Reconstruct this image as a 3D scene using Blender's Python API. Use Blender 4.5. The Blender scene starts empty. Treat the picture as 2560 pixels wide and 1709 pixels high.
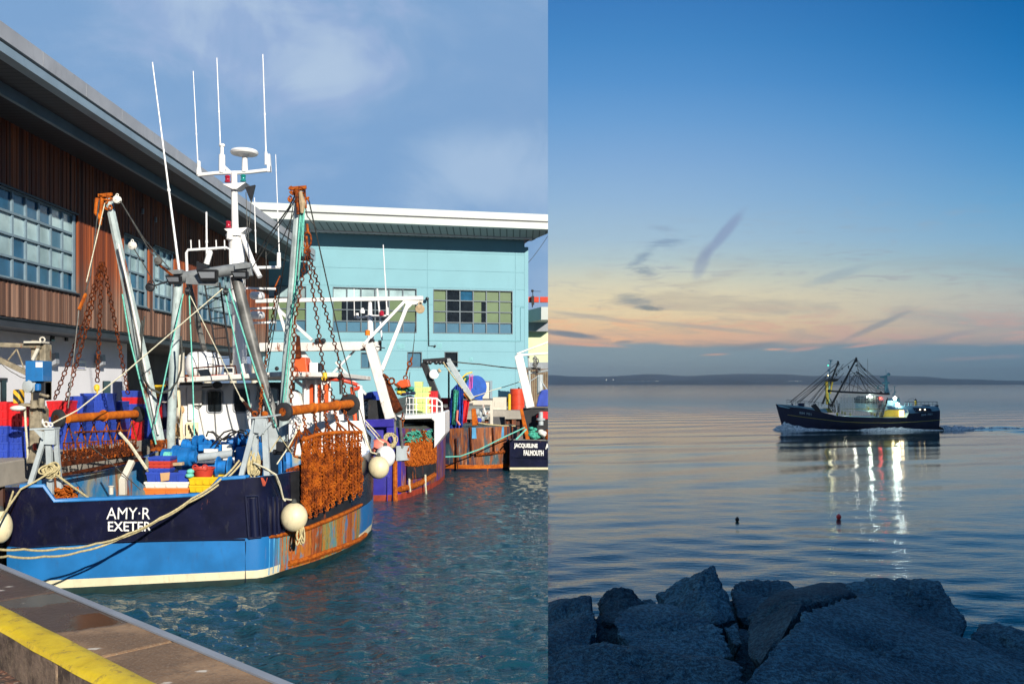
import bpy, bmesh, math, random
import numpy as np
from mathutils import Vector, Matrix, noise
from mathutils.bvhtree import BVHTree
random.seed(7)
R = math.radians
S = bpy.context.scene
V = Vector
F = 2180.0; CX = 1280.0; HY = 957.0; H = 4.0      # focal length / centre / horizon of the photograph, eye height over the water
SEAM = (1370.0-CX)/F                              # the photograph shows two places side by side: they meet on this vertical plane X = SEAM*Y

# ------------------------------------------------------------------ camera
cam = bpy.data.cameras.new('camera'); camo = bpy.data.objects.new('camera', cam); S.collection.objects.link(camo)
camo.location = (0, 0, H); camo.rotation_euler = (R(90), 0, 0)
cam.sensor_width = 36; cam.lens = 36*F/2560; cam.shift_y = (HY-854.5)/2560
cam.clip_start = .05; cam.clip_end = 30000
S.camera = camo
S.view_settings.view_transform = 'Standard'; S.view_settings.look = 'None'
EXPO = .35
S.view_settings.exposure = EXPO; S.view_settings.gamma = 1
S.cycles.max_bounces = 6; S.cycles.diffuse_bounces = 2; S.cycles.glossy_bounces = 3; S.cycles.transmission_bounces = 3
S.cycles.volume_bounces = 0; S.cycles.use_denoising = True
S.cycles.sample_clamp_indirect = 6
S.cycles.caustics_reflective = False; S.cycles.caustics_refractive = False

# collections: the sun of the day harbour does not reach the dusk sea
COL = {}
for nm in ('harbour', 'open_sea', 'air'):
    COL[nm] = bpy.data.collections.new(nm); S.collection.children.link(COL[nm])
CUR = ['harbour']

# ------------------------------------------------------------------ node helper
class T:
    def __init__(s, tree):
        s.t = tree; s.L = tree.links
    def n(s, typ, props=None, **ins):
        nd = s.t.nodes.new(typ)
        for k, v in (props or {}).items(): setattr(nd, k, v)
        for k, v in ins.items():
            key = int(k[1:]) if k[0] == 'i' and k[1:].isdigit() else k.replace('_', ' ')
            sk = nd.inputs[key]
            if isinstance(v, bpy.types.NodeSocket): s.L.new(v, sk)
            else: sk.default_value = v
        return nd
    def m(s, op, a, b=0.0, c=0.0, clamp=False):
        return s.n('ShaderNodeMath', {'operation': op, 'use_clamp': clamp}, i0=a, i1=b, i2=c).outputs[0]
    def mix(s, f, a, b, mode='MIX'):
        nd = s.n('ShaderNodeMix', {'data_type': 'RGBA', 'blend_type': mode, 'clamp_factor': True}, i0=f, i6=c4(a), i7=c4(b))
        return nd.outputs[2]
    def ramp(s, f, stops, interp='LINEAR'):
        nd = s.n('ShaderNodeValToRGB', None, i0=f); cr = nd.color_ramp; cr.interpolation = interp
        while len(cr.elements) > 1: cr.elements.remove(cr.elements[-1])
        for i, (p, c) in enumerate(stops):
            e = cr.elements[0] if i == 0 else cr.elements.new(p)
            e.position = p; e.color = c4(c) if not isinstance(c, (int, float)) else (c, c, c, 1)
        return nd.outputs[0]
    def noise(s, scale, vec, detail=3.0, rough=.55, dist=0.0):
        return s.n('ShaderNodeTexNoise', None, Vector=vec, Scale=scale, Detail=detail, Roughness=rough, Distortion=dist).outputs[0]
    def mp(s, vec, sc=(1, 1, 1), loc=(0, 0, 0), rot=(0, 0, 0)):
        return s.n('ShaderNodeMapping', None, Vector=vec, Scale=sc, Location=loc, Rotation=rot).outputs[0]
    def ss(s, x, lo, hi):      # smoothstep
        nd = s.n('ShaderNodeMapRange', {'interpolation_type': 'SMOOTHSTEP'}, i0=x, i1=lo, i2=hi, i3=0.0, i4=1.0)
        return nd.outputs[0]
def c4(c):
    if isinstance(c, bpy.types.NodeSocket): return c
    return tuple(c) + (1,) if len(c) == 3 else tuple(c)
def srgb(r, g, b):
    f = lambda u: (u/255/12.92) if u/255 <= .04045 else ((u/255+.055)/1.055)**2.4
    return (f(r), f(g), f(b))

# ------------------------------------------------------------------ sun direction and world
SUN = V((.48, -.80, .37)).normalized()
w = bpy.data.worlds.new('World'); S.world = w; w.use_nodes = True
wt = w.node_tree; wt.nodes.clear(); t = T(wt)
D = t.n('ShaderNodeTexCoord').outputs['Generated']
sx, sy, sz = t.n('ShaderNodeSeparateXYZ', None, i0=D).outputs
dusk = t.m('GREATER_THAN', t.m('SUBTRACT', sx, t.m('MULTIPLY', sy, SEAM)), 0.0)
yy = t.m('MAXIMUM', sy, .12)
u = t.m('DIVIDE', sx, yy); v = t.m('DIVIDE', sz, yy)
uv = t.n('ShaderNodeCombineXYZ', None, i0=u, i1=v, i2=0.0).outputs[0]
# day sky: physical sky under thin lavender cloud
sky = t.n('ShaderNodeTexSky', {'sky_type': 'NISHITA', 'sun_disc': False, 'sun_elevation': math.asin(SUN.z),
          'sun_rotation': math.atan2(SUN.x, SUN.y), 'air_density': 1.0, 'dust_density': 1.2, 'ozone_density': 1.6})
skyc = t.mix(1.0, sky.outputs[0], (.10, .10, .10), 'MULTIPLY')
n1 = t.noise(3.4, t.mp(D, (1, 1, 1.5), (3.1, .4, .2)), 4, .5, .3)
n2 = t.noise(7.0, t.mp(D, (1, 1, 1.6), (.3, 2.4, 1.2)), 6, .6, .5)
cl = t.m('ADD', t.m('MULTIPLY', n1, .56), t.m('MULTIPLY', n2, .44))
cloud = t.ramp(t.ss(cl, .40, .64), [(0, srgb(127, 167, 212)), (.35, srgb(141, 175, 216)), (.65, srgb(156, 182, 221)), (1, srgb(182, 204, 230))])
day = t.mix(.88, skyc, cloud)
cu = t.m('DIVIDE', t.m('SUBTRACT', u, -.02), .10); cv = t.m('DIVIDE', t.m('SUBTRACT', v, .235), .055)
cd = t.m('SQRT', t.m('ADD', t.m('MULTIPLY', cu, cu), t.m('MULTIPLY', cv, cv)))
day = t.mix(t.m('MULTIPLY', t.ss(t.m('ADD', cd, t.m('MULTIPLY', t.m('SUBTRACT', n2, .5), 2.2)), 1.25, .1), .6), day, srgb(186, 208, 232))
day = t.mix(t.m('MULTIPLY', t.ss(v, .17, .02), .45), day, srgb(176, 198, 226))
# dusk sky
stopsL = [(0, (150, 170, 178)), (.034, (138, 156, 164)), (.043, (186, 164, 152)), (.050, (238, 190, 154)), (.063, (246, 206, 158)), (.081, (243, 221, 176)), (.10, (236, 222, 184)), (.118, (218, 217, 194)),
          (.141, (186, 206, 208)), (.164, (168, 197, 216)), (.21, (148, 184, 218)), (.2555, (130, 172, 216)), (.301, (108, 160, 212)), (.347, (86, 147, 206)), (.393, (70, 136, 198)), (.44, (60, 125, 190)), (.8, (22, 84, 150)), (1, (10, 62, 124))]
stopsR = [(0, (114, 146, 168)), (.034, (110, 140, 160)), (.045, (150, 158, 166)), (.06, (168, 172, 174)), (.075, (176, 181, 182)), (.10, (178, 188, 188)), (.118, (158, 185, 194)), (.141, (140, 180, 200)),
          (.164, (125, 175, 208)), (.21, (96, 162, 208)), (.2555, (72, 148, 204)), (.301, (50, 136, 198)), (.347, (28, 121, 188)), (.393, (10, 110, 178)), (.44, (0, 100, 168)), (.8, (2, 66, 128)), (1, (2, 50, 108))]
vv = t.m('MAXIMUM', v, 0.0)
gl = t.ramp(vv, [(p, srgb(*c)) for p, c in stopsL]); gr = t.ramp(vv, [(p, srgb(*c)) for p, c in stopsR])
base = t.mix(t.ss(u, .10, .76), gl, gr)
# streaky cirrus low in the sky
su = t.mp(uv, (1.0, 6.5, 1), (0, 0, 0), (0, 0, R(-5)))
c1 = t.noise(5.5, su, 5, .6, .9)
c2 = t.noise(9.0, t.mp(uv, (1.3, 9, 1), (1.7, .3, 0), (0, 0, R(9))), 5, .62, 1.2)
band = t.m('MULTIPLY', t.ss(v, .028, .05), t.ss(v, .175, .085))
f1 = t.m('MULTIPLY', t.m('MULTIPLY', t.ss(c1, .47, .66), band), .52)
base = t.mix(f1, base, t.mix(t.ss(u, .1, .6), srgb(184, 174, 160), srgb(152, 160, 168)))
band2 = t.m('MULTIPLY', t.ss(v, .036, .05), t.ss(v, .095, .062))
f2 = t.m('MULTIPLY', t.m('MULTIPLY', t.ss(c2, .48, .60), band2), .85)
c3 = t.noise(16, t.mp(uv, (1, 7.5, 1), (.7, 2.3, 0), (0, 0, R(-7))), 7, .66, 1.4); c5 = t.noise(2.6, t.mp(uv, (1, 2.5, 1), (4, 1, 0)), 3, .5)
f3 = t.m('MULTIPLY', t.m('MULTIPLY', t.ss(c3, .50, .66), t.m('MULTIPLY', t.ss(v, .03, .05), t.ss(v, .26, .12))), t.m('MULTIPLY', t.ss(c5, .40, .62), .55))
base = t.mix(f3, base, t.mix(t.ss(v, .07, .16), srgb(182, 170, 160), srgb(156, 170, 188)))
base = t.mix(f2, base, t.mix(t.ss(u, .05, .5), srgb(255, 200, 150), srgb(206, 176, 166)))
# ragged top of the grey bank over the horizon
edge = t.m('ADD', .032, t.m('MULTIPLY', t.noise(7, t.mp(uv, (1, 2.5, 1)), 4), .022))
base = t.mix(t.ss(t.m('SUBTRACT', edge, v), -.004, .003), base, t.mix(t.ss(u, .1, .6), srgb(142, 164, 172), srgb(118, 148, 166)))
def streak(base, u0, v0, ang, lu, lv, col, amt, sc=22, soft=.25, st=(1, 3, 1)):
    ca, sa = math.cos(ang), math.sin(ang)
    du = t.m('SUBTRACT', u, u0); dv = t.m('SUBTRACT', v, v0)
    nz = t.noise(sc, t.mp(uv, st, (u0*3, v0*5, 0), (0, 0, -ang*.4)), 7, .68, .9)
    a = t.m('DIVIDE', t.m('ADD', t.m('MULTIPLY', du, ca), t.m('MULTIPLY', dv, sa)), lu)
    b = t.m('DIVIDE', t.m('SUBTRACT', t.m('MULTIPLY', dv, ca), t.m('MULTIPLY', du, sa)), lv)
    d = t.m('SQRT', t.m('ADD', t.m('MULTIPLY', a, a), t.m('MULTIPLY', b, b)))
    d = t.m('ADD', d, t.m('MULTIPLY', t.m('SUBTRACT', nz, .5), soft*(5.5 if sc > 20 else 3)))
    return t.mix(t.m('MULTIPLY', t.ss(d, 1.0, 1-soft*2.4), amt), base, col)
def UV(px, py): return (px-CX)/F, (HY-py)/F
for (px, py, ang, lx, ly, col, amt, sc, soft, st) in [
    (1805, 590, 50, 115, 20, (132, 146, 184), .60, 9, .28, (1, 1, 1)),
    (1755, 655, 68, 60, 22, (136, 150, 180), .50, 9, .3, (1, 1, 1)),
    (2085, 690, 17, 110, 16, (140, 164, 184), .40, 9, .3, (1, 1.5, 1)),
    (1665, 607, 6, 62, 15, (122, 146, 178), .60, 26, .42, (1, 4, 1)),
    (1610, 640, 42, 70, 20, (120, 144, 172), .60, 26, .45, (1, 3.4, 1)),
    (1612, 678, -8, 50, 15, (118, 140, 162), .70, 26, .45, (1, 4, 1)),
    (1660, 572, -6, 60, 10, (140, 160, 186), .40, 26, .45, (1, 4, 1)),
    (1582, 752, -10, 64, 24, (128, 144, 154), .62, 40, .40, (1, 5.5, 1)),
    (1620, 771, -3, 46, 9, (104, 124, 136), .78, 30, .35, (1, 3, 1)),
    (1428, 836, -7, 105, 11, (108, 130, 146), .88, 14, .3, (1, 3, 1)),
    (1565, 854, 4, 40, 6, (134, 142, 150), .75, 18, .4, (1, 3, 1)),
    (2190, 815, 24, 150, 12, (140, 150, 160), .62, 9, .3, (1, 3, 1)),
    (2330, 850, 12, 210, 14, (148, 154, 166), .55, 9, .35, (1, 3, 1)),
    (1760, 818, -6, 250, 8, (176, 172, 166), .55, 8, .3, (1, 4, 1)),
    (1500, 795, -8, 200, 8, (176, 172, 166), .5, 8, .3, (1, 4, 1)),
    (1880, 866, 8, 110, 12, (132, 144, 156), .7, 10, .35, (1, 3, 1)),
    (2010, 872, 6, 60, 7, (224, 174, 158), .6, 18, .4, (1, 4, 1)),
    (1470, 861, -3, 120, 7, (244, 182, 146), .8, 12, .35, (1, 4, 1)),
    (1940, 873, 2, 44, 5, (244, 184, 152), .8, 18, .4, (1, 4, 1)),
    (1790, 886, 2, 46, 4, (238, 180, 152), .7, 18, .4, (1, 4, 1)),
    (2160, 863, 7, 70, 5, (228, 176, 160), .7, 18, .4, (1, 4, 1)),
    (2440, 895, 3, 190, 8, (176, 160, 164), .5, 12, .4, (1, 4, 1)),
    ]:
    uu, vv2 = UV(px, py)
    base = streak(base, uu, vv2, R(ang), lx/F, ly/F, srgb(*col), amt, sc, soft, st)
behind = t.ss(sy, .25, .0)
base = t.mix(behind, base, t.ramp(sz, [(0, srgb(70, 100, 130)), (.3, srgb(40, 100, 150)), (1, srgb(4, 52, 112))]))
col = t.mix(dusk, day, base)
col = t.mix(t.m('LESS_THAN', sz, -.002), col, (.03, .05, .07))
bg = t.n('ShaderNodeBackground', None, Color=col, Strength=2**-EXPO)
t.n('ShaderNodeOutputWorld', None, Surface=bg.outputs[0])
w.cycles.sampling_method = 'MANUAL'; w.cycles.sample_map_resolution = 1024

sun = bpy.data.lights.new('sun', 'SUN'); suno = bpy.data.objects.new('sun', sun); S.collection.objects.link(suno)
sun.energy = 5.0; sun.angle = R(.5); sun.color = (1, .93, .82)
suno.rotation_euler = (-SUN).to_track_quat('-Z', 'Y').to_euler()
suno.light_linking.receiver_collection = COL['harbour']
nb = bpy.data.collections.new('sun_passes'); nb.children.link(COL['open_sea']); nb.collection_children[0].light_linking.link_state = 'EXCLUDE'
suno.light_linking.blocker_collection = nb

# ------------------------------------------------------------------ materials
MT = {}
RUST = [(0.0, (.030, .007, .002)), (.35, (.12, .024, .004)), (.62, (.31, .066, .005)), (1, (.50, .130, .008))]
def newmat(name):
    m = bpy.data.materials.new(name); m.use_nodes = True; tr = m.node_tree; tr.nodes.clear()
    t = T(tr); p = t.n('ShaderNodeBsdfPrincipled'); o = t.n('ShaderNodeOutputMaterial', None, Surface=p.outputs[0])
    MT[name] = m
    return m, t, p, t.n('ShaderNodeTexCoord').outputs['Object']
def setp(t, p, **k):
    for a, b in k.items():
        sk = p.inputs[a.replace('_', ' ')]
        if isinstance(b, bpy.types.NodeSocket): t.L.new(b, sk)
        else: sk.default_value = c4(b) if isinstance(b, tuple) else b
def bump(t, p, h, strength=.3, dist=.01):
    setp(t, p, Normal=t.n('ShaderNodeBump', None, Height=h, Strength=strength, Distance=dist).outputs[0])
def paint(name, col, rough=.45, var=.14, vs=2.5, rust=0.0, rs=2.2, metal=0.0, bmp=.0, bs=30, streaky=.3, dirt=.25, spec=.5, coat=0.0):
    m, t, p, O = newmat(name)
    n = t.noise(vs, O, 4)
    c = t.mix(t.ss(n, .3, .7), tuple(x*(1-var) for x in col), tuple(min(1, x*(1+var)) for x in col))
    if dirt:
        d = t.noise(vs*5, t.mp(O, (1, 1, .35)), 5, .7)
        c = t.mix(t.m('MULTIPLY', t.ss(d, .52, .75), dirt), c, tuple(x*.35+.03 for x in col))
    r = rough
    if rust:
        q = t.noise(rs, t.mp(O, (1, 1, streaky)), 5, .68)
        k = t.ss(q, .74-rust*.42, .80-rust*.40)
        rc = t.ramp(t.noise(rs*7, O, 4, .7), RUST)
        c = t.mix(k, c, rc); r = t.m('ADD', rough, t.m('MULTIPLY', k, .4), clamp=True)
    setp(t, p, Base_Color=c, Roughness=r, Metallic=metal, Specular_IOR_Level=spec, Coat_Weight=coat)
    if bmp: bump(t, p, t.noise(bs, O, 4), bmp, .01)
    return m
def glow(name, col, strength):
    m, t, p, O = newmat(name); setp(t, p, Base_Color=col, Emission_Color=col, Emission_Strength=strength); return m

paint('white_paint', (.80, .79, .74), .4, .05, 1.5, rust=.10, dirt=.18)
paint('clean_white', (.82, .82, .80), .35, .04, 1.5, dirt=.08)
paint('white_rusty', (.74, .72, .66), .45, .08, 2, rust=.42, rs=3, dirt=.3)
paint('cream', (.80, .70, .46), .55, .08, 2.2, dirt=.22, bmp=.15, bs=20)
paint('fender_white', (.74, .64, .40), .5, .10, 3, dirt=.5)
paint('fender_pink', (.80, .22, .16), .5, .1, 3, dirt=.2)
paint('navy_gloss', (.006, .008, .030), .30, .2, 1.2, dirt=.15, bmp=.12, bs=14, coat=1.0)
paint('navy', (.0055, .0065, .024), .27, .35, 2.2, rust=.12, rs=2.6, dirt=.45, bmp=.3, bs=4.0, coat=.3)
paint('navy_dark', (.008, .010, .03), .45, .3, 2, rust=.30, dirt=.4, bmp=.2, bs=6)
paint('sky_blue', (.014, .150, .40), .36, .16, 1.6, rust=.05, rs=3, dirt=.34, bmp=.10, bs=3.0, coat=.25)
paint('rim_blue', (.016, .17, .44), .4, .15, 4, dirt=.3)
paint('winch_blue', (.010, .16, .47), .42, .25, 5, rust=.12, rs=7, dirt=.5, bmp=.3, bs=25)
paint('hull_cream', (.70, .63, .42), .45, .08, 3, rust=.05, dirt=.35)
paint('antifoul', (.008, .026, .024), .6, .3, 4, dirt=.5)
paint('red_bottom', (.28, .035, .015), .6, .3, 4, rust=.2, dirt=.4)
paint('weathered_blue', (.05, .27, .50), .6, .3, 2.5, rust=.25, rs=2.8, dirt=.6)
paint('deck', (.10, .12, .10), .7, .3, 3, rust=.3, dirt=.5)
paint('black_steel', (.016, .017, .02), .45, .3, 4, rust=.2, rs=4, dirt=.4, bmp=.2, bs=12)
paint('tar_black', (.013, .014, .017), .6, .3, 3, rust=.3, rs=2.5, dirt=.2, bmp=.3, bs=18)
paint('grey_steel', (.42, .47, .48), .45, .12, 3, rust=.16, rs=4, dirt=.35)
paint('pale_steel', (.42, .50, .49), .42, .25, 2.6, rust=.30, rs=2.6, streaky=.15, dirt=.8)
paint('dark_pole', (.14, .14, .13), .45, .5, 3.0, rust=.30, rs=2.5, streaky=.15, dirt=.5)
paint('rubber', (.022, .023, .026), .75, .2, 6, dirt=.3)
paint('glass_dark', (.012, .016, .02), .06, .3, 2, dirt=0)
paint('tan_wood', (.45, .33, .19), .7, .2, 6, dirt=.3)
paint('rope_cream', (.50, .42, .22), .85, .2, 20, dirt=.3)
paint('rope_pale', (.62, .58, .42), .85, .2, 20, dirt=.2)
paint('rope_green', (.16, .56, .45), .8, .2, 20, dirt=.2)
paint('rope_dark', (.05, .055, .05), .8, .3, 20, dirt=.2)
paint('wire', (.10, .10, .09), .5, .4, 8, rust=.2, metal=.4)
paint('hose_black', (.015, .014, .014), .5, .2, 6, dirt=.2)
paint('red_paint', (.62, .055, .02), .4, .12, 3, dirt=.25)
paint('orange_red', (.75, .10, .02), .45, .1, 3, dirt=.2)
paint('red_tub', (.50, .045, .025), .5, .1, 4, dirt=.3)
paint('yellow_paint', (.78, .50, .02), .5, .08, 5, dirt=.3)
paint('crate_blue', (.026, .065, .40), .5, .16, 3, dirt=.25)
paint('crate_red', (.62, .015, .02), .5, .12, 3, dirt=.2)
paint('crate_yellow', (.80, .50, .01), .5, .1, 4, dirt=.2)
paint('crate_lime', (.66, .80, .26), .5, .1, 4, dirt=.1)
paint('crate_white', (.80, .78, .70), .5, .06, 4, dirt=.2)
paint('orange_plastic', (.75, .20, .035), .5, .1, 4, dirt=.2)
paint('purple_hull', (.035, .028, .30), .38, .25, 1.6, rust=.14, rs=1.8, streaky=.12, dirt=.4, bmp=.15, bs=4)
paint('net_blue', (.012, .06, .36), .85, .35, 6, dirt=.4, bmp=1, bs=40)
paint('net_green', (.05, .34, .24), .85, .5, 12, dirt=.5, bmp=.8, bs=60)
paint('drum_blue', (.012, .09, .42), .5, .15, 3, dirt=.3)
paint('pink_rope', (.75, .12, .45), .8, .1, 9, dirt=.1)
paint('cardboard', (.62, .38, .18), .8, .1, 6, dirt=.2)
paint('skin', (.55, .33, .24), .6, .08, 6, dirt=.05)
paint('navy_cloth', (.012, .02, .06), .85, .2, 8, dirt=.1)
paint('yellow_cloth', (.80, .58, .05), .7, .1, 8, dirt=.1)
paint('white_wall', (.80, .80, .83), .8, .03, .6, dirt=.07)
paint('dark_trim', (.035, .037, .045), .5, .2, 1, dirt=.2)
paint('trim_grey', (.30, .32, .35), .5, .1, 1.2, dirt=.3)
paint('frame_grey', (.19, .27, .32), .45, .1, 3, dirt=.15)
paint('roof_zinc', (.36, .38, .41), .5, .10, .9, rust=.05, rs=.8, streaky=.15, dirt=.35)
paint('fascia_light', (.54, .58, .54), .5, .04, .7, dirt=.12)
paint('fascia_blue', (.24, .33, .40), .45, .08, 1.2, dirt=.2)
paint('soffit_beam', (.20, .28, .34), .5, .1, 1.0, dirt=.2)
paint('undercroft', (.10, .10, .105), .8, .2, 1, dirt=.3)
paint('column_cream', (.62, .58, .48), .7, .08, 2, dirt=.2)
paint('teal_wall', (.180, .395, .46), .62, .035, .45, dirt=.06)
paint('teal_vent', (.20, .46, .50), .6, .1, 2, dirt=.2)
paint('lime_wall', (.66, .70, .44), .7, .05, 1, dirt=.1)
paint('glass_blue', (.02, .10, .19), .12, .3, .8, dirt=0)
paint('glass_pale', (.36, .50, .52), .10, .4, .5, dirt=0)  # pale reflection painted into the pane colour
paint('frame_dark', (.085, .125, .15), .45, .1, 3, dirt=.15)
paint('gantry_grey', (.20, .215, .22), .5, .2, 4, rust=.2, rs=5, dirt=.6)
paint('blind_green', (.125, .185, .09), .25, .12, .7, dirt=0)
paint('spandrel', (.07, .17, .25), .2, .15, .6, dirt=0)
paint('brown_fence', (.16, .10, .06), .8, .3, 3, dirt=.4)
paint('concrete', (.36, .33, .28), .85, .15, 1.2, dirt=.5, bmp=.3, bs=12)
paint('mast_white', (.84, .84, .82), .4, .05, 3, dirt=.12)
paint('red_lens', (.35, .01, .03), .15, .1, 3, dirt=0)
paint('green_lens', (.01, .22, .20), .15, .1, 3, dirt=0)
paint('amber_lens', (.8, .22, .02), .2, .1, 3, dirt=0)
paint('stain_red', (.36, .05, .02), .6, .3, 6, dirt=.3)
glow('lamp_white', (.85, 1, .92), 14); glow('lamp_warm', (1, .80, .42), 6); glow('lamp_red', (1, .05, .03), 16)
glow('shore_glow', (1, .95, .8), 2.5); glow('cabin_warm', (1, .72, .38), 2.2); glow('lamp_green', (.05, .8, .5), 2)

def rustmat(name, lo=.0, hi=1.0, bmp=.5, scale=9, rough=.82, tint=1.0):
    m, t, p, O = newmat(name)
    q = t.noise(scale, O, 5, .7)
    f = t.m('ADD', lo, t.m('MULTIPLY', t.ss(q, .28, .72), hi-lo))
    c = t.ramp(f, [(a, tuple(x*tint for x in b)) for a, b in RUST])
    setp(t, p, Base_Color=c, Roughness=rough, Specular_IOR_Level=.25)
    bump(t, p, t.noise(scale*4, O, 4, .7), bmp, .01)
rustmat('rust', 0, .9); rustmat('rust_bright', .40, 1.0, tint=1.05); rustmat('rust_dark', 0, .5, tint=.8)
rustmat('chain_rust', .0, .62, tint=.85); rustmat('rust_bag', .18, .95, scale=4.5, tint=1.1); rustmat('rust_yellow', .5, 1.0, .3, 5, tint=1.25)

# side plating of the near boat: blue paint, green bloom and long rust runs
m, t, p, O = newmat('hull_side')
X_, Y_, Z_ = t.n('ShaderNodeSeparateXYZ', None, i0=t.n('ShaderNodeNewGeometry').outputs['Position']).outputs
st = t.mp(O, (2.2, 2.2, .16))
q1 = t.noise(3.0, st, 6, .72); q2 = t.noise(9.0, st, 5, .7); q3 = t.noise(1.6, t.mp(O, (1, 1, .7), (5, 2, 1)), 4, .6)
zone = t.m('MULTIPLY', t.ss(Y_, 17.55, 18.6), t.ss(Y_, 21.6, 20.7))
bl = t.mix(t.ss(q3, .35, .62), (.03, .22, .42), (.10, .34, .30))
bl = t.mix(t.m('MULTIPLY', t.ss(q2, .45, .65), .8), bl, (.30, .30, .12))
bl = t.mix(zone, (.014, .150, .40), bl)
pw = t.m('ADD', t.m('DIVIDE', Y_, .38), t.m('MULTIPLY', q1, .5)); wn = t.n('ShaderNodeTexWhiteNoise', {'noise_dimensions': '1D'}, W=t.m('FLOOR', pw)).outputs[0]
fr = t.m('FRACT', pw); seam = t.m('MULTIPLY', t.ss(fr, .06, .0), .7)
mixv = t.m('ADD', t.m('MULTIPLY', wn, .50), t.m('ADD', t.m('MULTIPLY', q1, .75), t.m('MULTIPLY', t.m('SUBTRACT', q2, .5), .35)))
plate = t.ramp(mixv, [(.22, (.07, .27, .27)), (.36, (.09, .20, .10)), (.46, (.30, .20, .04)), (.56, (.44, .14, .012)), (.72, (.40, .085, .008)), (.9, (.16, .04, .01))])
plate = t.mix(t.ss(q2, .5, .72), plate, t.mix(.5, plate, (.10, .03, .008))); plate = t.mix(t.m('MULTIPLY', t.ss(t.noise(22, t.mp(O, (1, 1, .5)), 5, .75), .52, .66), .7), plate, (.17, .045, .008)); plate = t.mix(t.m('MULTIPLY', t.ss(t.noise(2.4, t.mp(O, (1.3, 1.3, .4), (2, 7, 1)), 6, .75), .50, .58), .85), plate, t.mix(t.ss(q3, .4, .6), (.03, .18, .36), (.08, .26, .22))); plate = t.mix(seam, plate, (.05, .015, .006))
k = t.m('MULTIPLY', t.ss(Y_, 17.62, 18.15), t.ss(t.m('ADD', Y_, t.m('MULTIPLY', q1, .5)), 22.0, 21.6))
k = t.m('MAXIMUM', k, t.m('MULTIPLY', t.ss(q1, .56, .62), t.m('MULTIPLY', t.ss(Y_, 17.4, 17.8), .8)))
c = t.mix(k, bl, plate)
setp(t, p, Base_Color=c, Roughness=t.m('ADD', .38, t.m('MULTIPLY', k, .4))); bump(t, p, t.noise(14, O, 4, .7), .35, .01)
# rusty hull of the boats behind
def streakhull(name, cols, rustlev):
    m, t, p, O = newmat(name)
    st = t.mp(O, (1.8, 1.8, .18)); q1 = t.noise(1.6, st, 6, .7); q2 = t.noise(6.0, st, 5, .7); q3 = t.noise(.9, O, 4, .6)
    b = t.mix(t.ss(q3, .38, .6), cols[0], cols[1])
    k = t.ss(q1, rustlev, rustlev+.10)
    c = t.mix(k, b, t.ramp(q2, [(0.3, (.07, .02, .01)), (.5, (.24, .065, .014)), (.72, (.46, .15, .03))]))
    c = t.mix(t.m('MULTIPLY', t.ss(q2, .58, .7), .5), c, (.5, .42, .34))
    setp(t, p, Base_Color=c, Roughness=.6); bump(t, p, t.noise(8, O, 4, .7), .4, .01)
streakhull('rusty_purple', ((.04, .03, .28), (.10, .03, .08)), .47)
streakhull('rusty_navy', ((.010, .014, .045), (.03, .08, .10)), .42)
streakhull('sheet_pile', ((.045, .022, .016), (.10, .03, .016)), .52)
streakhull('bulwark_inner', ((.34, .31, .20), (.02, .20, .44)), .52)

# timber cladding: every board its own tone, greyer towards the foot of the wall
m, t, p, O = newmat('timber')
X_, Y_, Z_ = t.n('ShaderNodeSeparateXYZ', None, i0=t.n('ShaderNodeNewGeometry').outputs['Position']).outputs
bi = t.m('FLOOR', t.m('DIVIDE', Y_, .14))
wn = t.n('ShaderNodeTexWhiteNoise', {'noise_dimensions': '1D'}, W=bi).outputs[0]
gr = t.noise(6, t.mp(O, (3, 3, .10)), 5, .7)
rich = t.ramp(t.m('ADD', t.m('MULTIPLY', wn, .6), t.m('MULTIPLY', gr, .4)), [(0.1, (.07, .016, .008)), (.45, (.22, .048, .014)), (.9, (.46, .115, .028))])
greyc = t.ramp(t.m('ADD', t.m('MULTIPLY', wn, .55), t.m('MULTIPLY', gr, .45)), [(0.1, (.05, .030, .022)), (.5, (.16, .095, .065)), (.9, (.36, .25, .185))])
wf = t.ss(t.m('ADD', Z_, t.m('MULTIPLY', t.m('SUBTRACT', gr, .5), 3.0)), H+4.8, H+2.7)
c = t.mix(t.m('MULTIPLY', wf, .85), rich, greyc)
setp(t, p, Base_Color=c, Roughness=.7); bump(t, p, gr, .3, .01)
# soffit boards
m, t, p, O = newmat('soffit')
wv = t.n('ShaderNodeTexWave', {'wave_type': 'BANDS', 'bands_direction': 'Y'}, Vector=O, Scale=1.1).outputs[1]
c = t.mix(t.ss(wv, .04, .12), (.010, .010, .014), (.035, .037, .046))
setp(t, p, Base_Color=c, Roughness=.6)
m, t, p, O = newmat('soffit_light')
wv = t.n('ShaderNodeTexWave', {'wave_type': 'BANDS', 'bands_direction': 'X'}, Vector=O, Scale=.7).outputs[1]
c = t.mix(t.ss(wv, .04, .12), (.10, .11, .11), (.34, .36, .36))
setp(t, p, Base_Color=c, Roughness=.6)
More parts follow.
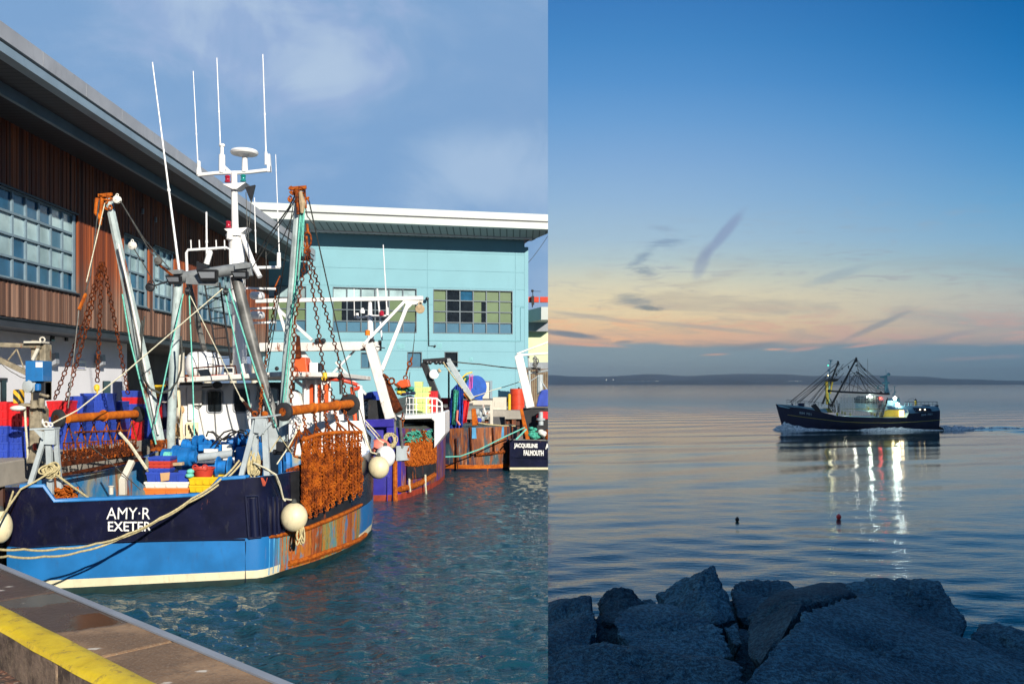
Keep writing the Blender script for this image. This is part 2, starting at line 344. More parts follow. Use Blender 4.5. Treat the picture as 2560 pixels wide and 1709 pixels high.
# quay stone: brown, darker, smoother patch with a hard edge near the boat
m, t, p, O = newmat('quay_stone')
G = t.n('ShaderNodeNewGeometry').outputs['Position']
X_, Y_, Z_ = t.n('ShaderNodeSeparateXYZ', None, i0=G).outputs
a = t.noise(1.8, G, 5, .6); b = t.noise(14, G, 5, .65); d = t.noise(60, G, 3, .6)
c = t.mix(t.ss(a, .35, .65), (.20, .115, .06), (.40, .24, .125))
c = t.mix(t.m('MULTIPLY', t.ss(b, .5, .72), .5), c, (.11, .07, .045))
c = t.mix(t.m('MULTIPLY', t.ss(d, .45, .7), .3), c, (.45, .36, .25))
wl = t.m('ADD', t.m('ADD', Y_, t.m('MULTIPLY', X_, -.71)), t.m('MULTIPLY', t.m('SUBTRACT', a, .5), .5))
darker = t.ss(wl, 7.60, 7.72)
c = t.mix(t.m('MULTIPLY', darker, .78), c, (.035, .022, .017))
vo = t.n('ShaderNodeTexVoronoi', None, Vector=t.mp(G, (1, 1.6, 1)), Scale=3.1).outputs[0]
sp = t.m('MULTIPLY', t.ss(t.m('ADD', vo, t.m('MULTIPLY', t.m('SUBTRACT', b, .5), .25)), .13, .06), .85)
c = t.mix(sp, c, (.72, .64, .52))
rg = t.m('SUBTRACT', .85, t.m('MULTIPLY', darker, .55)); smoothed = t.m('MULTIPLY', darker, t.ss(a, .50, .56))
rg = t.m('SUBTRACT', rg, t.m('MULTIPLY', smoothed, .22))
setp(t, p, Base_Color=c, Roughness=rg)
bump(t, p, t.m('ADD', b, t.m('MULTIPLY', d, .6)), t.m('SUBTRACT', .55, t.m('MULTIPLY', smoothed, .5)), .012)
m, t, p, O = newmat('kerb_yellow')
a = t.noise(6, O, 5, .7); b = t.noise(45, O, 4, .6)
c = t.mix(t.ss(a, .3, .7), (.72, .47, .006), (.86, .60, .02)); c = t.mix(t.m('MULTIPLY', t.ss(t.noise(9, O, 6, .75), .54, .63), .6), c, (.30, .17, .05))
setp(t, p, Base_Color=c, Roughness=.5); bump(t, p, t.m('ADD', a, t.m('MULTIPLY', b, .5)), .5, .015)
m, t, p, O = newmat('kerb_side')
a = t.noise(5, O, 5, .7); b = t.noise(30, O, 5, .7)
c = t.mix(t.ss(a, .35, .65), (.07, .045, .03), (.26, .18, .12)); c = t.mix(t.m('MULTIPLY', t.ss(b, .5, .7), .5), c, (.36, .27, .16))
setp(t, p, Base_Color=c, Roughness=.85); bump(t, p, b, .8, .02)
m, t, p, O = newmat('gravel')
vo = t.n('ShaderNodeTexVoronoi', None, Vector=O, Scale=38.0); a = t.noise(3, O, 4, .6)
c = t.ramp(t.n('ShaderNodeSeparateXYZ', None, i0=vo.outputs[1]).outputs[0], [(0, (.05, .025, .02)), (.5, (.22, .09, .05)), (.85, (.42, .20, .11)), (1, (.62, .5, .38))])
c = t.mix(t.ss(a, .45, .6), c, (.10, .065, .045))
setp(t, p, Base_Color=c, Roughness=.85); bump(t, p, vo.outputs[0], .8, .02)
# water
def water(name, deep, rough, sc, st, stretch, rot, sc2=None, st2=0.0, ior=1.333, far=60.0, bd=.05):
    m, t, p, O = newmat(name)
    G = t.n('ShaderNodeNewGeometry').outputs['Position']
    h = t.noise(sc, t.mp(G, stretch, (0, 0, 0), (0, 0, rot)), 4, .6, .4)
    if sc2: h = t.m('ADD', h, t.m('MULTIPLY', t.noise(sc2, t.mp(G, stretch, (3, 1, 0), (0, 0, rot*.3)), 3, .55, .3), st2))
    setp(t, p, Base_Color=deep, Roughness=rough, IOR=ior, Specular_IOR_Level=.5)
    dist = t.n('ShaderNodeVectorMath', {'operation': 'LENGTH'}, i0=G).outputs[1]
    bump(t, p, h, t.m('MULTIPLY', st, t.m('MAXIMUM', t.m('MINIMUM', 1.0, t.m('DIVIDE', far, dist)), t.m('MULTIPLY', t.ss(dist, 110, 500), 1.0))), bd)
water('harbour_water', (.007, .052, .076), .03, 5.2, 1.0, (.7, 1.4, 1), R(14), 1.7, 1.2, 1.40, 60.0, .085)
water('sea_water', (.002, .055, .056), .05, 4.0, .48, (.5, 1.5, 1), R(-10), 1.2, 1.2, 1.50, 11.0)
m, t, p, O = newmat('foam')
a = t.noise(9, O, 6, .75)
setp(t, p, Base_Color=t.mix(t.ss(a, .40, .58), (.04, .12, .17), (.75, .80, .80)), Roughness=.7); bump(t, p, a, .8, .05)
# rock
m, t, p, O = newmat('granite')
a = t.noise(2.2, O, 5, .6); b = t.noise(34, O, 4, .7); d = t.n('ShaderNodeTexVoronoi', None, Vector=O, Scale=70.0).outputs[0]
orn = t.n('ShaderNodeObjectInfo').outputs['Random']; c = t.mix(1.0, t.mix(t.ss(a, .3, .7), (.040, .145, .215), (.100, .28, .37)), t.ramp(orn, [(0, (.62, .62, .62)), (1, (1.25, 1.25, 1.25))]), 'MULTIPLY'); c = t.mix(t.ss(b, .42, .60), t.mix(.62, c, (.002, .008, .018)), c)
c = t.mix(t.m('MULTIPLY', t.ss(d, .30, .18), .35), c, (.16, .26, .32))
setp(t, p, Base_Color=c, Roughness=.8, Specular_IOR_Level=.2)
bump(t, p, t.m('ADD', t.m('MULTIPLY', b, 1.0), t.m('ADD', t.m('MULTIPLY', t.noise(9, O, 4, .6), 1.6), t.m('MULTIPLY', d, .4))), 1.0, .045)
paint('hill', (.13, .18, .19), .9, .2, .01, dirt=0)
paint('dusk_hull', (.010, .014, .05), .4, .2, 2, dirt=.2)
paint('dusk_light', (.22, .42, .50), .5, .1, 2, dirt=.2)
paint('dusk_black', (.012, .014, .018), .6, .2, 3, dirt=.2)
paint('dusk_yellow', (.55, .45, .06), .5, .15, 3, dirt=.2)
paint('dusk_net', (.55, .58, .50), .6, .1, 3, dirt=.1)
paint('dusk_mast', (.10, .30, .36), .5, .1, 3, dirt=.2)
paint('dusk_letter', (.30, .42, .46), .5, .05, 3, dirt=0)
paint('buoy_red', (.70, .03, .03), .4, .1, 8, dirt=.1)
paint('buoy_black', (.01, .01, .012), .5, .1, 8, dirt=.1)

# ------------------------------------------------------------------ mesh helper
ORG = {}
class MB:
    def __init__(s): s.v = []; s.f = []; s.mi = []; s.cm = 0
    def mat(s, i): s.cm = i; return s
    def add(s, vs, fs, mi=None):
        b = len(s.v); s.v += [tuple(x) for x in vs]
        for f in fs: s.f.append([b+i for i in f]); s.mi.append(s.cm if mi is None else mi)
    def bx(s, x0, y0, z0, x1, y1, z1):
        vs = [(x, y, z) for z in (z0, z1) for y in (y0, y1) for x in (x0, x1)]
        s.add(vs, [(0, 2, 3, 1), (4, 5, 7, 6), (0, 1, 5, 4), (2, 6, 7, 3), (0, 4, 6, 2), (1, 3, 7, 5)]); return s
    def obox(s, c, u, v, n, su, sv, sn):
        c = V(c); u = V(u).normalized()*su/2; v = V(v).normalized()*sv/2; n = V(n).normalized()*sn/2
        vs = [c+u*a+v*b+n*d for d in (-1, 1) for b in (-1, 1) for a in (-1, 1)]
        s.add(vs, [(0, 2, 3, 1), (4, 5, 7, 6), (0, 1, 5, 4), (2, 6, 7, 3), (0, 4, 6, 2), (1, 3, 7, 5)]); return s
    def beam(s, p0, p1, w, h, up=(0, 0, 1)):
        p0 = V(p0); p1 = V(p1); d = (p1-p0); L = d.length; d.normalize(); up = V(up)
        if abs(d.dot(up)) > .97: up = V((0, 1, 0))
        sd = d.cross(up).normalized(); up2 = sd.cross(d)
        return s.obox((p0+p1)/2, d, sd, up2, L, w, h)
    def tube(s, pts, r, n=8, cap=True):
        pts = [V(q) for q in pts]; k = len(pts); rs = r if isinstance(r, (list, tuple)) else [r]*k
        d0 = (pts[1]-pts[0]).normalized(); a = V((0, 0, 1)) if abs(d0.z) < .9 else V((1, 0, 0))
        nrm = d0.cross(a).normalized(); vs = []
        for i in range(k):
            d = (pts[min(i+1, k-1)]-pts[max(i-1, 0)])
            d = d.normalized() if d.length > 1e-9 else d0
            nrm = (nrm-d*nrm.dot(d)).normalized(); bn = d.cross(nrm)
            for j in range(n):
                an = 2*math.pi*j/n; vs.append(pts[i]+(nrm*math.cos(an)+bn*math.sin(an))*rs[i])
        fs = [(i*n+j, i*n+(j+1) % n, (i+1)*n+(j+1) % n, (i+1)*n+j) for i in range(k-1) for j in range(n)]
        if cap: fs += [tuple(range(n-1, -1, -1)), tuple(range((k-1)*n, k*n))]
        s.add(vs, fs); return s
    def torus(s, c, nrm, Rr, r, n=14, k=6, flat=1.0, axis=None):
        c = V(c); nrm = V(nrm).normalized(); a = V(axis) if axis is not None else (V((0, 0, 1)) if abs(nrm.z) < .9 else V((1, 0, 0)))
        e1 = (a-nrm*a.dot(nrm)).normalized(); e2 = nrm.cross(e1); vs = []
        for i in range(n):
            an = 2*math.pi*i/n; rd = e1*math.cos(an)+e2*math.sin(an); cc = c+e1*math.cos(an)*Rr+e2*math.sin(an)*Rr*flat
            for j in range(k):
                b = 2*math.pi*j/k; vs.append(cc+rd*math.cos(b)*r+nrm*math.sin(b)*r)
        s.add(vs, [(i*k+j, ((i+1) % n)*k+j, ((i+1) % n)*k+(j+1) % k, i*k+(j+1) % k) for i in range(n) for j in range(k)]); return s
    def lathe(s, c, ax, prof, n=16):
        c = V(c); ax = V(ax).normalized(); a = V((0, 0, 1)) if abs(ax.z) < .9 else V((1, 0, 0))
        e1 = ax.cross(a).normalized(); e2 = ax.cross(e1); vs = []
        for (h, r) in prof:
            for j in range(n):
                an = 2*math.pi*j/n; vs.append(c+ax*h+(e1*math.cos(an)+e2*math.sin(an))*r)
        k = len(prof)
        fs = [(i*n+j, i*n+(j+1) % n, (i+1)*n+(j+1) % n, (i+1)*n+j) for i in range(k-1) for j in range(n)]
        fs += [tuple(range(n-1, -1, -1)), tuple(range((k-1)*n, k*n))]
        s.add(vs, fs); return s
    def ball(s, c, r, n=16, k=10, sq=(1, 1, 1)):
        c = V(c); vs = []; fs = []
        for i in range(k+1):
            th = math.pi*i/k
            for j in range(n):
                ph = 2*math.pi*j/n; vs.append((c.x+r*sq[0]*math.sin(th)*math.cos(ph), c.y+r*sq[1]*math.sin(th)*math.sin(ph), c.z+r*sq[2]*math.cos(th)))
        for i in range(k):
            for j in range(n): fs.append((i*n+j, (i+1)*n+j, (i+1)*n+(j+1) % n, i*n+(j+1) % n))
        s.add(vs, fs); return s
    def prism(s, poly, off):
        off = V(off); p = [V(q) for q in poly]; n = len(p)
        s.add(p+[q+off for q in p], [tuple(range(n-1, -1, -1)), tuple(range(n, 2*n))]+[(i, (i+1) % n, n+(i+1) % n, n+i) for i in range(n)]); return s
    def chain(s, p0, p1, L=.11, W=.034, r=.011, sag=0.0):
        p0 = V(p0); p1 = V(p1); n = max(2, int((p1-p0).length/(L*.74)))
        for i in range(n):
            f = (i+.5)/n; c = p0.lerp(p1, f); c.z -= sag*4*f*(1-f)
            f2 = (i+1)/n; q = p0.lerp(p1, f2); q.z -= sag*4*f2*(1-f2); d = (q-c).normalized()
            sd = d.cross(V((0, 1, 0)) if abs(d.y) < .9 else V((1, 0, 0))).normalized()
            if i % 2: sd = d.cross(sd).normalized()
            s.torus(c, sd, L/2-r, r, 10, 5, W/(L/2-r), axis=d)
        return s
    def rope(s, pts, r, sag=0.0, n=14, k=6):
        pts = [V(q) for q in pts]; out = []
        for a, b in zip(pts[:-1], pts[1:]):
            for i in range(n):
                f = i/n; q = a.lerp(b, f); q.z -= sag*4*f*(1-f); out.append(q)
        out.append(pts[-1]); return s.tube(out, r, k)
    def build(s, name, mats, parent=None, smooth=False, bevel=0.0, sub=0, clip=True, seg=2):
        if isinstance(mats, str): mats = [mats]
        org = ORG.get(parent.name, V((0, 0, 0))) if parent else V((0, 0, 0))
        me = bpy.data.meshes.new(name); side = -1 if CUR[0] == 'harbour' else 1
        arr = np.array(s.v, dtype=float)
        if clip and len(arr) and (side*(arr[:, 0]-SEAM*arr[:, 1])).min() < 0:
            bm = bmesh.new(); vs = [bm.verts.new(q) for q in s.v]
            for f, mi in zip(s.f, s.mi):
                try: fc = bm.faces.new([vs[i] for i in f]); fc.material_index = mi
                except ValueError: pass
            nr = V((1, -SEAM, 0)).normalized()
            g = bmesh.ops.bisect_plane(bm, geom=bm.verts[:]+bm.edges[:]+bm.faces[:], plane_co=(0, 0, 0), plane_no=nr*side*-1, clear_outer=True, dist=1e-5)
            ed = [e for e in g['geom_cut'] if isinstance(e, bmesh.types.BMEdge) and e.is_boundary]
            if ed: bmesh.ops.holes_fill(bm, edges=ed, sides=0)
            for q in bm.verts: q.co -= org
            bm.to_mesh(me); bm.free()
        else:
            me.from_pydata([(a-org.x, b-org.y, c-org.z) for a, b, c in s.v], [], s.f)
            me.polygons.foreach_set('material_index', s.mi)
        if smooth: me.polygons.foreach_set('use_smooth', [True]*len(me.polygons))
        for q in mats: me.materials.append(MT[q])
        me.update()
        o = bpy.data.objects.new(name, me); COL[CUR[0]].objects.link(o)
        if parent: o.parent = parent
        ORG[o.name] = org
        if bevel:
            b = o.modifiers.new('bevel', 'BEVEL'); b.width = bevel; b.segments = seg; b.limit_method = 'ANGLE'; b.angle_limit = R(35)
        if smooth:
            try:
                me.set_sharp_from_angle(angle=R(42))
            except Exception: pass
        return o
def P(px, py, Y): return V(((px-CX)/F*Y, Y, H-(py-HY)/F*Y))
def X_at(px, Y): return (px-CX)/F*Y
def Z_at(py, Y): return H-(py-HY)/F*Y
def tag(o, label=None, cat=None, group=None, kind=None):
    for k, v in (('label', label), ('category', cat), ('group', group), ('kind', kind)):
        if v: o[k] = v
    return o
def thing(name, label, cat, loc, group=None):
    o = bpy.data.objects.new(name, None); COL[CUR[0]].objects.link(o); o.location = loc
    o.empty_display_size = .2; ORG[o.name] = V(loc); return tag(o, label, cat, group)
def copy_tree(o, loc, label=None, group=None):
    c = o.copy(); COL[CUR[0]].objects.link(c); c.location = loc; ORG[c.name] = V(loc)
    if label: c['label'] = label
    if group: c['group'] = group
    def kids(a, b):
        for ch in list(a.children):
            d = ch.copy(); COL[CUR[0]].objects.link(d); d.parent = b; ORG[d.name] = V(loc); kids(ch, d)
    kids(o, c); return c
def text(name, s, mat, parent, origin, u, v, size, height=None, width=None, ext=.004, bold=0.0, shear=0.0):
    """lettering as a thin mesh on the plane origin + u*x + v*y"""
    cu = bpy.data.curves.new('t', 'FONT'); cu.body = s; cu.size = 1; cu.extrude = 0.0; cu.offset = bold; cu.resolution_u = 3; cu.shear = shear
    o = bpy.data.objects.new('t', cu); S.collection.objects.link(o)
    dg = bpy.context.evaluated_depsgraph_get(); me = bpy.data.meshes.new_from_object(o.evaluated_get(dg))
    bpy.data.objects.remove(o); bpy.data.curves.remove(cu)
    vs = np.array([q.co for q in me.vertices]); mn = vs.min(0); mx = vs.max(0)
    sxx = (width/(mx[0]-mn[0])) if width else size; syy = (height/(mx[1]-mn[1])) if height else sxx
    u = V(u).normalized(); v = V(v).normalized(); n = u.cross(v); mb = MB()
    mb.add([V(origin)+u*((q[0]-mn[0])*sxx)+v*((q[1]-mn[1])*syy)+n*ext for q in vs], [tuple(pp.vertices) for pp in me.polygons])
    bpy.data.meshes.remove(me)
    return mb.build(name, mat, parent)
# ================================================================== water
def waves(x, y, cell, seed, lam0, lam1, n, steep, ang, spread):
    rg = np.random.RandomState(seed); z = np.zeros_like(x)
    for i in range(n):
        lam = lam0*(lam1/lam0)**rg.rand(); a = ang+rg.normal()*spread; k = 2*math.pi/lam
        amp = steep*lam/(2*math.pi)/math.sqrt(n)*2.2
        ph = k*(x*math.cos(a)+y*math.sin(a))+rg.rand()*6.283
        fade = np.clip((lam/cell-2.5)/3, 0, 1)
        z += amp*fade*(1-np.abs(np.sin(ph/2))*2*.5-.5+.5*np.cos(ph))
    return z
def polar_water(name, th0, th1, nth, r0, r1, ratio, mat, wv, extra=None, lims=None):
    """a sheet of water from r0 to r1 metres out, finer where it is near"""
    rs = [r0]
    while rs[-1] < r1: rs.append(rs[-1]*ratio)
    rs = np.array(rs); ths = np.array(th0)
    A, B = np.meshgrid(ths, rs); x = B*np.sin(A); y = B*np.cos(A)
    cell = np.maximum(B*(ratio-1), B*np.gradient(ths)[None, :])
    z = wv(x, y, cell)
    if extra is not None: z = z+extra(x, y)
    nr_, nt = x.shape; co = np.stack([x, y, z], -1).reshape(-1, 3)
    idx = np.arange(nr_*nt).reshape(nr_, nt)
    q = np.stack([idx[:-1, :-1], idx[1:, :-1], idx[1:, 1:], idx[:-1, 1:]], -1).reshape(-1, 4)
    me = bpy.data.meshes.new(name); me.vertices.add(len(co)); me.vertices.foreach_set('co', co.ravel())
    me.loops.add(q.size); me.loops.foreach_set('vertex_index', q[:, ::-1].ravel()); me.polygons.add(len(q))
    me.polygons.foreach_set('loop_start', np.arange(0, q.size, 4)); me.polygons.foreach_set('loop_total', np.full(len(q), 4))
    me.update(); me.validate(); me.polygons.foreach_set('use_smooth', [True]*len(q)); me.materials.append(MT[mat])
    o = bpy.data.objects.new(name, me); COL[CUR[0]].objects.link(o); return tag(o, kind='structure')
aS = math.atan(SEAM)
# harbour basin
thh = np.concatenate([np.linspace(R(-80), R(-32), 40, endpoint=False), np.linspace(R(-32), aS, 430)])
CUR[0] = 'harbour'
polar_water('harbour_water', thh, None, None, 3.0, 75, 1.0055, 'harbour_water',
            lambda x, y, c: waves(x, y, c, 3, .15, .80, 60, .215, R(72), .6)*np.clip(1.2-y/90, .6, 1.1))
# open sea, swell thrown up by the passing trawler
CUR[0] = 'open_sea'
def wake(x, y):
    z = np.zeros_like(x)
    d = (x-36.3); tl = np.clip(d/6, 0, 1)*np.exp(-np.maximum(d, 0)/90)
    for k, (yo, am, wd) in enumerate(((71.2, .20, .9), (68.6, .14, .8), (74.5, .20, 1.1), (78.0, .14, 1.1), (66.0, .08, .7))):
        yc = yo-d*.10*(1 if k < 2 else -.6); z += am*tl*np.exp(-((y-yc)/wd)**2)*(1+.35*np.sin(d*1.4+k))
    return z
ths = np.concatenate([np.linspace(aS, R(33), 460, endpoint=False), np.linspace(R(33), R(95), 50)])
polar_water('sea_water', ths, None, None, 3.0, 3560, 1.0105, 'sea_water',
            lambda x, y, c: waves(x, y, c, 11, .22, 1.5, 46, .080, R(100), .5)*np.clip(17/(y+2), .22, 1)+waves(x, y, c, 12, 2.5, 7, 10, .013, R(112), .3), wake)

# ================================================================== quays (day harbour)
CUR[0] = 'harbour'
ZQ = 2.4
def EX(Y): return -10.28-.0165*(Y-16.8)          # edge of the far quay
A0 = V((-1.19, 4.64, 0)); Ad = V((-3.31, 3.03, 0)).normalized()
def E(s_, n_): # along / outwards from the near quay edge
    q = A0+Ad*s_; nn = V((Ad.y*-1, Ad.x, 0)); return q+nn*n_      # +n is towards the land
nn = V((-Ad.y, Ad.x, 0))
if nn.x > 0 or nn.y > 0: pass
def slab(name, poly, z0, z1, mat, mats=None, bevel=0.0):
    mb = MB(); mb.prism([(q[0], q[1], z0) for q in poly], (0, 0, z1-z0)); return mb.build(name, mat, bevel=bevel)
landward = V((-.675, -.738, 0))
def EL(s_, n_): return A0+Ad*s_+landward*n_
# near quay: coping, raised yellow kerb, ground behind
cp = MB(); L0, L1 = -4.5, 12.5
js = [L0+i*1.9 for i in range(9)]
for a, b in zip(js[:-1], js[1:]):
    cp.prism([EL(a+.006, 0)+V((0, 0, ZQ-.45)), EL(b-.006, 0)+V((0, 0, ZQ-.45)), EL(b-.006, .52)+V((0, 0, ZQ-.45)), EL(a+.006, .52)+V((0, 0, ZQ-.45))], (0, 0, .45))
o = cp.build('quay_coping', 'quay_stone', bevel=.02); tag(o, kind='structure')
mb = MB(); mb.prism([EL(L0, .0)+V((0, 0, ZQ+.002)), EL(L1, .0)+V((0, 0, ZQ+.002)), EL(L1, .055)+V((0, 0, ZQ+.002)), EL(L0, .055)+V((0, 0, ZQ+.002))], (0, 0, .012))
tag(mb.build('quay_edge_strip', 'trim_grey'), kind='structure')
mb = MB(); mb.prism([EL(L0, .10)+V((0, 0, -2)), EL(L1, .10)+V((0, 0, -2)), EL(L1, .9)+V((0, 0, -2)), EL(L0, .9)+V((0, 0, -2))], (0, 0, 2+ZQ-.452))
tag(mb.build('quay_wall', 'kerb_side'), kind='structure')
# kerb with a lumpy, hand painted top
mb = MB(); n = 120; kv = []
for i in range(n+1):
    s_ = L0+(L1-L0)*i/n; wob = .012*noise.noise(V((s_*2.2, 0, 0)))+.008*noise.noise(V((s_*7, 3, 0)))
    prof = [(.505, -.02), (.508, .022), (.525, .038+wob), (.58, .044+wob), (.66, .040-wob), (.70, .030+wob), (.712, .005)]
    for (nn_, z_) in prof: kv.append(EL(s_, nn_+wob*.8)+V((0, 0, ZQ+z_)))
k = 7
mb.add(kv, [(i*k+j, (i+1)*k+j, (i+1)*k+j+1, i*k+j+1) for i in range(n) for j in range(k-1)])
ko = mb.build('yellow_kerb', 'kerb_yellow', smooth=True)
tag(ko, 'low yellow painted kerb running along the stone quay edge', 'kerb')
mb = MB(); js = [L0+i*1.15 for i in range(15)]
for a, b in zip(js[:-1], js[1:]):
    mb.prism([EL(a+.012, .522)+V((0, 0, ZQ-.6)), EL(b-.012, .522)+V((0, 0, ZQ-.6)), EL(b-.012, .708)+V((0, 0, ZQ-.6)), EL(a+.012, .708)+V((0, 0, ZQ-.6))], (0, 0, .6+.004))
fo = mb.build('kerb_face', 'kerb_side', ko, bevel=.012)
mb = MB(); mb.prism([EL(L0-3, .69)+V((0, 0, 1.6)), EL(L1, .69)+V((0, 0, 1.6)), EL(L1, 7)+V((0, 0, 1.6)), EL(L0-3, 7)+V((0, 0, 1.6))], (0, 0, .57))
tag(mb.build('ground', 'gravel'), kind='structure')
# far quay: deck, capping and rusty sheet piling
poly = [(EX(12.3), 12.3), (EX(49.2), 49.2), (4, 51.0), (4, 66), (-40, 66), (-40, 4), (-12, 4)]
tag(slab('quay_deck', poly, ZQ-.3, ZQ, 'concrete'), kind='structure')
mb = MB(); Y = 12.3
while Y < 49:
    x0, x1 = EX(Y), EX(Y+.6)
    mb.prism([(x0-.05, Y, -2), (x0-.05, Y+.22, -2), (x0-.30, Y+.30, -2), (x0-.30, Y+.52, -2), (x0-.05, Y+.6, -2), (x0-.7, Y+.6, -2), (x0-.7, Y, -2)], (0, 0, 2+ZQ-.5)); Y += .6
x = -10.8
while x < 3.2:
    yb = 49.3+(x+10.8)*.12
    mb.prism([(x, yb+.05, -2), (x+.22, yb+.05, -2), (x+.3, yb+.3, -2), (x+.52, yb+.3, -2), (x+.6, yb+.05, -2), (x+.6, yb+.9, -2), (x, yb+.9, -2)], (0, 0, 2+ZQ-.5)); x += .6
tag(mb.build('sheet_piling', 'sheet_pile'), kind='structure')
mb = MB()
mb.prism([(EX(12.3)+.03, 12.3, ZQ-.5), (EX(49.2)+.03, 49.2, ZQ-.5), (EX(49.2)-.75, 49.2, ZQ-.5), (EX(12.3)-.75, 12.3, ZQ-.5)], (0, 0, .505))
mb.prism([(-11.0, 49.2, ZQ-.5), (4, 51.0, ZQ-.5), (4, 51.9, ZQ-.5), (-11, 50.1, ZQ-.5)], (0, 0, .505))
tag(mb.build('quay_capping', 'concrete', bevel=.03), kind='structure')

# ================================================================== timber clad market building on the left
def XW(Y): return -14.87-.0165*Y
def XR(Y): return -11.93-.0165*Y
bl = thing('market_building', 'long harbour building clad in brown timber boards under a deep grey roof', 'building', (XW(30), 30, ZQ))
ZB, ZT = H+2.02, H+7.95
wins = [(23.0, 30.72, 10, 4), (34.7, 37.0, 3, 4), (37.75, 40.0, 3, 4), (43.3, 50.2, 8, 4)]
WZ0, WZ1 = H+3.18, H+5.90
mb = MB(); Y = 10.0; i = 0
while Y < 56.6:
    Y1 = Y+.132; d = (.012, .03, .02, .034)[i % 4]+random.random()*.006
    segs = [(ZB, ZT)]
    for (a, b, _, _) in wins:
        if Y1 > a-.06 and Y < b+.06: segs = [(ZB, WZ0-.08), (WZ1+.06, ZT)]
    for (z0, z1) in segs:
        z0 += random.uniform(-.012, .012) if z0 == ZB else 0
        x0 = XW(Y); x1 = XW(Y1)
        vs = [(x0+d, Y, z0), (x1+d, Y1, z0), (x1-.05, Y1, z0), (x0-.05, Y, z0)]
        mb.prism(vs, (0, 0, z1-z0))
    Y = Y1+.008; i += 1
mb.build('timber_cladding', 'timber', bl)
# inner wall behind the boards with the window openings left out
mb = MB()
cuts = [10.0]+[c for (a, b, _, _) in wins for c in (a, b)]+[56.6]
for j, (a, b) in enumerate(zip(cuts[:-1], cuts[1:])):
    op = j % 2 == 1
    for (z0, z1) in ([(ZB, WZ0), (WZ1, ZT)] if op else [(ZB, ZT)]):
        mb.prism([(XW(a)-.06, a, z0), (XW(b)-.06, b, z0), (XW(b)-.4, b, z0), (XW(a)-.4, a, z0)], (0, 0, z1-z0))
mb.build('wall', 'dark_trim', bl)
for (a, b, nc, nr_) in wins:
    fr = MB(); gl_ = MB(); dep = .10
    def pt(Y, z, off): return V((XW(Y)-off, Y, z))
    ys = [a+(b-a)*i/nc for i in range(nc+1)]; zs = [WZ0+(WZ1-WZ0)*i/nr_ for i in range(nr_+1)]
    for q in ys: fr.beam(pt(q, WZ0, dep), pt(q, WZ1, dep), .075, .09, (0, 1, 0))
    for q in zs: fr.beam(pt(a, q, dep-.012), pt(b, q, dep-.012), .10, .075)
    fr.beam(pt(a, WZ0, -.02), pt(b, WZ0, -.02), .02, .10)           # reveal boards
    for (q, sgn) in ((a, 1), (b, -1)): fr.beam(pt(q+sgn*.05, WZ0, .04), pt(q+sgn*.05, WZ1, .04), .04, .16, (0, 1, 0))
    for i in range(nc):
        for j in range(nr_):
            mi = 0 if j == 0 else random.choice((1, 1, 1, 2, 0, 1))
            q0, q1 = ys[i], ys[i+1]; z0, z1 = zs[j], zs[j+1]
            gl_.mat(mi).prism([pt(q0, z0, .125), pt(q1, z0, .125), pt(q1, z1, .125), pt(q0, z1, .125)], (-.02, 0, 0))
    wo = fr.build('window', 'frame_grey', bl); gl_.build('glass', ['glass_blue', 'glass_pale', 'spandrel', 'blind_green'], wo)
    mb = MB(); mb.beam(pt(a-.12, WZ0-.05, -.04), pt(b+.12, WZ0-.05, -.04), .16, .05); mb.build('sill', 'dark_trim', wo)
    mb = MB(); mb.beam(pt(a-.10, WZ1+.04, -.02), pt(b+.10, WZ1+.04, -.02), .10, .06); mb.build('lintel', 'dark_trim', wo)
# floor edge trim below the boards, white ground floor, recess with columns
mb = MB()
mb.prism([(XW(10)-.02, 10, ZB-.06), (XW(56.6)-.02, 56.6, ZB-.06), (XW(56.6)-2.0, 56.6, ZB-.06), (XW(10)-2.0, 10, ZB-.06)], (0, 0, .05))
mb.prism([(XW(10)-.10, 10, ZB-.30), (XW(56.6)-.10, 56.6, ZB-.30), (XW(56.6)-2.0, 56.6, ZB-.30), (XW(10)-2.0, 10, ZB-.30)], (0, 0, .235))
mb.build('floor_edge', 'dark_trim', bl)
XL = lambda Y: XW(Y)-1.5
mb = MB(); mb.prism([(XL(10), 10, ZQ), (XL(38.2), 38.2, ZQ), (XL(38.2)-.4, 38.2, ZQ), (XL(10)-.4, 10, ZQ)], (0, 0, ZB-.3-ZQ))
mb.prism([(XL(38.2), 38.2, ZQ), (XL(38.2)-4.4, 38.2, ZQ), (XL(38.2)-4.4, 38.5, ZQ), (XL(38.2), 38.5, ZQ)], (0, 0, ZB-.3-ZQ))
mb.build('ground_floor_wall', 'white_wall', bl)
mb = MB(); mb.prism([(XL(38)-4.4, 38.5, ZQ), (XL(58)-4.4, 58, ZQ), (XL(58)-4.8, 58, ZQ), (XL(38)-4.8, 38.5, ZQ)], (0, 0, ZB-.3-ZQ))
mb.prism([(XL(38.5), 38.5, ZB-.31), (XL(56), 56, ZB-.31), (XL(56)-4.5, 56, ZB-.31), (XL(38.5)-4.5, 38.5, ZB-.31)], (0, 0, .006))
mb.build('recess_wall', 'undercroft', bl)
for Yc in (42.5, 46.5, 51.0, 55.5):
    mb = MB(); mb.lathe((XL(Yc)+.9, Yc, ZQ), (0, 0, 1), [(0, .2), (ZB-.3-ZQ, .2)], 16); mb.build('column', 'column_cream', bl, smooth=True)
def wpx(px): return -14.87/((px-CX)/F+.0165)        # depth at which a sight line meets the timber wall
def lwpx(px): return -16.37/((px-CX)/F+.0165)
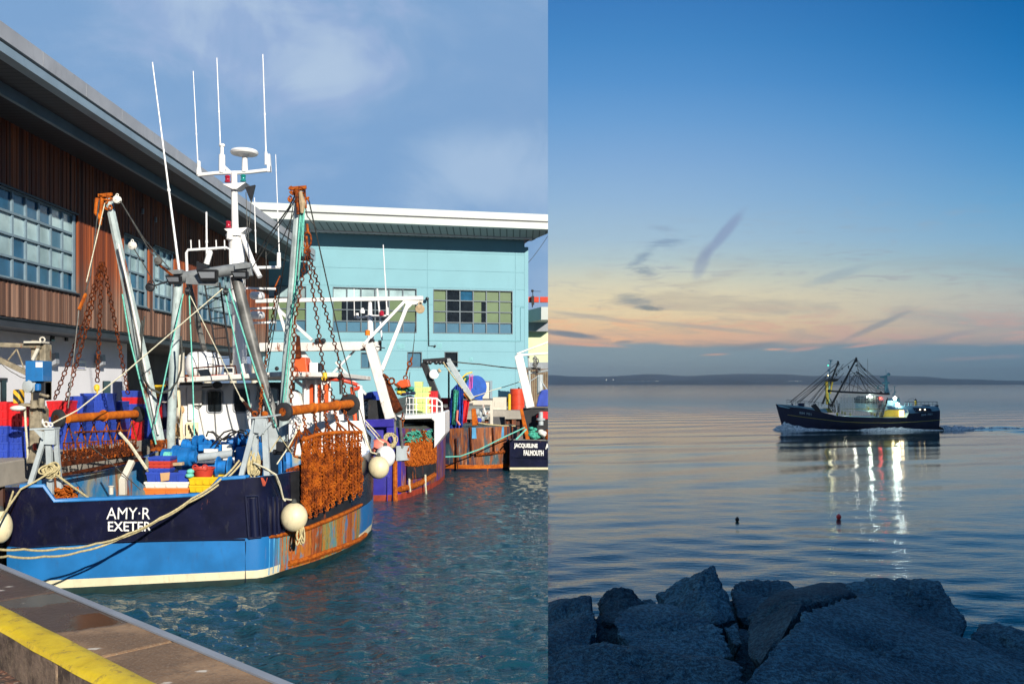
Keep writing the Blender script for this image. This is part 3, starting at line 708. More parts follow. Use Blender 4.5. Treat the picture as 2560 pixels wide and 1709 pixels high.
def wallbox(px0, px1, py0, py1, name, mat, d=.05, par=bl):
    Y0, Y1 = lwpx(px0), lwpx(px1); z1 = Z_at(py0, (Y0+Y1)/2); z0 = Z_at(py1, (Y0+Y1)/2)
    mb = MB(); mb.prism([(XL(Y0)+.003, Y0, z0), (XL(Y1)+.003, Y1, z0), (XL(Y1)+d, Y1, z0), (XL(Y0)+d, Y0, z0)], (0, 0, z1-z0)); return mb.build(name, mat, par, bevel=.008)
wallbox(125, 134, 833, 853, 'wall_vent', 'glass_dark'); wallbox(161, 168, 837, 853, 'wall_vent', 'glass_dark')
wallbox(256, 274, 952, 1003, 'window_opening', 'glass_dark'); dd = wallbox(281, 303, 953, 1080, 'door', 'navy_cloth', .06)
wallbox(0, 13, 944, 1010, 'window_opening', 'glass_dark'); wallbox(-40, 13, 944, 950, 'lintel', 'dark_trim', .09)
sg = wallbox(189, 214, 900, 924, 'notice', 'white_paint', .03); 
for k_ in range(3):
    q = wallbox(192, 211, 909+k_*5, 911.5+k_*5, 'notice_line', 'crate_blue', .034, sg)
# wall lamps
for (px, py) in ((121, 902), (240, 905)):
    Yl = lwpx(px); z = Z_at(py, Yl); x = XL(Yl)
    mb = MB(); mb.bx(x+.003, Yl-.14, z-.05, x+.12, Yl+.14, z+.28); mb.prism([(x+.12, Yl-.17, z-.22), (x+.12, Yl+.17, z-.22), (x+.34, Yl+.14, z-.10), (x+.34, Yl-.14, z-.10)], (-.02, 0, .40))
    lo = mb.build('wall_lamp', 'trim_grey', bl, bevel=.01)
for (px, py) in ((352, 528), (385, 549)):
    Yl = wpx(px); z = Z_at(py, Yl); x = XW(Yl); mb = MB(); mb.bx(x+.03, Yl-.05, z-.11, x+.12, Yl+.05, z+.11); mb.build('wall_lamp', 'trim_grey', bl, bevel=.02)
# roof
RZ = H+8.69
def roofstrip(mb, o0, o1, z0, z1, Y0=8.0, Y1=56.9):
    mb.prism([(XR(Y0)-o0, Y0, z0), (XR(Y1)-o0, Y1, z0), (XR(Y1)-o1, Y1, z0), (XR(Y0)-o1, Y0, z0)], (0, 0, z1-z0)); return mb
roof = roofstrip(MB(), 0, .5, RZ-.40, RZ).build('roof', 'roof_zinc', bl)
mb = MB(); roofstrip(mb, .5, 9.5, RZ-.05, RZ-.004); mb.build('roof_deck', 'roof_zinc', roof)
mb = MB(); roofstrip(mb, .10, .4, RZ-.47, RZ-.402); mb.build('gutter', 'dark_trim', roof)
mb = MB(); roofstrip(mb, .03, .35, RZ-.70, RZ-.472); mb.build('fascia', 'fascia_blue', roof)
Y = 8.5
mb = MB()
while Y < 56: mb.prism([(XR(Y)+.001, Y, RZ-.398), (XR(Y)+.001, Y+.02, RZ-.398), (XR(Y)+.008, Y+.02, RZ-.398), (XR(Y)+.008, Y, RZ-.398)], (0, 0, .396)); Y += 2.4
tag(mb.build('seam_cover', 'trim_grey', roof), kind='stuff') if False else mb.build('roof_seams', 'trim_grey', roof)
mb = MB()
for (Y, zz, hh) in ((20.3, -.30, .26), (25.9, -.36, .30), (16.2, -.32, .25), (33, -.34, .28)): mb.prism([(XR(Y)+.001, Y, RZ+zz), (XR(Y)+.001, Y+.30, RZ+zz+.04), (XR(Y)+.004, Y+.30, RZ+zz+.04), (XR(Y)+.004, Y, RZ+zz)], (0, 0, hh))
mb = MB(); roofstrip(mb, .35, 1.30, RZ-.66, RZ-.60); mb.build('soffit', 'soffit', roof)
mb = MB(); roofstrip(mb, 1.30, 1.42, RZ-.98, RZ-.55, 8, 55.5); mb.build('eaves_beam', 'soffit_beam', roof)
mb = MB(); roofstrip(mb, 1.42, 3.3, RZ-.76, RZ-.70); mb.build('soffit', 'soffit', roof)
mb = MB(); mb.prism([(XR(56.9), 56.902, RZ-.70), (XR(56.9)-3.4, 56.902, RZ-.70), (XR(56.9)-3.4, 57.1, RZ-.70), (XR(56.9), 57.1, RZ-.70)], (0, 0, .7)); mb.build('roof_end', 'fascia_blue', roof)

# ================================================================== pale turquoise building across the end
TO = V((-15.8, 58.0, 0)); TU = V((.977, .213, 0)).normalized(); TN = V((TU.y, -TU.x, 0))
def ts(px): k = (px-CX)/F; return (15.8+58*k)/(TU.x-TU.y*k)
def tz(px, py): s_ = ts(px); return Z_at(py, 58+TU.y*s_)
tb = thing('turquoise_building', 'flat fronted building with pale turquoise panels and gridded windows', 'building', tuple(TO+TU*8)[:2]+(ZQ,))
def TP(s_, z, off=0.0): q = TO+TU*s_+TN*off; return V((q.x, q.y, z))
def tbox(mb, s0, s1, z0, z1, o0, o1):
    mb.prism([TP(s0, z0, o0), TP(s1, z0, o0), TP(s1, z0, o1), TP(s0, z0, o1)], (0, 0, z1-z0)); return mb
SE = ts(1311)
ops = []      # s0 s1 z0 z1
for (a, b) in ((650, 766), (832, 1042), (1083, 1282)):
    ops.append((ts(a), ts(b), tz(1083, 832.5), tz(1083, 722.5)))
for (a, b, c_, d_) in ((1018, 1055, 879, 918.5), (1111, 1145, 879, 917), (902, 925, 880, 920)):
    ops.append((ts(a), ts(b), tz(a, d_), tz(a, c_)))
dr = (ts(1205), ts(1229), ZQ, tz(1215, 951)); ops.append(dr)
jz = [tz(1100, yy_) for yy_ in (631, 676, 722.6-3, 762, 851, 878, 925)]
jsx = [ts(1068), ts(1288), ts(800)]
zc = sorted(set([ZQ, H+11.2]+[z for o_ in ops for z in o_[2:]]+[z for q in jz for z in (q-.012, q+.012)]))
sc_ = sorted(set([-.4, SE]+[q for o_ in ops for q in o_[:2]]+[q for r_ in jsx for q in (r_-.012, r_+.012)]))
mb = MB()
for s0, s1 in zip(sc_[:-1], sc_[1:]):
    for z0, z1 in zip(zc[:-1], zc[1:]):
        cs, cz = (s0+s1)/2, (z0+z1)/2
        if any(a < cs < b and c_ < cz < d_ for a, b, c_, d_ in ops): continue
        jt = any(abs(cz-q) < .0121 for q in jz) or any(abs(cs-q) < .0121 for q in jsx)
        tbox(mb, s0, s1, z0, z1, -.025 if jt else 0, -.3)
mb.build('panel_wall', 'teal_wall', tb)
mb = MB(); tbox(mb, SE+.001, SE+.28, ZQ, H+9.6, .02, -6); mb.build('corner_panel', 'teal_wall', tb)
mb = MB(); tbox(mb, ts(700), SE+.05, ZQ, tz(1260, 997)-.05, .03, .003); tbox(mb, ts(700), SE+.06, tz(1260, 997)-.05, tz(1260, 997)+.04, .05, .003); mb.build('plinth', 'dark_trim', tb)
mb = MB(); tbox(mb, ts(1225), SE-.1, ZQ, tz(1260, 1001)-.1, .09, .052); mb.build('plinth_panel', 'column_cream', tb)
def twin(op, nc, nr_, pat):
    s0, s1, z0, z1 = op; fr = MB(); g = MB()
    for i in range(nc+1): q = s0+(s1-s0)*i/nc; tbox(fr, q-.04, q+.04, z0, z1, -.06, -.14)
    for j in range(nr_+1): q = z0+(z1-z0)*j/nr_; tbox(fr, s0, s1, q-.035, q+.035, -.058, -.142)
    tbox(fr, s0, s0+.05, z0, z1, .02, -.15); tbox(fr, s1-.05, s1, z0, z1, .02, -.15); tbox(fr, s0, s1, z1-.05, z1, .021, -.15); tbox(fr, s0, s1, z0, z0+.05, .035, -.15)
    for i in range(nc):
        for j in range(nr_):
            g.mat(pat[nr_-1-j][i]); a, b = s0+(s1-s0)*i/nc, s0+(s1-s0)*(i+1)/nc; c_, d_ = z0+(z1-z0)*j/nr_, z0+(z1-z0)*(j+1)/nr_
            if pat[nr_-1-j][i] == 5:
                g.mat(1); tbox(g, a, a+(b-a)*.62, c_, d_, -.15, -.17); g.mat(0); tbox(g, a+(b-a)*.62, b, c_, d_, -.15, -.17)
            else: tbox(g, a, b, c_, d_, -.15, -.17)
    wo = fr.build('window', 'frame_dark', tb); g.build('glass', ['glass_dark', 'blind_green', 'glass_pale', 'spandrel', 'glass_blue'], wo); return wo
D_, B_, P_, S_, L_ = 0, 1, 2, 3, 4
twin(ops[0], 3, 4, [[P_, P_, P_], [B_, B_, B_], [B_, B_, B_], [S_]*3])
twin(ops[1], 6, 4, [[P_, P_, P_, P_, P_, P_], [5, D_, D_, D_, B_, B_], [5, D_, D_, D_, B_, B_], [S_]*6])
twin(ops[2], 6, 4, [[B_, D_, L_, B_, B_, B_], [B_, D_, D_, 5, B_, B_], [B_, D_, D_, 5, B_, B_], [S_]*6])
twin(ops[3], 1, 1, [[S_]]); twin(ops[4], 1, 1, [[D_]]); twin(ops[5], 1, 1, [[S_]])
mb = MB(); s0, s1, z0, z1 = dr; tbox(mb, s0+.02, s1-.16, z0, z1-.1, -.06, -.12); do = mb.build('door', 'column_cream', tb)
mb = MB(); tbox(mb, s1-.12, s1+.05, z0, z1, .03, -.12); tbox(mb, s0, s1+.05, z1-.08, z1, .032, -.12); mb.build('door_frame', 'frame_grey', do)
for (a, b, c_, d_) in ((968, 985, 858, 871), (993, 1011, 858, 871), (1093, 1105, 857, 871), (1173, 1182, 893, 902)):
    mb = MB(); s0, s1, z0, z1 = ts(a), ts(b), tz(a, d_), tz(a, c_)
    tbox(mb, s0, s1, z0, z1, .012, .002)
    for k_ in range(6): zz = z0+(z1-z0)*(k_+.5)/6; tbox(mb, s0+.03, s1-.03, zz-.02, zz+.01, .03, .0125)
    mb.build('wall_vent', 'teal_vent', tb)
mb = MB(); q = ts(1070); mb.tube([TP(q-.1, tz(1068, 747), .35), TP(q, tz(1068, 747), .1), TP(q, tz(1068, 752), .06), TP(q+.05, tz(1070, 864), .05), TP(ts(1086), tz(1086, 865), .05)], .035, 6)
mb.ball(TP(q-.1, tz(1068, 748), .36), .13, 8, 6); mb.ball(TP(ts(1087), tz(1087, 865), .08), .08, 8, 6); mb.build('camera_pole', 'black_steel', tb)
mb = MB(); mb.tube([TP(ts(950), tz(950, 849.5), .03), TP(ts(1301), tz(1301, 852.5), .03), TP(ts(1301), tz(1301, 768), .03), TP(ts(1311), tz(1311, 768), .03)], .02, 5); mb.build('conduit', 'teal_vent', tb)
# roof
ZR = H+11.37; FR0, FR1 = -2.0, 18.62
rf = MB(); tbox(rf, FR0, FR1, ZR-.46, ZR, 3.0, 2.5); rf = rf.build('roof', 'fascia_light', tb)
mb = MB(); tbox(mb, FR0, FR1, ZR-.52, ZR-.462, 2.95, 2.6); mb.build('gutter', 'dark_trim', rf)
mb = MB(); tbox(mb, FR0, FR1, ZR-.98, ZR-.522, 2.9, 2.4); mb.build('fascia', 'fascia_light', rf)
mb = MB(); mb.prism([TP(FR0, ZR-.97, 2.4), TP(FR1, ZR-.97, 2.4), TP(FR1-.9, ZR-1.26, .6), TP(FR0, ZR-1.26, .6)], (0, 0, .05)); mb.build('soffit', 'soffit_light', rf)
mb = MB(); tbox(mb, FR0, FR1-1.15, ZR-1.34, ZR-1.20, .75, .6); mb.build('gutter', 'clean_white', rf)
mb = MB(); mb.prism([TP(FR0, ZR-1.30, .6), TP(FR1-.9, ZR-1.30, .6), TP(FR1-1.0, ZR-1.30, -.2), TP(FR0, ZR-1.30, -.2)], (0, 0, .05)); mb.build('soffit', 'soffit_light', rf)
mb = MB(); tbox(mb, FR0, FR1, ZR-.05, ZR-.004, 2.5, -7); tbox(mb, FR1-1.5, FR1-1.2, ZR-1.3, ZR-.06, .6, -7); mb.build('roof_deck', 'roof_zinc', rf)
tbm = MB(); tbm.mat(0); tbox(tbm, SE-.02, SE+.01, H+9.6, H+10.2, .0, -5); tbm.build('corner_panel', 'teal_wall', tb)

# building and gantry beyond the corner
gb = thing('grey_roofed_shed', 'cream walled shed with projecting grey roof beyond the turquoise building', 'shed', (2.0, 68, ZQ))
Yb = 66.0; x0 = X_at(1300, Yb); x1 = X_at(1372, Yb)
mb = MB(); mb.bx(x0, Yb+.3, ZQ, x1+1, Yb+5, Z_at(790, Yb)); mb.build('wall', 'lime_wall', gb)
mb = MB(); zz0, zz1 = Z_at(799, Yb-3.5), Z_at(767, Yb-3.5); mb.prism([(X_at(1353, Yb-3.5), Yb-3.5, zz0), (X_at(1378, Yb-3.5), Yb-3.5, zz0), (X_at(1378, Yb-3.5)+2, Yb+4, zz0), (X_at(1312, Yb+1), Yb+4, zz0), (X_at(1313, Yb), Yb, zz0)], (0, 0, zz1-zz0)); mb.build('roof', 'fascia_light', gb)
mb = MB(); mb.bx(X_at(1318, Yb), Yb-.6, Z_at(829, Yb), x1+1, Yb+.29, Z_at(801, Yb)); mb.build('eaves', 'trim_grey', gb)
mb = MB(); mb.bx(X_at(1300, Yb), Yb+.2, Z_at(922, Yb), x1+1, Yb+.29, Z_at(905, Yb)); mb.build('band', 'trim_grey', gb)
fc = MB(); x = X_at(1316, 58)
while x < X_at(1372, 58): fc.bx(x, 58+random.random()*.03, ZQ, x+.13, 58.06, Z_at(921, 58)+random.uniform(-.03, .03)); x += .14
tag(fc.build('board_fence', 'brown_fence'), 'brown upright board fence in front of the cream walled shed', 'fence')
rb = thing('red_crane_beam', 'red steel crane beam high beyond the turquoise building', 'crane', (X_at(1340, 80), 80, ZQ))
mb = MB(); mb.beam(P(1309, 749, 80), P(1347, 749, 80), .3, .50); mb.beam(P(1350, 749, 80), P(1376, 749, 80), .3, .50); mb.build('beam', 'red_paint', rb, bevel=.02)
mb = MB(); mb.beam(P(1332, 740, 79.6), P(1332, 762, 79.6), .25, .2); mb.tube([P(1331, 762, 79.6), P(1331, 768, 79.6)], .06, 6); mb.tube([P(1332, 740, 79.6), P(1332, 727, 79.6)], .04, 6); mb.tube([P(1328, 728, 79.6), P(1352, 728, 79.6)], .02, 5); mb.ball(P(1331, 727, 79.6), .13, 8, 6); mb.build('trolley', 'black_steel', rb)
mb = MB(); mb.beam(V((X_at(1309, 80)+.4, 80, ZQ)), P(1315, 757, 80), .3, .3); mb.build('leg', 'red_paint', rb)
ap = MB(); ap.tube([P(1312, 760, 62), P(1311.3, 640, 62)], [.05, .035], 6); ap.tube([V((X_at(1312, 62), 62, ZQ)), P(1312, 760, 62)], .06, 6)
tag(ap.build('aerial_pole', 'mast_white'), 'slim white aerial pole at the corner of the turquoise building', 'pole')
ww = MB(); ww.rope([P(1313, 665, 62), P(1369.4, 590, 62)], .02, .1); tag(ww.build('overhead_wire', 'wire'), 'thin wire rising from the white aerial pole', 'wire')
# tank and post by the far quay
tk = thing('red_tank', 'red steel tank on the quay beneath the turquoise building', 'tank', (X_at(1295, 52), 52, ZQ))
mb = MB(); mb.lathe((X_at(1293, 52.6), 52.6, ZQ), (0, 0, 1), [(0, .42), (.02, .44), (.3, .44), (.32, .46), (.36, .46), (.38, .44), (.9, .44), (.92, .46), (.96, .46), (.98, .44), (1.22, .44), (1.26, .40)], 20); mb.build('barrel', 'red_paint', tk, smooth=True)
mb = MB(); mb.lathe((X_at(1293, 52.6)+.1, 52.6, ZQ+1.26), (0, 0, 1), [(0, .06), (.06, .06), (.06, .03), (.1, .03)], 10); mb.build('cap', 'black_steel', tk)
yp = MB(); yp.lathe((X_at(1273.5, 52), 52, ZQ), (0, 0, 1), [(0, .085), (.9, .085), (.95, .05)], 12); tag(yp.build('bollard_post', 'yellow_paint'), 'yellow post beside the red tank on the far quay', 'bollard')
# ================================================================== the near trawler (stern to the viewer)
CUR[0] = 'harbour'
AB = thing('fishing_trawler', 'near trawler with navy and sky blue stern lettered in white and a white wheelhouse', 'fishing boat', (-7.2, 21.5, 0))
HO = [(-9.78, 18.6, 2.0), (-9.80, 17.4, 2.0), (-9.72, 16.78, 2.03), (-9.54, 16.46, 2.04), (-9.24, 16.36, 2.05), (-8.84, 16.45, 2.05), (-8.66, 16.50, 1.76), (-8.2, 16.61, 1.765), (-7.4, 16.80, 1.775),
      (-6.6, 16.99, 1.785), (-6.02, 17.13, 1.80), (-5.76, 17.19, 2.10), (-5.29, 17.32, 2.12), (-5.08, 17.37, 2.125), (-4.95, 17.48, 2.13), (-4.85, 17.68, 2.135), (-4.76, 17.95, 2.14), (-4.62, 18.3, 2.145), (-4.44, 18.65, 2.15),
      (-4.28, 19.05, 2.15), (-4.12, 19.5, 2.15), (-3.96, 20.1, 2.15), (-3.83, 20.7, 2.16), (-3.74, 21.4, 2.18), (-3.70, 22.2, 2.2), (-3.70, 23.1, 2.3), (-3.86, 24.3, 2.5), (-4.35, 25.7, 2.7), (-5.2, 27.1, 2.95), (-6.2, 28.1, 3.15), (-6.9, 28.5, 3.2),
      (-7.7, 28.1, 3.15), (-8.6, 27.1, 2.95), (-9.3, 25.7, 2.6), (-9.62, 24, 2.2), (-9.72, 22, 1.95), (-9.74, 20.3, 1.93)]
nH = len(HO)
def hcen(): return V((-6.9, 22, 0))
def hring(z, grow=0.0, inset=0.0):
    out = []
    for i in range(nH):
        a = V(HO[i-1][:2]+(0,)); b = V(HO[i][:2]+(0,)); c = V(HO[(i+1) % nH][:2]+(0,))
        d = (c-a).normalized(); n = V((d.y, -d.x, 0)); zz = HO[i][2] if z is None else z
        out.append(V((b.x, b.y, 0))+n*(grow-inset)+V((0, 0, zz)))
    return out
mb = MB()
levels = [(-.35, -.16), (.02, -.05), (.11, -.035), (.27, -.02), (.55, -.005), (.92, .0), (1.30, .012), (1.62, .02)]
rings = [hring(z, g) for z, g in levels]+[hring(None, .03)]
base = len(mb.v)
vs = [q for r_ in rings for q in r_]; fs = []; mis = []
for li in range(len(rings)-1):
    z = levels[li][0]
    for i in range(nH):
        j = (i+1) % nH; fs.append((li*nH+i, li*nH+j, (li+1)*nH+j, (li+1)*nH+i))
        side = 14 <= i <= 25
        if z < .11: m_ = 0
        elif z < .27: m_ = 1 if i < 16 or i > 22 else 4
        elif z < .9: m_ = 4 if 12 <= i <= 25 else 2
        else: m_ = 5 if 17 <= i <= 21 else 3
        mis.append(m_)
bb = len(mb.v); mb.v += [tuple(q) for q in vs]
for f, m_ in zip(fs, mis): mb.f.append([bb+k for k in f]); mb.mi.append(m_)
# cap, inner face and deck
top = rings[-1]; inn = hring(None, .03, .09); dk = hring(1.02, .0, .09)
vs = list(top)+inn+dk; fs = []
for i in range(nH):
    j = (i+1) % nH; fs.append((i, j, nH+j, nH+i))
bb = len(mb.v); mb.v += [tuple(q) for q in vs]
for f in fs: mb.f.append([bb+k for k in f]); mb.mi.append(2)
for i in range(nH):
    j = (i+1) % nH; mb.f.append([bb+nH+i, bb+nH+j, bb+2*nH+j, bb+2*nH+i]); mb.mi.append(6)
mb.f.append([bb+2*nH+i for i in range(nH)]); mb.mi.append(7)
hull = mb.build('hull', ['antifoul', 'hull_cream', 'sky_blue', 'navy', 'hull_side', 'tar_black', 'bulwark_inner', 'deck'], AB, smooth=True)
def hpt(px, z=None, off=.03):
    k = (px-CX)/F
    for i in range(2, 26):
        a, b = HO[i], HO[i+1]; fa, fb = a[0]-k*a[1], b[0]-k*b[1]
        if fa <= 0 < fb or fb <= 0 < fa:
            f = fa/(fa-fb); d = V((b[0]-a[0], b[1]-a[1], 0)).normalized(); n = V((d.y, -d.x, 0))
            zz = a[2]+(b[2]-a[2])*f if z is None else z
            return V((a[0]+(b[0]-a[0])*f, a[1]+(b[1]-a[1])*f, zz))+n*off, n
    raise ValueError('no hull at %s' % px)
def hoff(px, off):
    k = (px-CX)/F; rr = hring(0, off)
    for i in range(12, 27):
        a, b = rr[i], rr[i+1]; fa, fb = a.x-k*a.y, b.x-k*b.y
        if fa <= 0 < fb: f = fa/(fa-fb); return a.y+(b.y-a.y)*f
    return rr[24].y
def hpp(px, py, off=.03):
    q, n = hpt(px, 0, off); return V((q.x, q.y, Z_at(py, q.y))), n
# blue cap rail along the low transom
mb = MB(); rim = [hring(None, -.02)[i]+V((0, 0, .0)) for i in range(4, 13)]
mb.tube(rim, .055, 8); mb.build('cap_rail', 'rim_blue', AB, smooth=True)
# rubbing strake at the knuckle and the rusty rail on the side
mb = MB(); mb.tube([hpp(p_, y_, .015)[0] for p_, y_ in ((30, 1371), (60, 1368), (120, 1364), (300, 1353), (500, 1349), (613, 1348))], .018, 6); mb.build('knuckle', 'navy', AB, smooth=True)
mb = MB(); pts = [hpp(p_, y_, .03)[0] for p_, y_ in ((672, 1341), (690, 1339), (712, 1333), (740, 1326), (770, 1318), (800, 1306), (830, 1294), (860, 1281), (885, 1269), (902, 1260))]
mb.tube(pts, [.03, .035, .045, .05, .05, .05, .05, .05, .045, .03], 6); mb.build('rubbing_strake', 'rust_bright', AB, smooth=True)
mb = MB(); pts = [hpp(p_, y_, -.015)[0] for p_, y_ in ((722, 1408), (752, 1401), (784, 1391), (814, 1380), (845, 1370), (875, 1358), (900, 1347), (915, 1335))]
mb.tube(pts, .062, 6); mb.build('rubbing_strake', 'rust_bright', AB, smooth=True)
# raised frame and ribs on the starboard quarter
mb = MB()
c4_ = [hpp(614, 1240)[0], hpp(644, 1239)[0], hpp(651, 1342)[0], hpp(622, 1345)[0]]
for a, b in zip(c4_, c4_[1:]+c4_[:1]): mb.tube([a, b], .022, 6)
mb.build('fender_frame', 'navy_gloss', AB, smooth=True)
mb = MB(); mb.tube([hpp(p_, y_, .01)[0] for p_, y_ in ((540, 1236), (614, 1238), (655, 1236), (700, 1230))], .012, 5); mb.build('bulwark_seam', 'navy', AB)
mb = MB(); mb.tube([hpp(631, 1243, -.055)[0], hpp(637, 1340, -.055)[0]], .10, 16); mb.build('highlight_tube', 'navy_gloss', AB, smooth=True)  # tube sunk into the hull, added to give a vertical highlight
for (p_, y0, y1) in ((666, 1242, 1338), (679, 1241, 1336), (690, 1240, 1334), (702, 1240, 1330)):
    mb = MB(); mb.tube([hpp(p_, y0, .02)[0], hpp(p_+5, y1, .02)[0]], .034, 10); mb.build('rib', 'navy_gloss', AB, smooth=True)
for i, p_ in enumerate((674, 685, 697, 706, 716, 726, 735, 745)):
    mb = MB(); mb.tube([hpp(p_, 1345-i*1.2, .0)[0], hpp(p_+1, 1436-i*4.2, -.035)[0]], .016, 5); mb.build('rib', 'rust_bright' if i > 2 else 'weathered_blue', AB)
mb = MB(); mb.tube([hpp(614, 1352, .0)[0], hpp(613, 1462, -.04)[0]], .010, 5); mb.build('seam_weld', 'navy', AB)
mb = MB()
for (a, b, c_, d_) in ((653, 1193, 666, 1214),):
    A_, B_2, C_2, D_2 = hpp(a-3, b, .034)[0], hpp(c_, b, .034)[0], hpp(c_-5, d_, .034)[0], hpp(a+2, d_, .034)[0]
    mb.add([A_, B_2, C_2, D_2], [(0, 1, 2, 3)])
mb.build('paint_patch', 'stain_red', AB)
# black rubbing plate behind the gear (starboard)
mb = MB()
tp = [hpp(p_, y_, .035)[0] for p_, y_ in ((722, 1180), (748, 1176))]; bt = [hpp(p_, y_, .035)[0] for p_, y_ in ((752, 1262), (724, 1264))]
mb.add([tp[0], tp[1], bt[0], bt[1]], [(0, 1, 2, 3)]); mb.build('plate', 'black_steel', AB)
# lettering on the transom
ud = V((HO[10][0]-HO[6][0], HO[10][1]-HO[6][1], 0)).normalized(); nn_ = V((ud.y, -ud.x, 0))
def tr(px, py):
    q = V((HO[8][0], HO[8][1], 0)); k = (px-CX)/F; s_ = (k*q.y-q.x)/(ud.x-k*ud.y); w_ = q+ud*s_; return V((w_.x, w_.y, Z_at(py, w_.y)))+nn_*.035
def lett(s_, x0, x1, yb0, yt0, sh=0.0, bold=.02):
    a = tr(x0, yb0); b = tr(x1, yb0)
    return text('lettering', s_, 'white_paint', AB, a, (b-a), (0, 0, 1), 1, height=(yb0-yt0)/F*a.y, width=(b-a).length, ext=.006, bold=bold, shear=sh)
lett('AMY\u00b7R', 267, 376, 1296, 1267, .04, .0)
lett('EXETER', 271, 379, 1326, 1302, 0, .014)
# gallows posts on the bulwark
def gallows(name, top, legs, tw, Y):
    g = MB(); c = P(top[0], top[1], Y); c2 = P(top[2], top[3], Y)
    g.beam(c, c2, .24, .035)
    for (a, b, c_, d_, wd, dy) in legs: g.beam(P(a, b, Y), P(c_, d_, Y+dy), wd, wd*.9, (0, 1, 0))
    return g.build(name, 'grey_steel', AB, bevel=.006)
gallows('gallows', (622, 1044, 672, 1041), [(640, 1048, 603, 1190, .095, -.1), (640, 1046, 637, 1190, .11, .15), (661, 1044, 668, 1188, .115, -.05), (655, 1044, 650, 1082, .22, 0)], 0, 17.55)
mb = MB(); mb.beam(P(648, 1088, 17.45), P(678, 1056, 17.45), .05, .06, (0, 1, 0)); mb.beam(P(672, 1040, 17.5), P(700, 1036, 17.9), .05, .03); mb.build('gallows_brace', 'grey_steel', AB)
gallows('gallows', (82, 1072, 143, 1070), [(116, 1078, 72, 1222, .085, -.05), (121, 1074, 127, 1236, .10, .1), (138, 1074, 150, 1220, .085, .2), (130, 1072, 129, 1110, .20, 0)], 0, 16.75)
mb = MB(); mb.prism([P(84, 1074, 16.6), P(106, 1078, 16.6), P(106, 1098, 16.6)], (0, .04, 0)); mb.build('gallows_brace', 'grey_steel', AB)
# shackles and blocks on the gallows heads
mb = MB(); mb.torus(P(637, 1034, 17.5), (0, 1, .3), .05, .018, 12, 6); mb.torus(P(648, 1028, 17.5), (1, .4, 0), .045, .018, 12, 6); mb.ball(P(661, 1034, 17.6), .075, 10, 8, (1, .5, .8)); mb.build('shackle', 'rust', AB, smooth=True)
mb = MB(); mb.torus(P(116, 1060, 16.7), (0, 1, .3), .05, .016, 12, 6); mb.torus(P(107, 1054, 16.7), (1, .4, 0), .045, .016, 12, 6); mb.torus(P(126, 1061, 16.7), (0, 1, .3), .04, .016, 12, 6); mb.build('shackle', 'crate_white', AB, smooth=True)
# inner posts by the port rail
mb = MB(); mb.beam(P(308, 1236, 17.6), P(307, 1196, 17.6), .12, .12, (0, 1, 0)); mb.beam(P(306, 1202, 17.6), P(330, 1152, 17.9), .12, .10, (0, 1, 0)); mb.build('rail_stanchion', 'column_cream', AB, bevel=.01)
for (px, py) in ((174, 1238), (278, 1225)):
    mb = MB(); mb.lathe(P(px, py+10, 17.2), (0, 0, 1), [(0, .04), (.14, .04), (.15, .055), (.17, .055)], 10); mb.build('bollard', 'column_cream', AB)
mb = MB(); mb.bx(-9.55, 17.2, 1.025, -8.4, 19.2, 1.5); mb.build('hatch_coaming', 'weathered_blue', AB, bevel=.02)
mb = MB(); mb.bx(-8.2, 18.6, 1.025, -5.6, 20.2, 1.32); mb.bx(-8.1, 18.7, 1.322, -5.7, 20.1, 1.38); mb.build('hatch', 'deck', AB, bevel=.02)

# ---- derrick booms
def boom(base, mid, top, r0, r1, mat='pale_steel', facets=8):
    mb = MB(); mb.tube([base, base.lerp(top, .3), base.lerp(top, .75), top], [r0*.8, r0, r1*1.12, r1], facets); return mb.build('derrick', mat, AB, smooth=False)
B1b, B1t = P(402, 1118, 20.6), P(271, 496, 19.6)
B2b, B2t = P(706, 1112, 20.2), P(749, 478, 19.6)
d1 = boom(B1b, None, B1t, .155, .088); d2 = boom(B2b, None, B2t, .135, .098)
mb = MB(); mb.beam(P(398, 1126, 20.6), P(398, 1098, 20.6), .30, .34, (0, 1, 0)); mb.build('boom_foot', 'rust', d1, bevel=.02)
mb = MB(); mb.beam(P(706, 1128, 20.2), P(706, 1102, 20.2), .24, .24, (0, 1, 0)); mb.tube([P(683, 1130, 20.2), P(730, 1126, 20.2)], .07, 8); mb.build('boom_foot', 'black_steel', d2, bevel=.02)
mb = MB()
for (a, b) in (((395, 1060), (302, 640)),): pass
mb.tube([P(396, 1085, 20.35), P(330, 760, 19.8), P(296, 610, 19.5)], .028, 6); mb.build('ridge', 'white_paint', d1)
def boomhead(c, d, rr, seed):
    rg = random.Random(seed); mb = MB()
    mb.torus(c, (0, .3, 1), rr*1.05, .022, 14, 6); mb.torus(c-V((0, 0, .07)), (0, .2, 1), rr*1.1, .022, 14, 6)
    for k_ in range(16):
        q = c+V((rg.uniform(-1.9, 1.7)*rr, rg.uniform(-1, .4)*rr, rg.uniform(-2.6, .8)*rr)); mb.torus(q, (rg.uniform(-1, 1), rg.uniform(-1, 1), rg.uniform(-1, 1)), .048, .017, 10, 6, .65)
    mb.beam(c+V((-rr*1.6, -.05, .05)), c+V((rr*1.5, -.05, .08)), .05, .07)
    return mb.build('head_fitting', 'rust_bright', d, smooth=False)
boomhead(B1t+V((-.04, 0, 0)), d1, .10, 3); boomhead(B2t, d2, .11, 5)
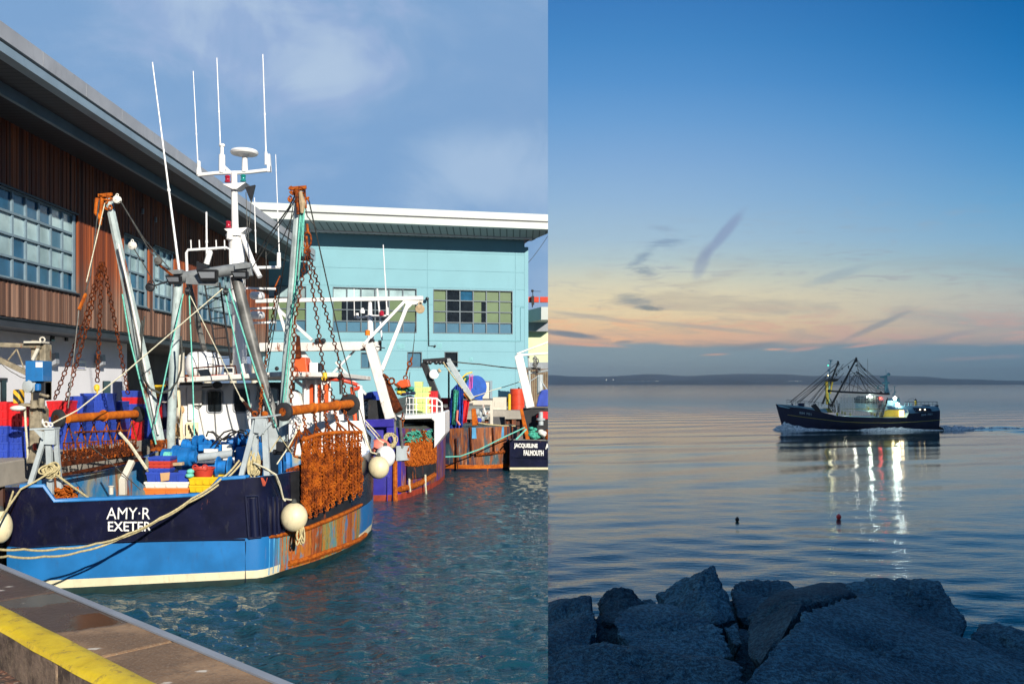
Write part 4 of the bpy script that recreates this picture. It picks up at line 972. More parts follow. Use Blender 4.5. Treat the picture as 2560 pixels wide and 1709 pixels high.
def block(c, r_, mat, par, ax=(0, 1, 0), name='pulley_block'):
    mb = MB(); ax = V(ax).normalized(); mb.lathe(V(c)-ax*.05, ax, [(0, r_*.75), (.012, r_), (.03, r_), (.035, r_*.8), (.065, r_*.8), (.07, r_), (.088, r_), (.10, r_*.75)], 14)
    mb.torus(V(c)+V((0, 0, r_*1.15)), ax, r_*.33, r_*.13, 10, 6); mb.lathe(V(c)-ax*.065, ax, [(0, r_*.22), (.13, r_*.22)], 8)
    return mb.build(name, mat, par, smooth=True)
block(P(293, 499, 19.4), .085, 'crate_white', d1); block(P(331, 614, 19.5), .09, 'crate_white', d1, (.3, 1, .2)); block(P(396, 652, 20.2), .09, 'dark_pole', AB, (.3, 1, .2)); block(P(375, 718, 20.4), .10, 'black_steel', AB)
mb = MB(); mb.tube([B1t+V((-.2, -.1, -.02)), B1t+V((-.22, -.12, -.35)), B1t+V((-.1, -.12, -.5))], .05, 8); mb.tube([B1t+V((-.09, -.12, -.02)), B1t+V((-.13, -.12, -.62))], .035, 8); mb.build('hanging_hook', 'rust_yellow', d1)
mb = MB(); mb.tube([B2t+V((.05, -.14, -.05)), B2t+V((.10, -.15, -.3)), B2t+V((.09, -.14, -.52))], [.04, .075, .035], 8); mb.build('hanging_hook', 'tan_wood', d2)
mb = MB(); mb.tube([B2t+V((-.04, -.12, .0)), B2t+V((.0, -.14, -.55))], .035, 8); mb.tube([B2t+V((-.02, -.12, -.5)), B2t+V((.02, -.12, .08)), B2t+V((.14, -.1, .02)), B2t+V((.17, -.1, -.4))], .022, 6); mb.build('hanging_chain', 'rust', d2)
# ---- A-frame amidships
YA = 20.8
af = MB(); af.tube([P(447, 692, YA), P(438, 830, YA), P(425, 1128, YA)], [.105, .11, .10], 10); af = af.build('gallows_leg', 'pale_steel', AB, smooth=True)
af2 = MB(); af2.tube([P(590, 692, YA), P(642, 900, YA-.2), P(692, 1066, YA-.5)], [.13, .13, .10], 10); af2.build('gallows_leg', 'dark_pole', AB, smooth=True)
af3 = MB(); af3.tube([P(470, 700, YA+.5), P(500, 830, YA+1.2), P(518, 905, YA+1.6)], .07, 8); af3.build('gallows_leg', 'dark_pole', AB, smooth=True)
mb = MB(); mb.tube([P(440, 696, YA), P(620, 668, YA)], .135, 10); mb.build('cross_beam', 'gantry_grey', AB, smooth=True)
mb = MB(); mb.beam(P(418, 682, YA-.1), P(458, 680, YA-.1), .20, .10); mb.build('bracket', 'gantry_grey', AB); mb = MB(); mb.beam(P(590, 668, YA-.1), P(628, 664, YA-.1), .20, .12); mb.build('bracket', 'gantry_grey', AB); mb = MB(); mb.beam(P(466, 700, YA-.12), P(545, 706, YA-.12), .06, .18); mb.build('bracket', 'gantry_grey', AB); mb = MB(); mb.beam(P(622, 664, YA-.1), P(627, 690, YA-.1), .1, .1, (0, 1, 0)); mb.build('bracket', 'gantry_grey', AB, bevel=.01)
def flood(px, py, wd, hg, Y):
    c = P(px, py, Y); mb = MB(); a = wd/F*Y/2; b = hg/F*Y/2
    mb.prism([c+V((-a, 0, b)), c+V((a, 0, b)), c+V((a*.8, .12, -b)), c+V((-a*.8, .12, -b))], (0, .14, 0)); o = mb.build('floodlight', 'black_steel', AB, bevel=.008)
    mb = MB(); mb.add([c+V((-a*.78, -.004, b*.55)), c+V((a*.78, -.004, b*.55)), c+V((a*.66, .085, -b*.5)), c+V((-a*.66, .085, -b*.5))], [(3, 2, 1, 0)]); mb.build('lens', 'trim_grey', o)
flood(431, 698, 38, 19, YA-.35); flood(516, 687, 52, 27, YA-.4); flood(597, 686, 42, 17, YA-.35)
mb = MB(); mb.prism([P(491, 652, YA-.1), P(524, 670, YA-.1), P(491, 674, YA-.1)], (0, .05, 0)); mb.build('bracket', 'black_steel', AB)
for (px, py) in ((469, 728), (564, 730)): block(P(px, py, YA-.25), .10, 'black_steel', AB, (1, .3, 0))
# ladder
mb = MB(); La, Lb, Lc, Ld = P(512, 712, YA-.1), P(546, 910, YA+.3), P(549, 706, YA-.1), P(578, 908, YA+.3)
mb.tube([La, Lb], .02, 6); mb.tube([Lc, Ld], .025, 6)
for k_ in range(8): f = (k_+.4)/8; mb.tube([La.lerp(Lb, f), Lc.lerp(Ld, f)], .013, 5)
mb.build('ladder', 'black_steel', AB)
# ---- wheelhouse
YW = 22.3
wx0, wx1 = X_at(444, YW), X_at(640, YW)
mb = MB(); mb.bx(wx0, YW, 1.0, wx1, YW+3.4, Z_at(957, YW)); wh = mb.build('wheelhouse', 'clean_white', AB, bevel=.06, seg=3)
def rwin(cx, cy, wd, hg, Y, par, mat='glass_dark'):
    c = P(cx, cy, Y); a = wd/F*Y/2; b = hg/F*Y/2; r_ = min(a, b)*.42; pts = []
    for (qx, qz, a0) in ((a-r_, b-r_, 0), (-a+r_, b-r_, 90), (-a+r_, -b+r_, 180), (a-r_, -b+r_, 270)):
        for k_ in range(5): an = R(a0+k_*22.5); pts.append(c+V((qx+r_*math.cos(an), 0, qz+r_*math.sin(an))))
    mb = MB(); mb.prism([q+V((0, -.005, 0)) for q in pts], (0, .012, 0)); o = mb.build('window', mat, par)
    mb = MB(); mb.tube(pts+[pts[0], pts[1]], .022, 6); mb.build('window_rim', 'trim_grey', o, smooth=True)
rwin(537, 1003, 38, 56, YW-.012, wh); rwin(603, 1000, 38, 60, YW-.012, wh)
mb = MB(); mb.bx(X_at(448, YW), YW-.02, 1.3, X_at(466, YW), YW-.001, Z_at(968, YW)); mb.build('door', 'crate_white', wh, bevel=.01)
mb = MB(); mb.bx(X_at(488, YW), YW-.12, Z_at(1012, YW), X_at(508, YW), YW-.001, Z_at(975, YW)); mb.build('junction_box', 'crate_white', wh, bevel=.015)
mb = MB(); mb.rope([P(487, 1008, YW-.1), P(508, 1006, YW-.1)], .012, .10); mb.build('cable', 'hose_black', wh)
mb = MB(); mb.bx(X_at(473, YW), YW-.1, Z_at(1050, YW), X_at(483, YW), YW-.001, Z_at(1008, YW)); mb.build('junction_box', 'clean_white', wh, bevel=.015)
mb = MB(); mb.bx(X_at(470, YW), YW-.16, Z_at(1095, YW), X_at(497, YW), YW-.001, Z_at(1055, YW))
mb.build('control_box', 'cream', wh, bevel=.015)
mb = MB()
for k_ in range(6): mb.tube([P(472+k_*4, 1062+(k_ % 3)*9, YW-.2), P(474+k_*4, 1070+(k_ % 3)*9, YW-.26)], .02, 6)
mb.build('valve', 'black_steel', wh)
mb = MB(); mb.beam(P(452, 958, YW-.3), P(505, 957, YW-.3), .12, .09); mb.lathe(P(540, 962, YW-.35), (0, 1, 0), [(0, .09), (.2, .09), (.22, .05)], 12); mb.beam(P(505, 968, YW-.2), P(530, 966, YW-.2), .06, .04); mb.build('deck_light', 'black_steel', wh)
# casing beside the door (left edge), shelves with gear
mb = MB(); mb.beam(P(446, 968, YW-.9), P(457, 1120, YW-.9), .06, .06, (0, 1, 0)); mb.beam(P(438, 1002, YW-.6), P(436, 1130, YW-.6), .045, .045, (0, 1, 0)); mb.beam(P(436, 1092, YW-.6), P(462, 1092, YW-.8), .3, .03); mb.build('shelf_rack', 'cream', AB)
mb = MB()
rg = random.Random(4)
for k_ in range(9): mb.ball(P(446+rg.uniform(-6, 9), 985+k_*13, YW-.6), rg.uniform(.04, .085), 8, 6, (1, 1, 1.4))
mb.build('hung_gear', 'cardboard', AB)
# roof deck with long overhang
RZ_ = Z_at(946, 21.0)
mb = MB(); mb.prism([P(431, 957, 20.95), P(700, 941, 20.85), P(845, 942, 22.6), V((-4.2, 26, RZ_-.03)), V((-8.9, 26, RZ_-.03)), V((-8.75, 23, RZ_-.06))], (0, 0, .12)); rd = mb.build('wheelhouse_roof', 'white_rusty', AB, bevel=.02)
mb = MB(); mb.prism([P(600, 1116, YW-.02), P(625, 1118, YW-.02), P(610, 1035, YW-.02), P(603, 1035, YW-.02)], (0, .01, 0)); mb.build('fairing', 'white_paint', wh)
# starboard side casing, slots, arches
YC = 22.7
mb = MB(); cx0 = X_at(643, YC)
mb.prism([P(640, 1130, YC), P(735, 1130, YC), P(735, 955, YC), P(640, 955, YC)], (0, .12, 0)); sc1 = mb.build('side_casing', 'black_steel', AB)
rwin(677, 1003, 36, 66, YC-.02, sc1, 'glass_pale'); 
mb = MB(); mb.bx(X_at(659, YC), YC-.03, Z_at(1037, YC), X_at(695, YC), YC-.015, Z_at(1006, YC)); mb.build('blind', 'glass_dark', sc1)
mb = MB(); mb.prism([P(652, 1044, YC-.1), P(712, 1040, YC-.1), P(716, 1130, YC-.1), P(660, 1130, YC-.1)], (0, .1, 0)); mb.build('side_panel', 'rust_dark', AB)
mb = MB(); mb.prism([P(664, 1060, YC-.3), P(690, 1046, YC-.3), P(708, 1120, YC-.3), P(676, 1130, YC-.3)], (0, .1, 0)); mb.build('side_panel', 'grey_steel', AB)
mb = MB(); mb.prism([P(722, 1132, YC-.3), P(722, 985, YC-.3), P(730, 972, YC-.3), P(745, 985, YC-.3), P(753, 1010, YC-.3), P(757, 1132, YC-.3)], (0, .5, 0)); mb.build('ventilator_casing', 'clean_white', AB, bevel=.05)
mb = MB(); mb.bx(X_at(755, YC), YC, 1.0, X_at(826, YC), YC+.10, Z_at(950, YC)); sw = mb.build('shelter_wall', 'clean_white', AB, bevel=.02)
for (a, b, c_, d_) in ((774, 784, 960, 1030), (795, 803, 960, 1030), (811, 821, 960, 1030)):
    mb = MB(); mb.prism([P(a, d_, YC-.02), P(b, d_, YC-.02), P(b, c_+4, YC-.02), P((a+b)/2+2, c_, YC-.02), P((a+b)/2-2, c_, YC-.02), P(a, c_+4, YC-.02)], (0, .019, 0)); mb.build('red_slot', 'orange_red', sw)
mb = MB()
for q in (763, 790, 806): mb.beam(P(q, 948, YC-.12), P(q, 1130, YC-.12), .05, .08, (0, 1, 0))
mb.beam(P(738, 950, YC-.2), P(762, 968, YC-.2), .08, .06, (0, 1, 0)); mb.build('stiffener', 'clean_white', sw, bevel=.008)
mb = MB(); mb.prism([P(722, 1135, YC-.6), P(722, 1060, YC-.6), P(830, 1050, YC-.6), P(905, 1052, YC-.4), P(918, 1150, YC-.4), P(905, 1150, YC-.4)], (0, .06, 0)); mb.build('bulwark_panel', 'clean_white', AB)
mb = MB(); mb.prism([P(893, 960, YC), P(905, 964, YC), P(912, 1060, YC), P(928, 1150, YC), P(916, 1164, YC), P(898, 1050, YC)], (0, .08, 0)); mb.build('bulwark_panel', 'clean_white', AB, bevel=.01)
mb = MB(); mb.prism([P(826, 1010, YC+.3), P(855, 1010, YC+.3), P(855, 985, YC+.3), P(862, 985, YC+.3), P(872, 1100, YC+.3), P(826, 1100, YC+.3)], (0, .1, 0)); mb.build('shelter_post', 'clean_white', AB)
mb = MB(); mb.tube([P(822, 947, YC), P(850, 949, YC), P(875, 955, YC+.1), P(893, 962, YC+.2), P(899, 966, YC+.1), P(893, 971, YC-.1), P(882, 974, YC-.2)], .05, 8); mb.build('red_rail', 'red_paint', AB, smooth=True)
mb = MB(); mb.tube([P(880, 966, YC-.2), P(888, 1052, YC-.2)], .055, 8); mb.build('red_rail', 'orange_red', AB, smooth=True)
mb = MB(); mb.tube([P(853, 985, YC-.1), P(852, 948, YC-.1)], .045, 8); mb.ball(P(852, 940, YC-.1), .065, 10, 8); mb.build('vent_pipe', 'black_steel', AB, smooth=True)
mb = MB(); mb.tube([P(874, 985, YC-.25), P(877, 1010, YC-.25)], .07, 8); mb.build('vent_pipe', 'tan_wood', AB, smooth=True)
mb = MB(); mb.ball(P(692, 921, YW-.2), .055, 10, 8); mb.build('horn', 'black_steel', AB)
# funnel, boxes, rails, liferaft
mb = MB(); mb.prism([P(733, 930, 22.9), P(768, 930, 22.9), P(764, 893, 22.9), P(737, 892, 22.9)], (0, .5, 0)); mb.build('funnel_cowl', 'orange_red', AB, bevel=.02)
mb = MB(); mb.prism([P(738, 893, 22.8), P(752, 893, 22.8), P(748, 840, 22.8), P(741, 836, 22.8)], (0, .08, 0)); mb.build('exhaust_pipe', 'rust_dark', AB)
mb = MB(); mb.bx(X_at(773, 23), 23, Z_at(931, 23), X_at(794, 23), 23.4, Z_at(906, 23)); mb.build('roof_locker', 'clean_white', AB, bevel=.02)
mb = MB(); mb.bx(X_at(794.3, 23), 23.02, Z_at(929, 23), X_at(799, 23), 23.38, Z_at(907, 23)); mb.build('roof_locker', 'glass_dark', AB)
lr = thing('life_raft', 'white barrel shaped life raft canister on the near trawler wheelhouse roof', 'life raft', tuple(P(500, 935, 21.9)))
mb = MB(); ax = V((.93, .36, .0)).normalized(); c = P(463, 911, 21.9); mb.lathe(c, ax, [(0, .12), (.05, .24), (.12, .31), (.22, .33), (.44, .33), (.446, .355), (.50, .355), (.506, .33), (.75, .31), (.85, .24), (.9, .12)], 20)
mb.build('canister', 'clean_white', lr, smooth=True)
mb = MB(); mb.torus(c+ax*.30, ax, .335, .012, 24, 5); mb.torus(c+ax*.65, ax, .325, .012, 24, 5); mb.build('strap', 'wire', lr)
mb = MB(); mb.beam(c+ax*.15+V((0, 0, -.36)), c+ax*.15+V((0, 0, -.25)), .3, .06, (0, 1, 0)); mb.beam(c+ax*.7+V((0, 0, -.36)), c+ax*.7+V((0, 0, -.25)), .3, .06, (0, 1, 0)); mb.beam(c+V((0, 0, -.36)), c+ax*.9+V((0, 0, -.36)), .06, .05); mb.build('cradle', 'rust', lr)
mb = MB()
Yr = 21.05
mb.tube([P(484, 942, Yr), P(483, 920, Yr), P(545, 915, Yr), P(588, 914, Yr), P(592, 938, Yr)], .02, 6); mb.tube([P(541, 941, Yr), P(541, 915, Yr)], .018, 6); mb.build('guard_rail', 'rust_dark', AB)
mb = MB(); mb.beam(P(484, 943, Yr), P(624, 936, Yr), .06, .06); mb.build('toe_rail', 'red_paint', AB)
mb = MB(); mb.prism([P(493, 924, Yr-.05), P(520, 922, Yr-.05), P(528, 941, Yr-.05), P(502, 943, Yr-.05)], (0, .06, 0)); mb.build('solar_panel', 'glass_dark', AB, bevel=.01)
mb = MB(); mb.bx(X_at(559, Yr), Yr, Z_at(938, Yr), X_at(583, Yr), Yr+.2, Z_at(918, Yr)); mb.bx(X_at(602, Yr), Yr, Z_at(935, Yr), X_at(620, Yr), Yr+.25, Z_at(908, Yr)); mb.build('roof_locker', 'white_paint', AB, bevel=.02)
mb = MB(); mb.bx(X_at(560, Yr), Yr-.01, Z_at(930, Yr), X_at(582, Yr), Yr-.002, Z_at(920, Yr)); mb.build('lamp_lens', 'glass_dark', AB)
# ---- mast with aerials
YM = 24.4
mb = MB(); mb.tube([P(600, 936, YM), P(598, 800, YM), P(592, 640, YM), P(590, 590, YM)], [.20, .19, .22, .20], 12); mb.tube([P(588, 590, YM), P(585, 430, YM)], [.10, .085], 10); mast = mb.build('mast', 'mast_white', AB, smooth=True)
mb = MB(); mb.tube([P(495, 438, YM), P(540, 433, YM), P(620, 431, YM), P(672, 425, YM)], .055, 8); mb.build('yard', 'mast_white', mast, smooth=True)
mb = MB(); mb.tube([P(560, 417, YM), P(583, 438, YM)], .045, 8); mb.build('mast_bracket', 'mast_white', mast); mb = MB(); mb.prism([P(556, 460, YM-.2), P(614, 456, YM-.2), P(592, 472, YM-.2), P(580, 472, YM-.2)], (0, .4, 0)); mb.build('mast_bracket', 'mast_white', mast); mb = MB(); mb.prism([P(560, 572, YM-.2), P(620, 568, YM-.2), P(596, 588, YM-.2), P(580, 588, YM-.2)], (0, .4, 0)); mb.lathe(P(590, 590, YM)-V((0, 0, .02)), (0, 0, 1), [(0, .28), (.05, .28)], 14)
mb.tube([P(606, 590, YM-.1), P(637, 668, YM-.3), P(650, 692, YM-.4)], .07, 8); mb.build('mast_bracket', 'mast_white', mast); mb = MB(); mb.tube([P(575, 595, YM), P(580, 700, YM)], .04, 8); mb.build('mast_bracket', 'mast_white', mast); mb = MB(); mb.tube([P(592, 670, YM), P(700, 668, YM)], .045, 8); mb.build('mast_bracket', 'mast_white', mast, smooth=False)
def whip(p0, p1, r0=.028, r1=.016, mid=True):
    r0 *= .62; r1 *= .62
    mb = MB(); a, b = P(*p0), P(*p1); mb.tube([a, a.lerp(b, .45), b], [r0, (r0+r1)/2, r1], 6)
    if mid: mb.lathe(a.lerp(b, .38), (b-a), [(0, r0*1.3), (.06, r0*1.3)], 8)
    mb.build('whip_aerial', 'mast_white', mast, smooth=True)
whip((448, 676, 21.2), (381, 156, 21.2), .050, .022); whip((496, 436, YM), (483, 178, YM)); whip((551, 366, YM), (542, 145, YM), .03, .02); whip((665, 382, YM), (657, 136, YM), .034, .022)
whip((698, 630, YM-.5), (689, 386, YM-.5)); whip((517, 655, 22), (516, 530, 22), .04, .035); whip((640, 632, 23.5), (636, 494, 23.5), .026, .02)
mb = MB(); mb.lathe(P(497, 438, YM), (0, 0, 1), [(0, .07), (.1, .075), (.22, .05), (.38, .05), (.40, .03)], 10); mb.build('aerial_base', 'mast_white', mast); mb = MB(); mb.lathe(P(555, 432, YM), (0, 0, 1), [(0, .09), (.5, .085), (.52, .05), (.72, .05), (.74, .08), (.80, .08)], 10); mb.build('aerial_base', 'mast_white', mast); mb = MB(); mb.beam(P(674, 430, YM), P(671, 386, YM), .1, .1, (0, 1, 0)); mb.lathe(P(665, 412, YM), (0, 0, 1), [(0, .04), (.36, .04)], 8); mb.build('aerial_base', 'mast_white', mast); mb = MB(); mb.lathe(P(697, 668, YM-.5), (0, 0, 1), [(0, .06), (.4, .05)], 8); mb.build('aerial_base', 'mast_white', mast); mb = MB(); mb.lathe(P(516, 660, 22), (.3, 0, 1), [(0, .07), (.32, .07), (.36, .04)], 10)
mb.build('aerial_base', 'mast_white', mast, smooth=False)
mb = MB(); mb.lathe(P(611, 392, YM), (0, 0, 1), [(0, .10), (.06, .16), (.07, .36), (.12, .385), (.17, .36), (.21, .2), (.22, .02)], 24); mb.lathe(P(612, 430, YM), (0, 0, 1), [(0, .09), (.43, .07)], 10); mb.build('satellite_dome', 'mast_white', mast, smooth=True)
for (px, py, mt) in ((569, 456, 'red_lens'), (608, 454, 'green_lens'), (571, 570, 'red_lens')):
    mb = MB(); mb.lathe(P(px, py, YM-.1), (0, 0, 1), [(0, .08), (.02, .085), (.05, .065), (.13, .065), (.16, .08), (.19, .06)], 12); mb.build('navigation_light', mt, mast, smooth=True)
mb = MB(); mb.prism([P(612, 468, YM-.1), P(637, 462, YM-.1), P(627, 505, YM-.1)], (0, .1, 0)); mb.build('day_shape', 'black_steel', mast)
mb = MB(); mb.lathe(P(575, 600, YM-.2), (0, 0, 1), [(0, .06), (.02, .1), (.2, .09), (.24, .04)], 10); mb.build('horn', 'mast_white', mast)
# stacked lamps on brackets right of the mast
for k_, yy_ in enumerate((738, 786, 822)):
    mb = MB(); mb.beam(P(612, yy_-14 if k_ else 720, 23), P(690, yy_-17 if k_ else 722, 23), .06, .05); mb.build('bracket', 'mast_white', mast)
for k_, yy_ in enumerate((737, 786)):
    mb = MB(); mb.bx(X_at(622, 22.9), 22.9, Z_at(yy_+10, 22.9), X_at(656, 22.9), 23.2, Z_at(yy_-9, 22.9)); mb.build('radar_scanner', 'mast_white', mast, bevel=.08, seg=3)
# aerial goal-post frame
mb = MB(); Yg = 22
mb.tube([P(468, 690, Yg), P(466, 632, Yg), P(470, 625, Yg), P(566, 619, Yg), P(576, 624, Yg), P(577, 690, Yg)], .035, 8)
for q in (478, 499, 541, 562): mb.tube([P(q, 624, Yg), P(q-1, 600, Yg)], .016, 5)
mb.build('aerial_frame', 'mast_white', AB, smooth=True)
# ---- winch
YV = 18.9
wn_ = MB(); wn_.lathe(P(408, 1144, YV), (1, -.02, .04), [(0, .14), (.01, .20), (.28, .20), (.30, .24), (.36, .24), (.38, .20), (.60, .20), (.62, .13), (.72, .13)], 16); wn_.lathe(P(436, 1142, YV), (1, 0, .04), [(0, .26), (.06, .26), (.08, .16), (.3, .16)], 16); wn_ = wn_.build('winch', 'winch_blue', AB, smooth=True)
mb = MB(); mb.tube([P(498, 1143, YV), P(583, 1133, YV)], .085, 12); mb.build('winch_shaft', 'grey_steel', wn_, smooth=True)
mb = MB(); mb.lathe(P(412, 1140, YV-.22), (1, 0, 0), [(0, .10), (.03, .085), (.13, .085), (.16, .10)], 14)
for k_ in range(6): mb.torus(P(414+k_*2.2, 1140, YV-.22), (1, 0, 0), .09, .012, 14, 5)
mb.build('rope_drum', 'rope_green', wn_, smooth=True)
rg = random.Random(9)
for k_, (px, py, r_, L_) in enumerate(((455, 1112, .14, .34), (486, 1105, .15, .2), (508, 1110, .12, .25), (566, 1104, .16, .2), (592, 1100, .17, .26), (615, 1090, .16, .3), (548, 1120, .15, .3), (590, 1128, .14, .35), (622, 1118, .16, .3), (528, 1113, .12, .2), (470, 1126, .12, .3))):
    mb = MB(); mb.lathe(P(px, py, YV+.35), (1, rg.uniform(-.3, .3), rg.uniform(-.2, .2)), [(0, r_*.6), (.03, r_), (L_*.4, r_), (L_*.42, r_*.75), (L_*.8, r_*.75), (L_*.82, r_), (L_, r_), (L_+.02, r_*.5)], 14)
    mb.beam(P(px, py, YV+.35), P(px+4, py+30, YV+.35), .08, .08, (0, 1, 0)); mb.build('winch_motor', 'winch_blue', wn_, smooth=True)
mb = MB(); mb.bx(X_at(495, YV+.1), YV+.1, Z_at(1128, YV), X_at(585, YV+.1), YV+.5, Z_at(1112, YV)); mb.bx(X_at(585, YV), YV+.1, Z_at(1180, YV), X_at(645, YV), YV+.8, Z_at(1118, YV)); mb.bx(X_at(420, YV), YV+.3, 1.03, X_at(640, YV), YV+1.1, Z_at(1160, YV)); mb.build('winch_bed', 'winch_blue', wn_, bevel=.02)
mb = MB(); mb.bx(X_at(508, YV), YV+.04, Z_at(1131, YV), X_at(542, YV), YV+.09, Z_at(1122, YV)); mb.bx(X_at(554, YV), YV+.04, Z_at(1127, YV), X_at(577, YV), YV+.09, Z_at(1111, YV)); mb.build('valve_block', 'crate_white', wn_)
mb = MB(); mb.lathe(P(543, 1168, 18.45), (1, .05, 0), [(0, .12), (.01, .24), (.04, .24), (.05, .15), (.24, .15), (.25, .24), (.28, .24), (.29, .12)], 18); mb.build('winch_drum', 'winch_blue', wn_, smooth=True)
mb = MB()
for pts in (((520, 1080), (532, 1078), (548, 1092), (560, 1100), (585, 1084), (600, 1074), (618, 1078), (622, 1092)), ((516, 1090), (520, 1078), (534, 1082), (546, 1098), (552, 1110)), ((530, 1112), (545, 1096), (560, 1080), (580, 1074), (596, 1080), (600, 1096)), ((560, 1098), (575, 1082), (590, 1078), (610, 1082), (618, 1096)), ((540, 1116), (552, 1100), (566, 1090), (580, 1096)), ((640, 1060), (628, 1078), (612, 1090))):
    mb.tube([P(a, b, YV-.05+.03*math.sin(a)) for a, b in pts], .018, 6)
mb.build('hydraulic_hose', 'hose_black', wn_, smooth=True)
mb = MB(); mb.bx(X_at(418, 18.2), 18.2, Z_at(1158, 18.2)-.32, X_at(440, 18.2), 18.5, Z_at(1158, 18.2)-.02); mb.tube([P(441, 1140, 18.3), P(441, 1160, 18.3)], .018, 6); mb.build('winch_foot', 'black_steel', wn_)
mb = MB(); mb.beam(P(426, 1160, 18.1), P(458, 1158, 18.1), .12, .06); mb.build('plank', 'tan_wood', AB)
# ---- standing rigging
rg_ = lambda nm, pts, r, mat, sag=0.0, par=AB, n=8: MB().rope([P(*q) for q in pts], r, sag, n, 5).build(nm, mat, par)
W = 'wire'
for (pts, r, mat, sag) in (
    (((300, 502, 19.4), (362, 600, 20), (440, 690, 20.8)), .013, W, 0), (((303, 505, 19.4), (364, 610, 20), (385, 640, 20.2)), .013, W, 0),
    (((396, 660, 20.2), (432, 690, 20.6)), .03, 'rust', 0), (((380, 716, 20.4), (430, 700, 20.6)), .02, 'black_steel', 0),
    (((334, 620, 19.5), (362, 665, 19.8), (392, 720, 20.4)), .012, W, 0), (((306, 735, 19.9), (325, 850, 20.1), (390, 1110, 20.3)), .020, 'rope_green', 0),
    (((296, 610, 19.5), (330, 780, 19.8), (350, 900, 19.9)), .012, W, 0),
    (((458, 735, 20.6), (430, 860, 20.2), (388, 1060, 19.8)), .016, 'rope_green', 0), (((473, 735, 20.6), (482, 950, 20.2), (486, 1095, 19.3)), .016, 'rope_green', 0),
    (((560, 720, 20.6), (590, 860, 20.2), (626, 1022, 19.5)), .016, 'rope_green', 0), (((573, 722, 20.6), (640, 930, 20.0), (697, 1086, 19.7)), .018, 'rope_green', 0),
    (((476, 740, 20.6), (540, 870, 20.2), (602, 995, 19.3)), .012, 'rope_pale', 0), (((602, 995, 19.3), (610, 1005, 19.2)), .03, 'rope_pale', 0), (((610, 1005, 19.2), (637, 1038, 17.7)), .035, 'rust_dark', 0),
    (((126, 1060, 16.7), (192, 1026, 17), (310, 933, 18.0), (430, 830, 19.4), (556, 722, 20.7)), .014, 'rope_pale', 0),
    (((248, 500, 19.4), (226, 690, 18.4), (214, 730, 18.1)), .013, W, 0), (((262, 508, 19.4), (216, 705, 18.2)), .012, 'rope_pale', 0), (((214, 735, 18.1), (197, 775, 17.9)), .035, 'rust_bright', 0), (((197, 775, 17.9), (170, 1020, 17.3)), .012, W, 0),
    (((742, 480, 19.6), (722, 520, 20), (664, 600, 21.5), (640, 640, 22.2)), .018, 'wire', 0), (((738, 500, 19.6), (700, 560, 20.5), (618, 690, 21.5)), .013, W, 0), (((740, 520, 19.6), (705, 600, 20.8), (665, 640, 21.8)), .012, W, 0),
    (((664, 600, 21.5), (668, 760, 21.5), (662, 930, 21.5)), .012, W, 0), (((726, 560, 19.8), (706, 690, 20.6), (668, 930, 21.4)), .012, W, 0), (((735, 500, 19.6), (700, 720, 20.4), (640, 1000, 20.9)), .010, W, 0),
    (((760, 500, 19.6), (768, 540, 19.7), (784, 560, 19.8)), .014, W, 0), (((772, 500, 19.6), (810, 670, 20.8), (850, 850, 22), (882, 966, 22.4)), .016, W, 0), (((882, 966, 22.4), (905, 1040, 22.3), (930, 1130, 22.2)), .014, W, 0),
    (((752, 520, 19.5), (738, 700, 19.7), (706, 1030, 19.9)), .020, 'rope_green', 0), (((760, 520, 19.5), (746, 700, 19.6), (714, 1000, 19.8)), .014, 'rope_green', 0), (((757, 500, 19.5), (752, 600, 19.6)), .02, 'rope_green', 0), (((762, 505, 19.5), (756, 640, 19.6)), .012, 'rope_green', 0),
    (((730, 1134, 18), (700, 1090, 18.6), (660, 1150, 17.9)), .012, 'rope_cream', 0),
    (((692, 1160, 18), (722, 1115, 18.3), (752, 1060, 18.6)), .016, 'rope_pale', 0),
    (((585, 720, 20.8), (520, 760, 20.8), (372, 870, 20.8)), .012, 'hose_black', 0),
    (((615, 480, 24.3), (618, 560, 24.3), (612, 690, 24.3)), .012, W, 0), (((628, 500, 24.3), (620, 600, 24.3), (604, 780, 24.0)), .010, W, 0), (((610, 690, 22), (616, 820, 22), (640, 935, 22)), .012, W, 0),
    (((700, 690, 23.4), (686, 720, 23)), .02, 'rust', 0), (((177, 1078, 17), (265, 1145, 17.4), (352, 1224, 17.6)), .010, W, 0),
    (((298, 1080, 17.6), (325, 1110, 17.7), (367, 1172, 17.7)), .030, 'rope_pale', 0),
    ):
    rg_('rigging', pts, r, mat, sag)
# big looped hose between the booms
mb = MB(); mb.tube([P(a, b, 20.0) for a, b in ((356, 800), (350, 860), (350, 910), (358, 945), (374, 970), (400, 981), (425, 975), (442, 955), (452, 925), (455, 880), (452, 840))], .022, 6)
mb.tube([P(a, b, 19.95) for a, b in ((362, 790), (354, 860), (354, 910), (362, 948), (378, 974), (402, 984), (420, 978))], .016, 6); mb.build('hose_loop', 'rope_dark', AB, smooth=True)
# chain from the right boom and the centre line
mb = MB(); mb.chain(P(692, 720, 21.6), P(672, 860, 21.6), .12, .036, .012); mb.chain(P(672, 870, 21.2), P(655, 960, 20.6), .12, .036, .012); mb.chain(P(656, 960, 18.4), P(650, 1025, 17.7), .11, .035, .012); mb.build('chain', 'rust', AB)

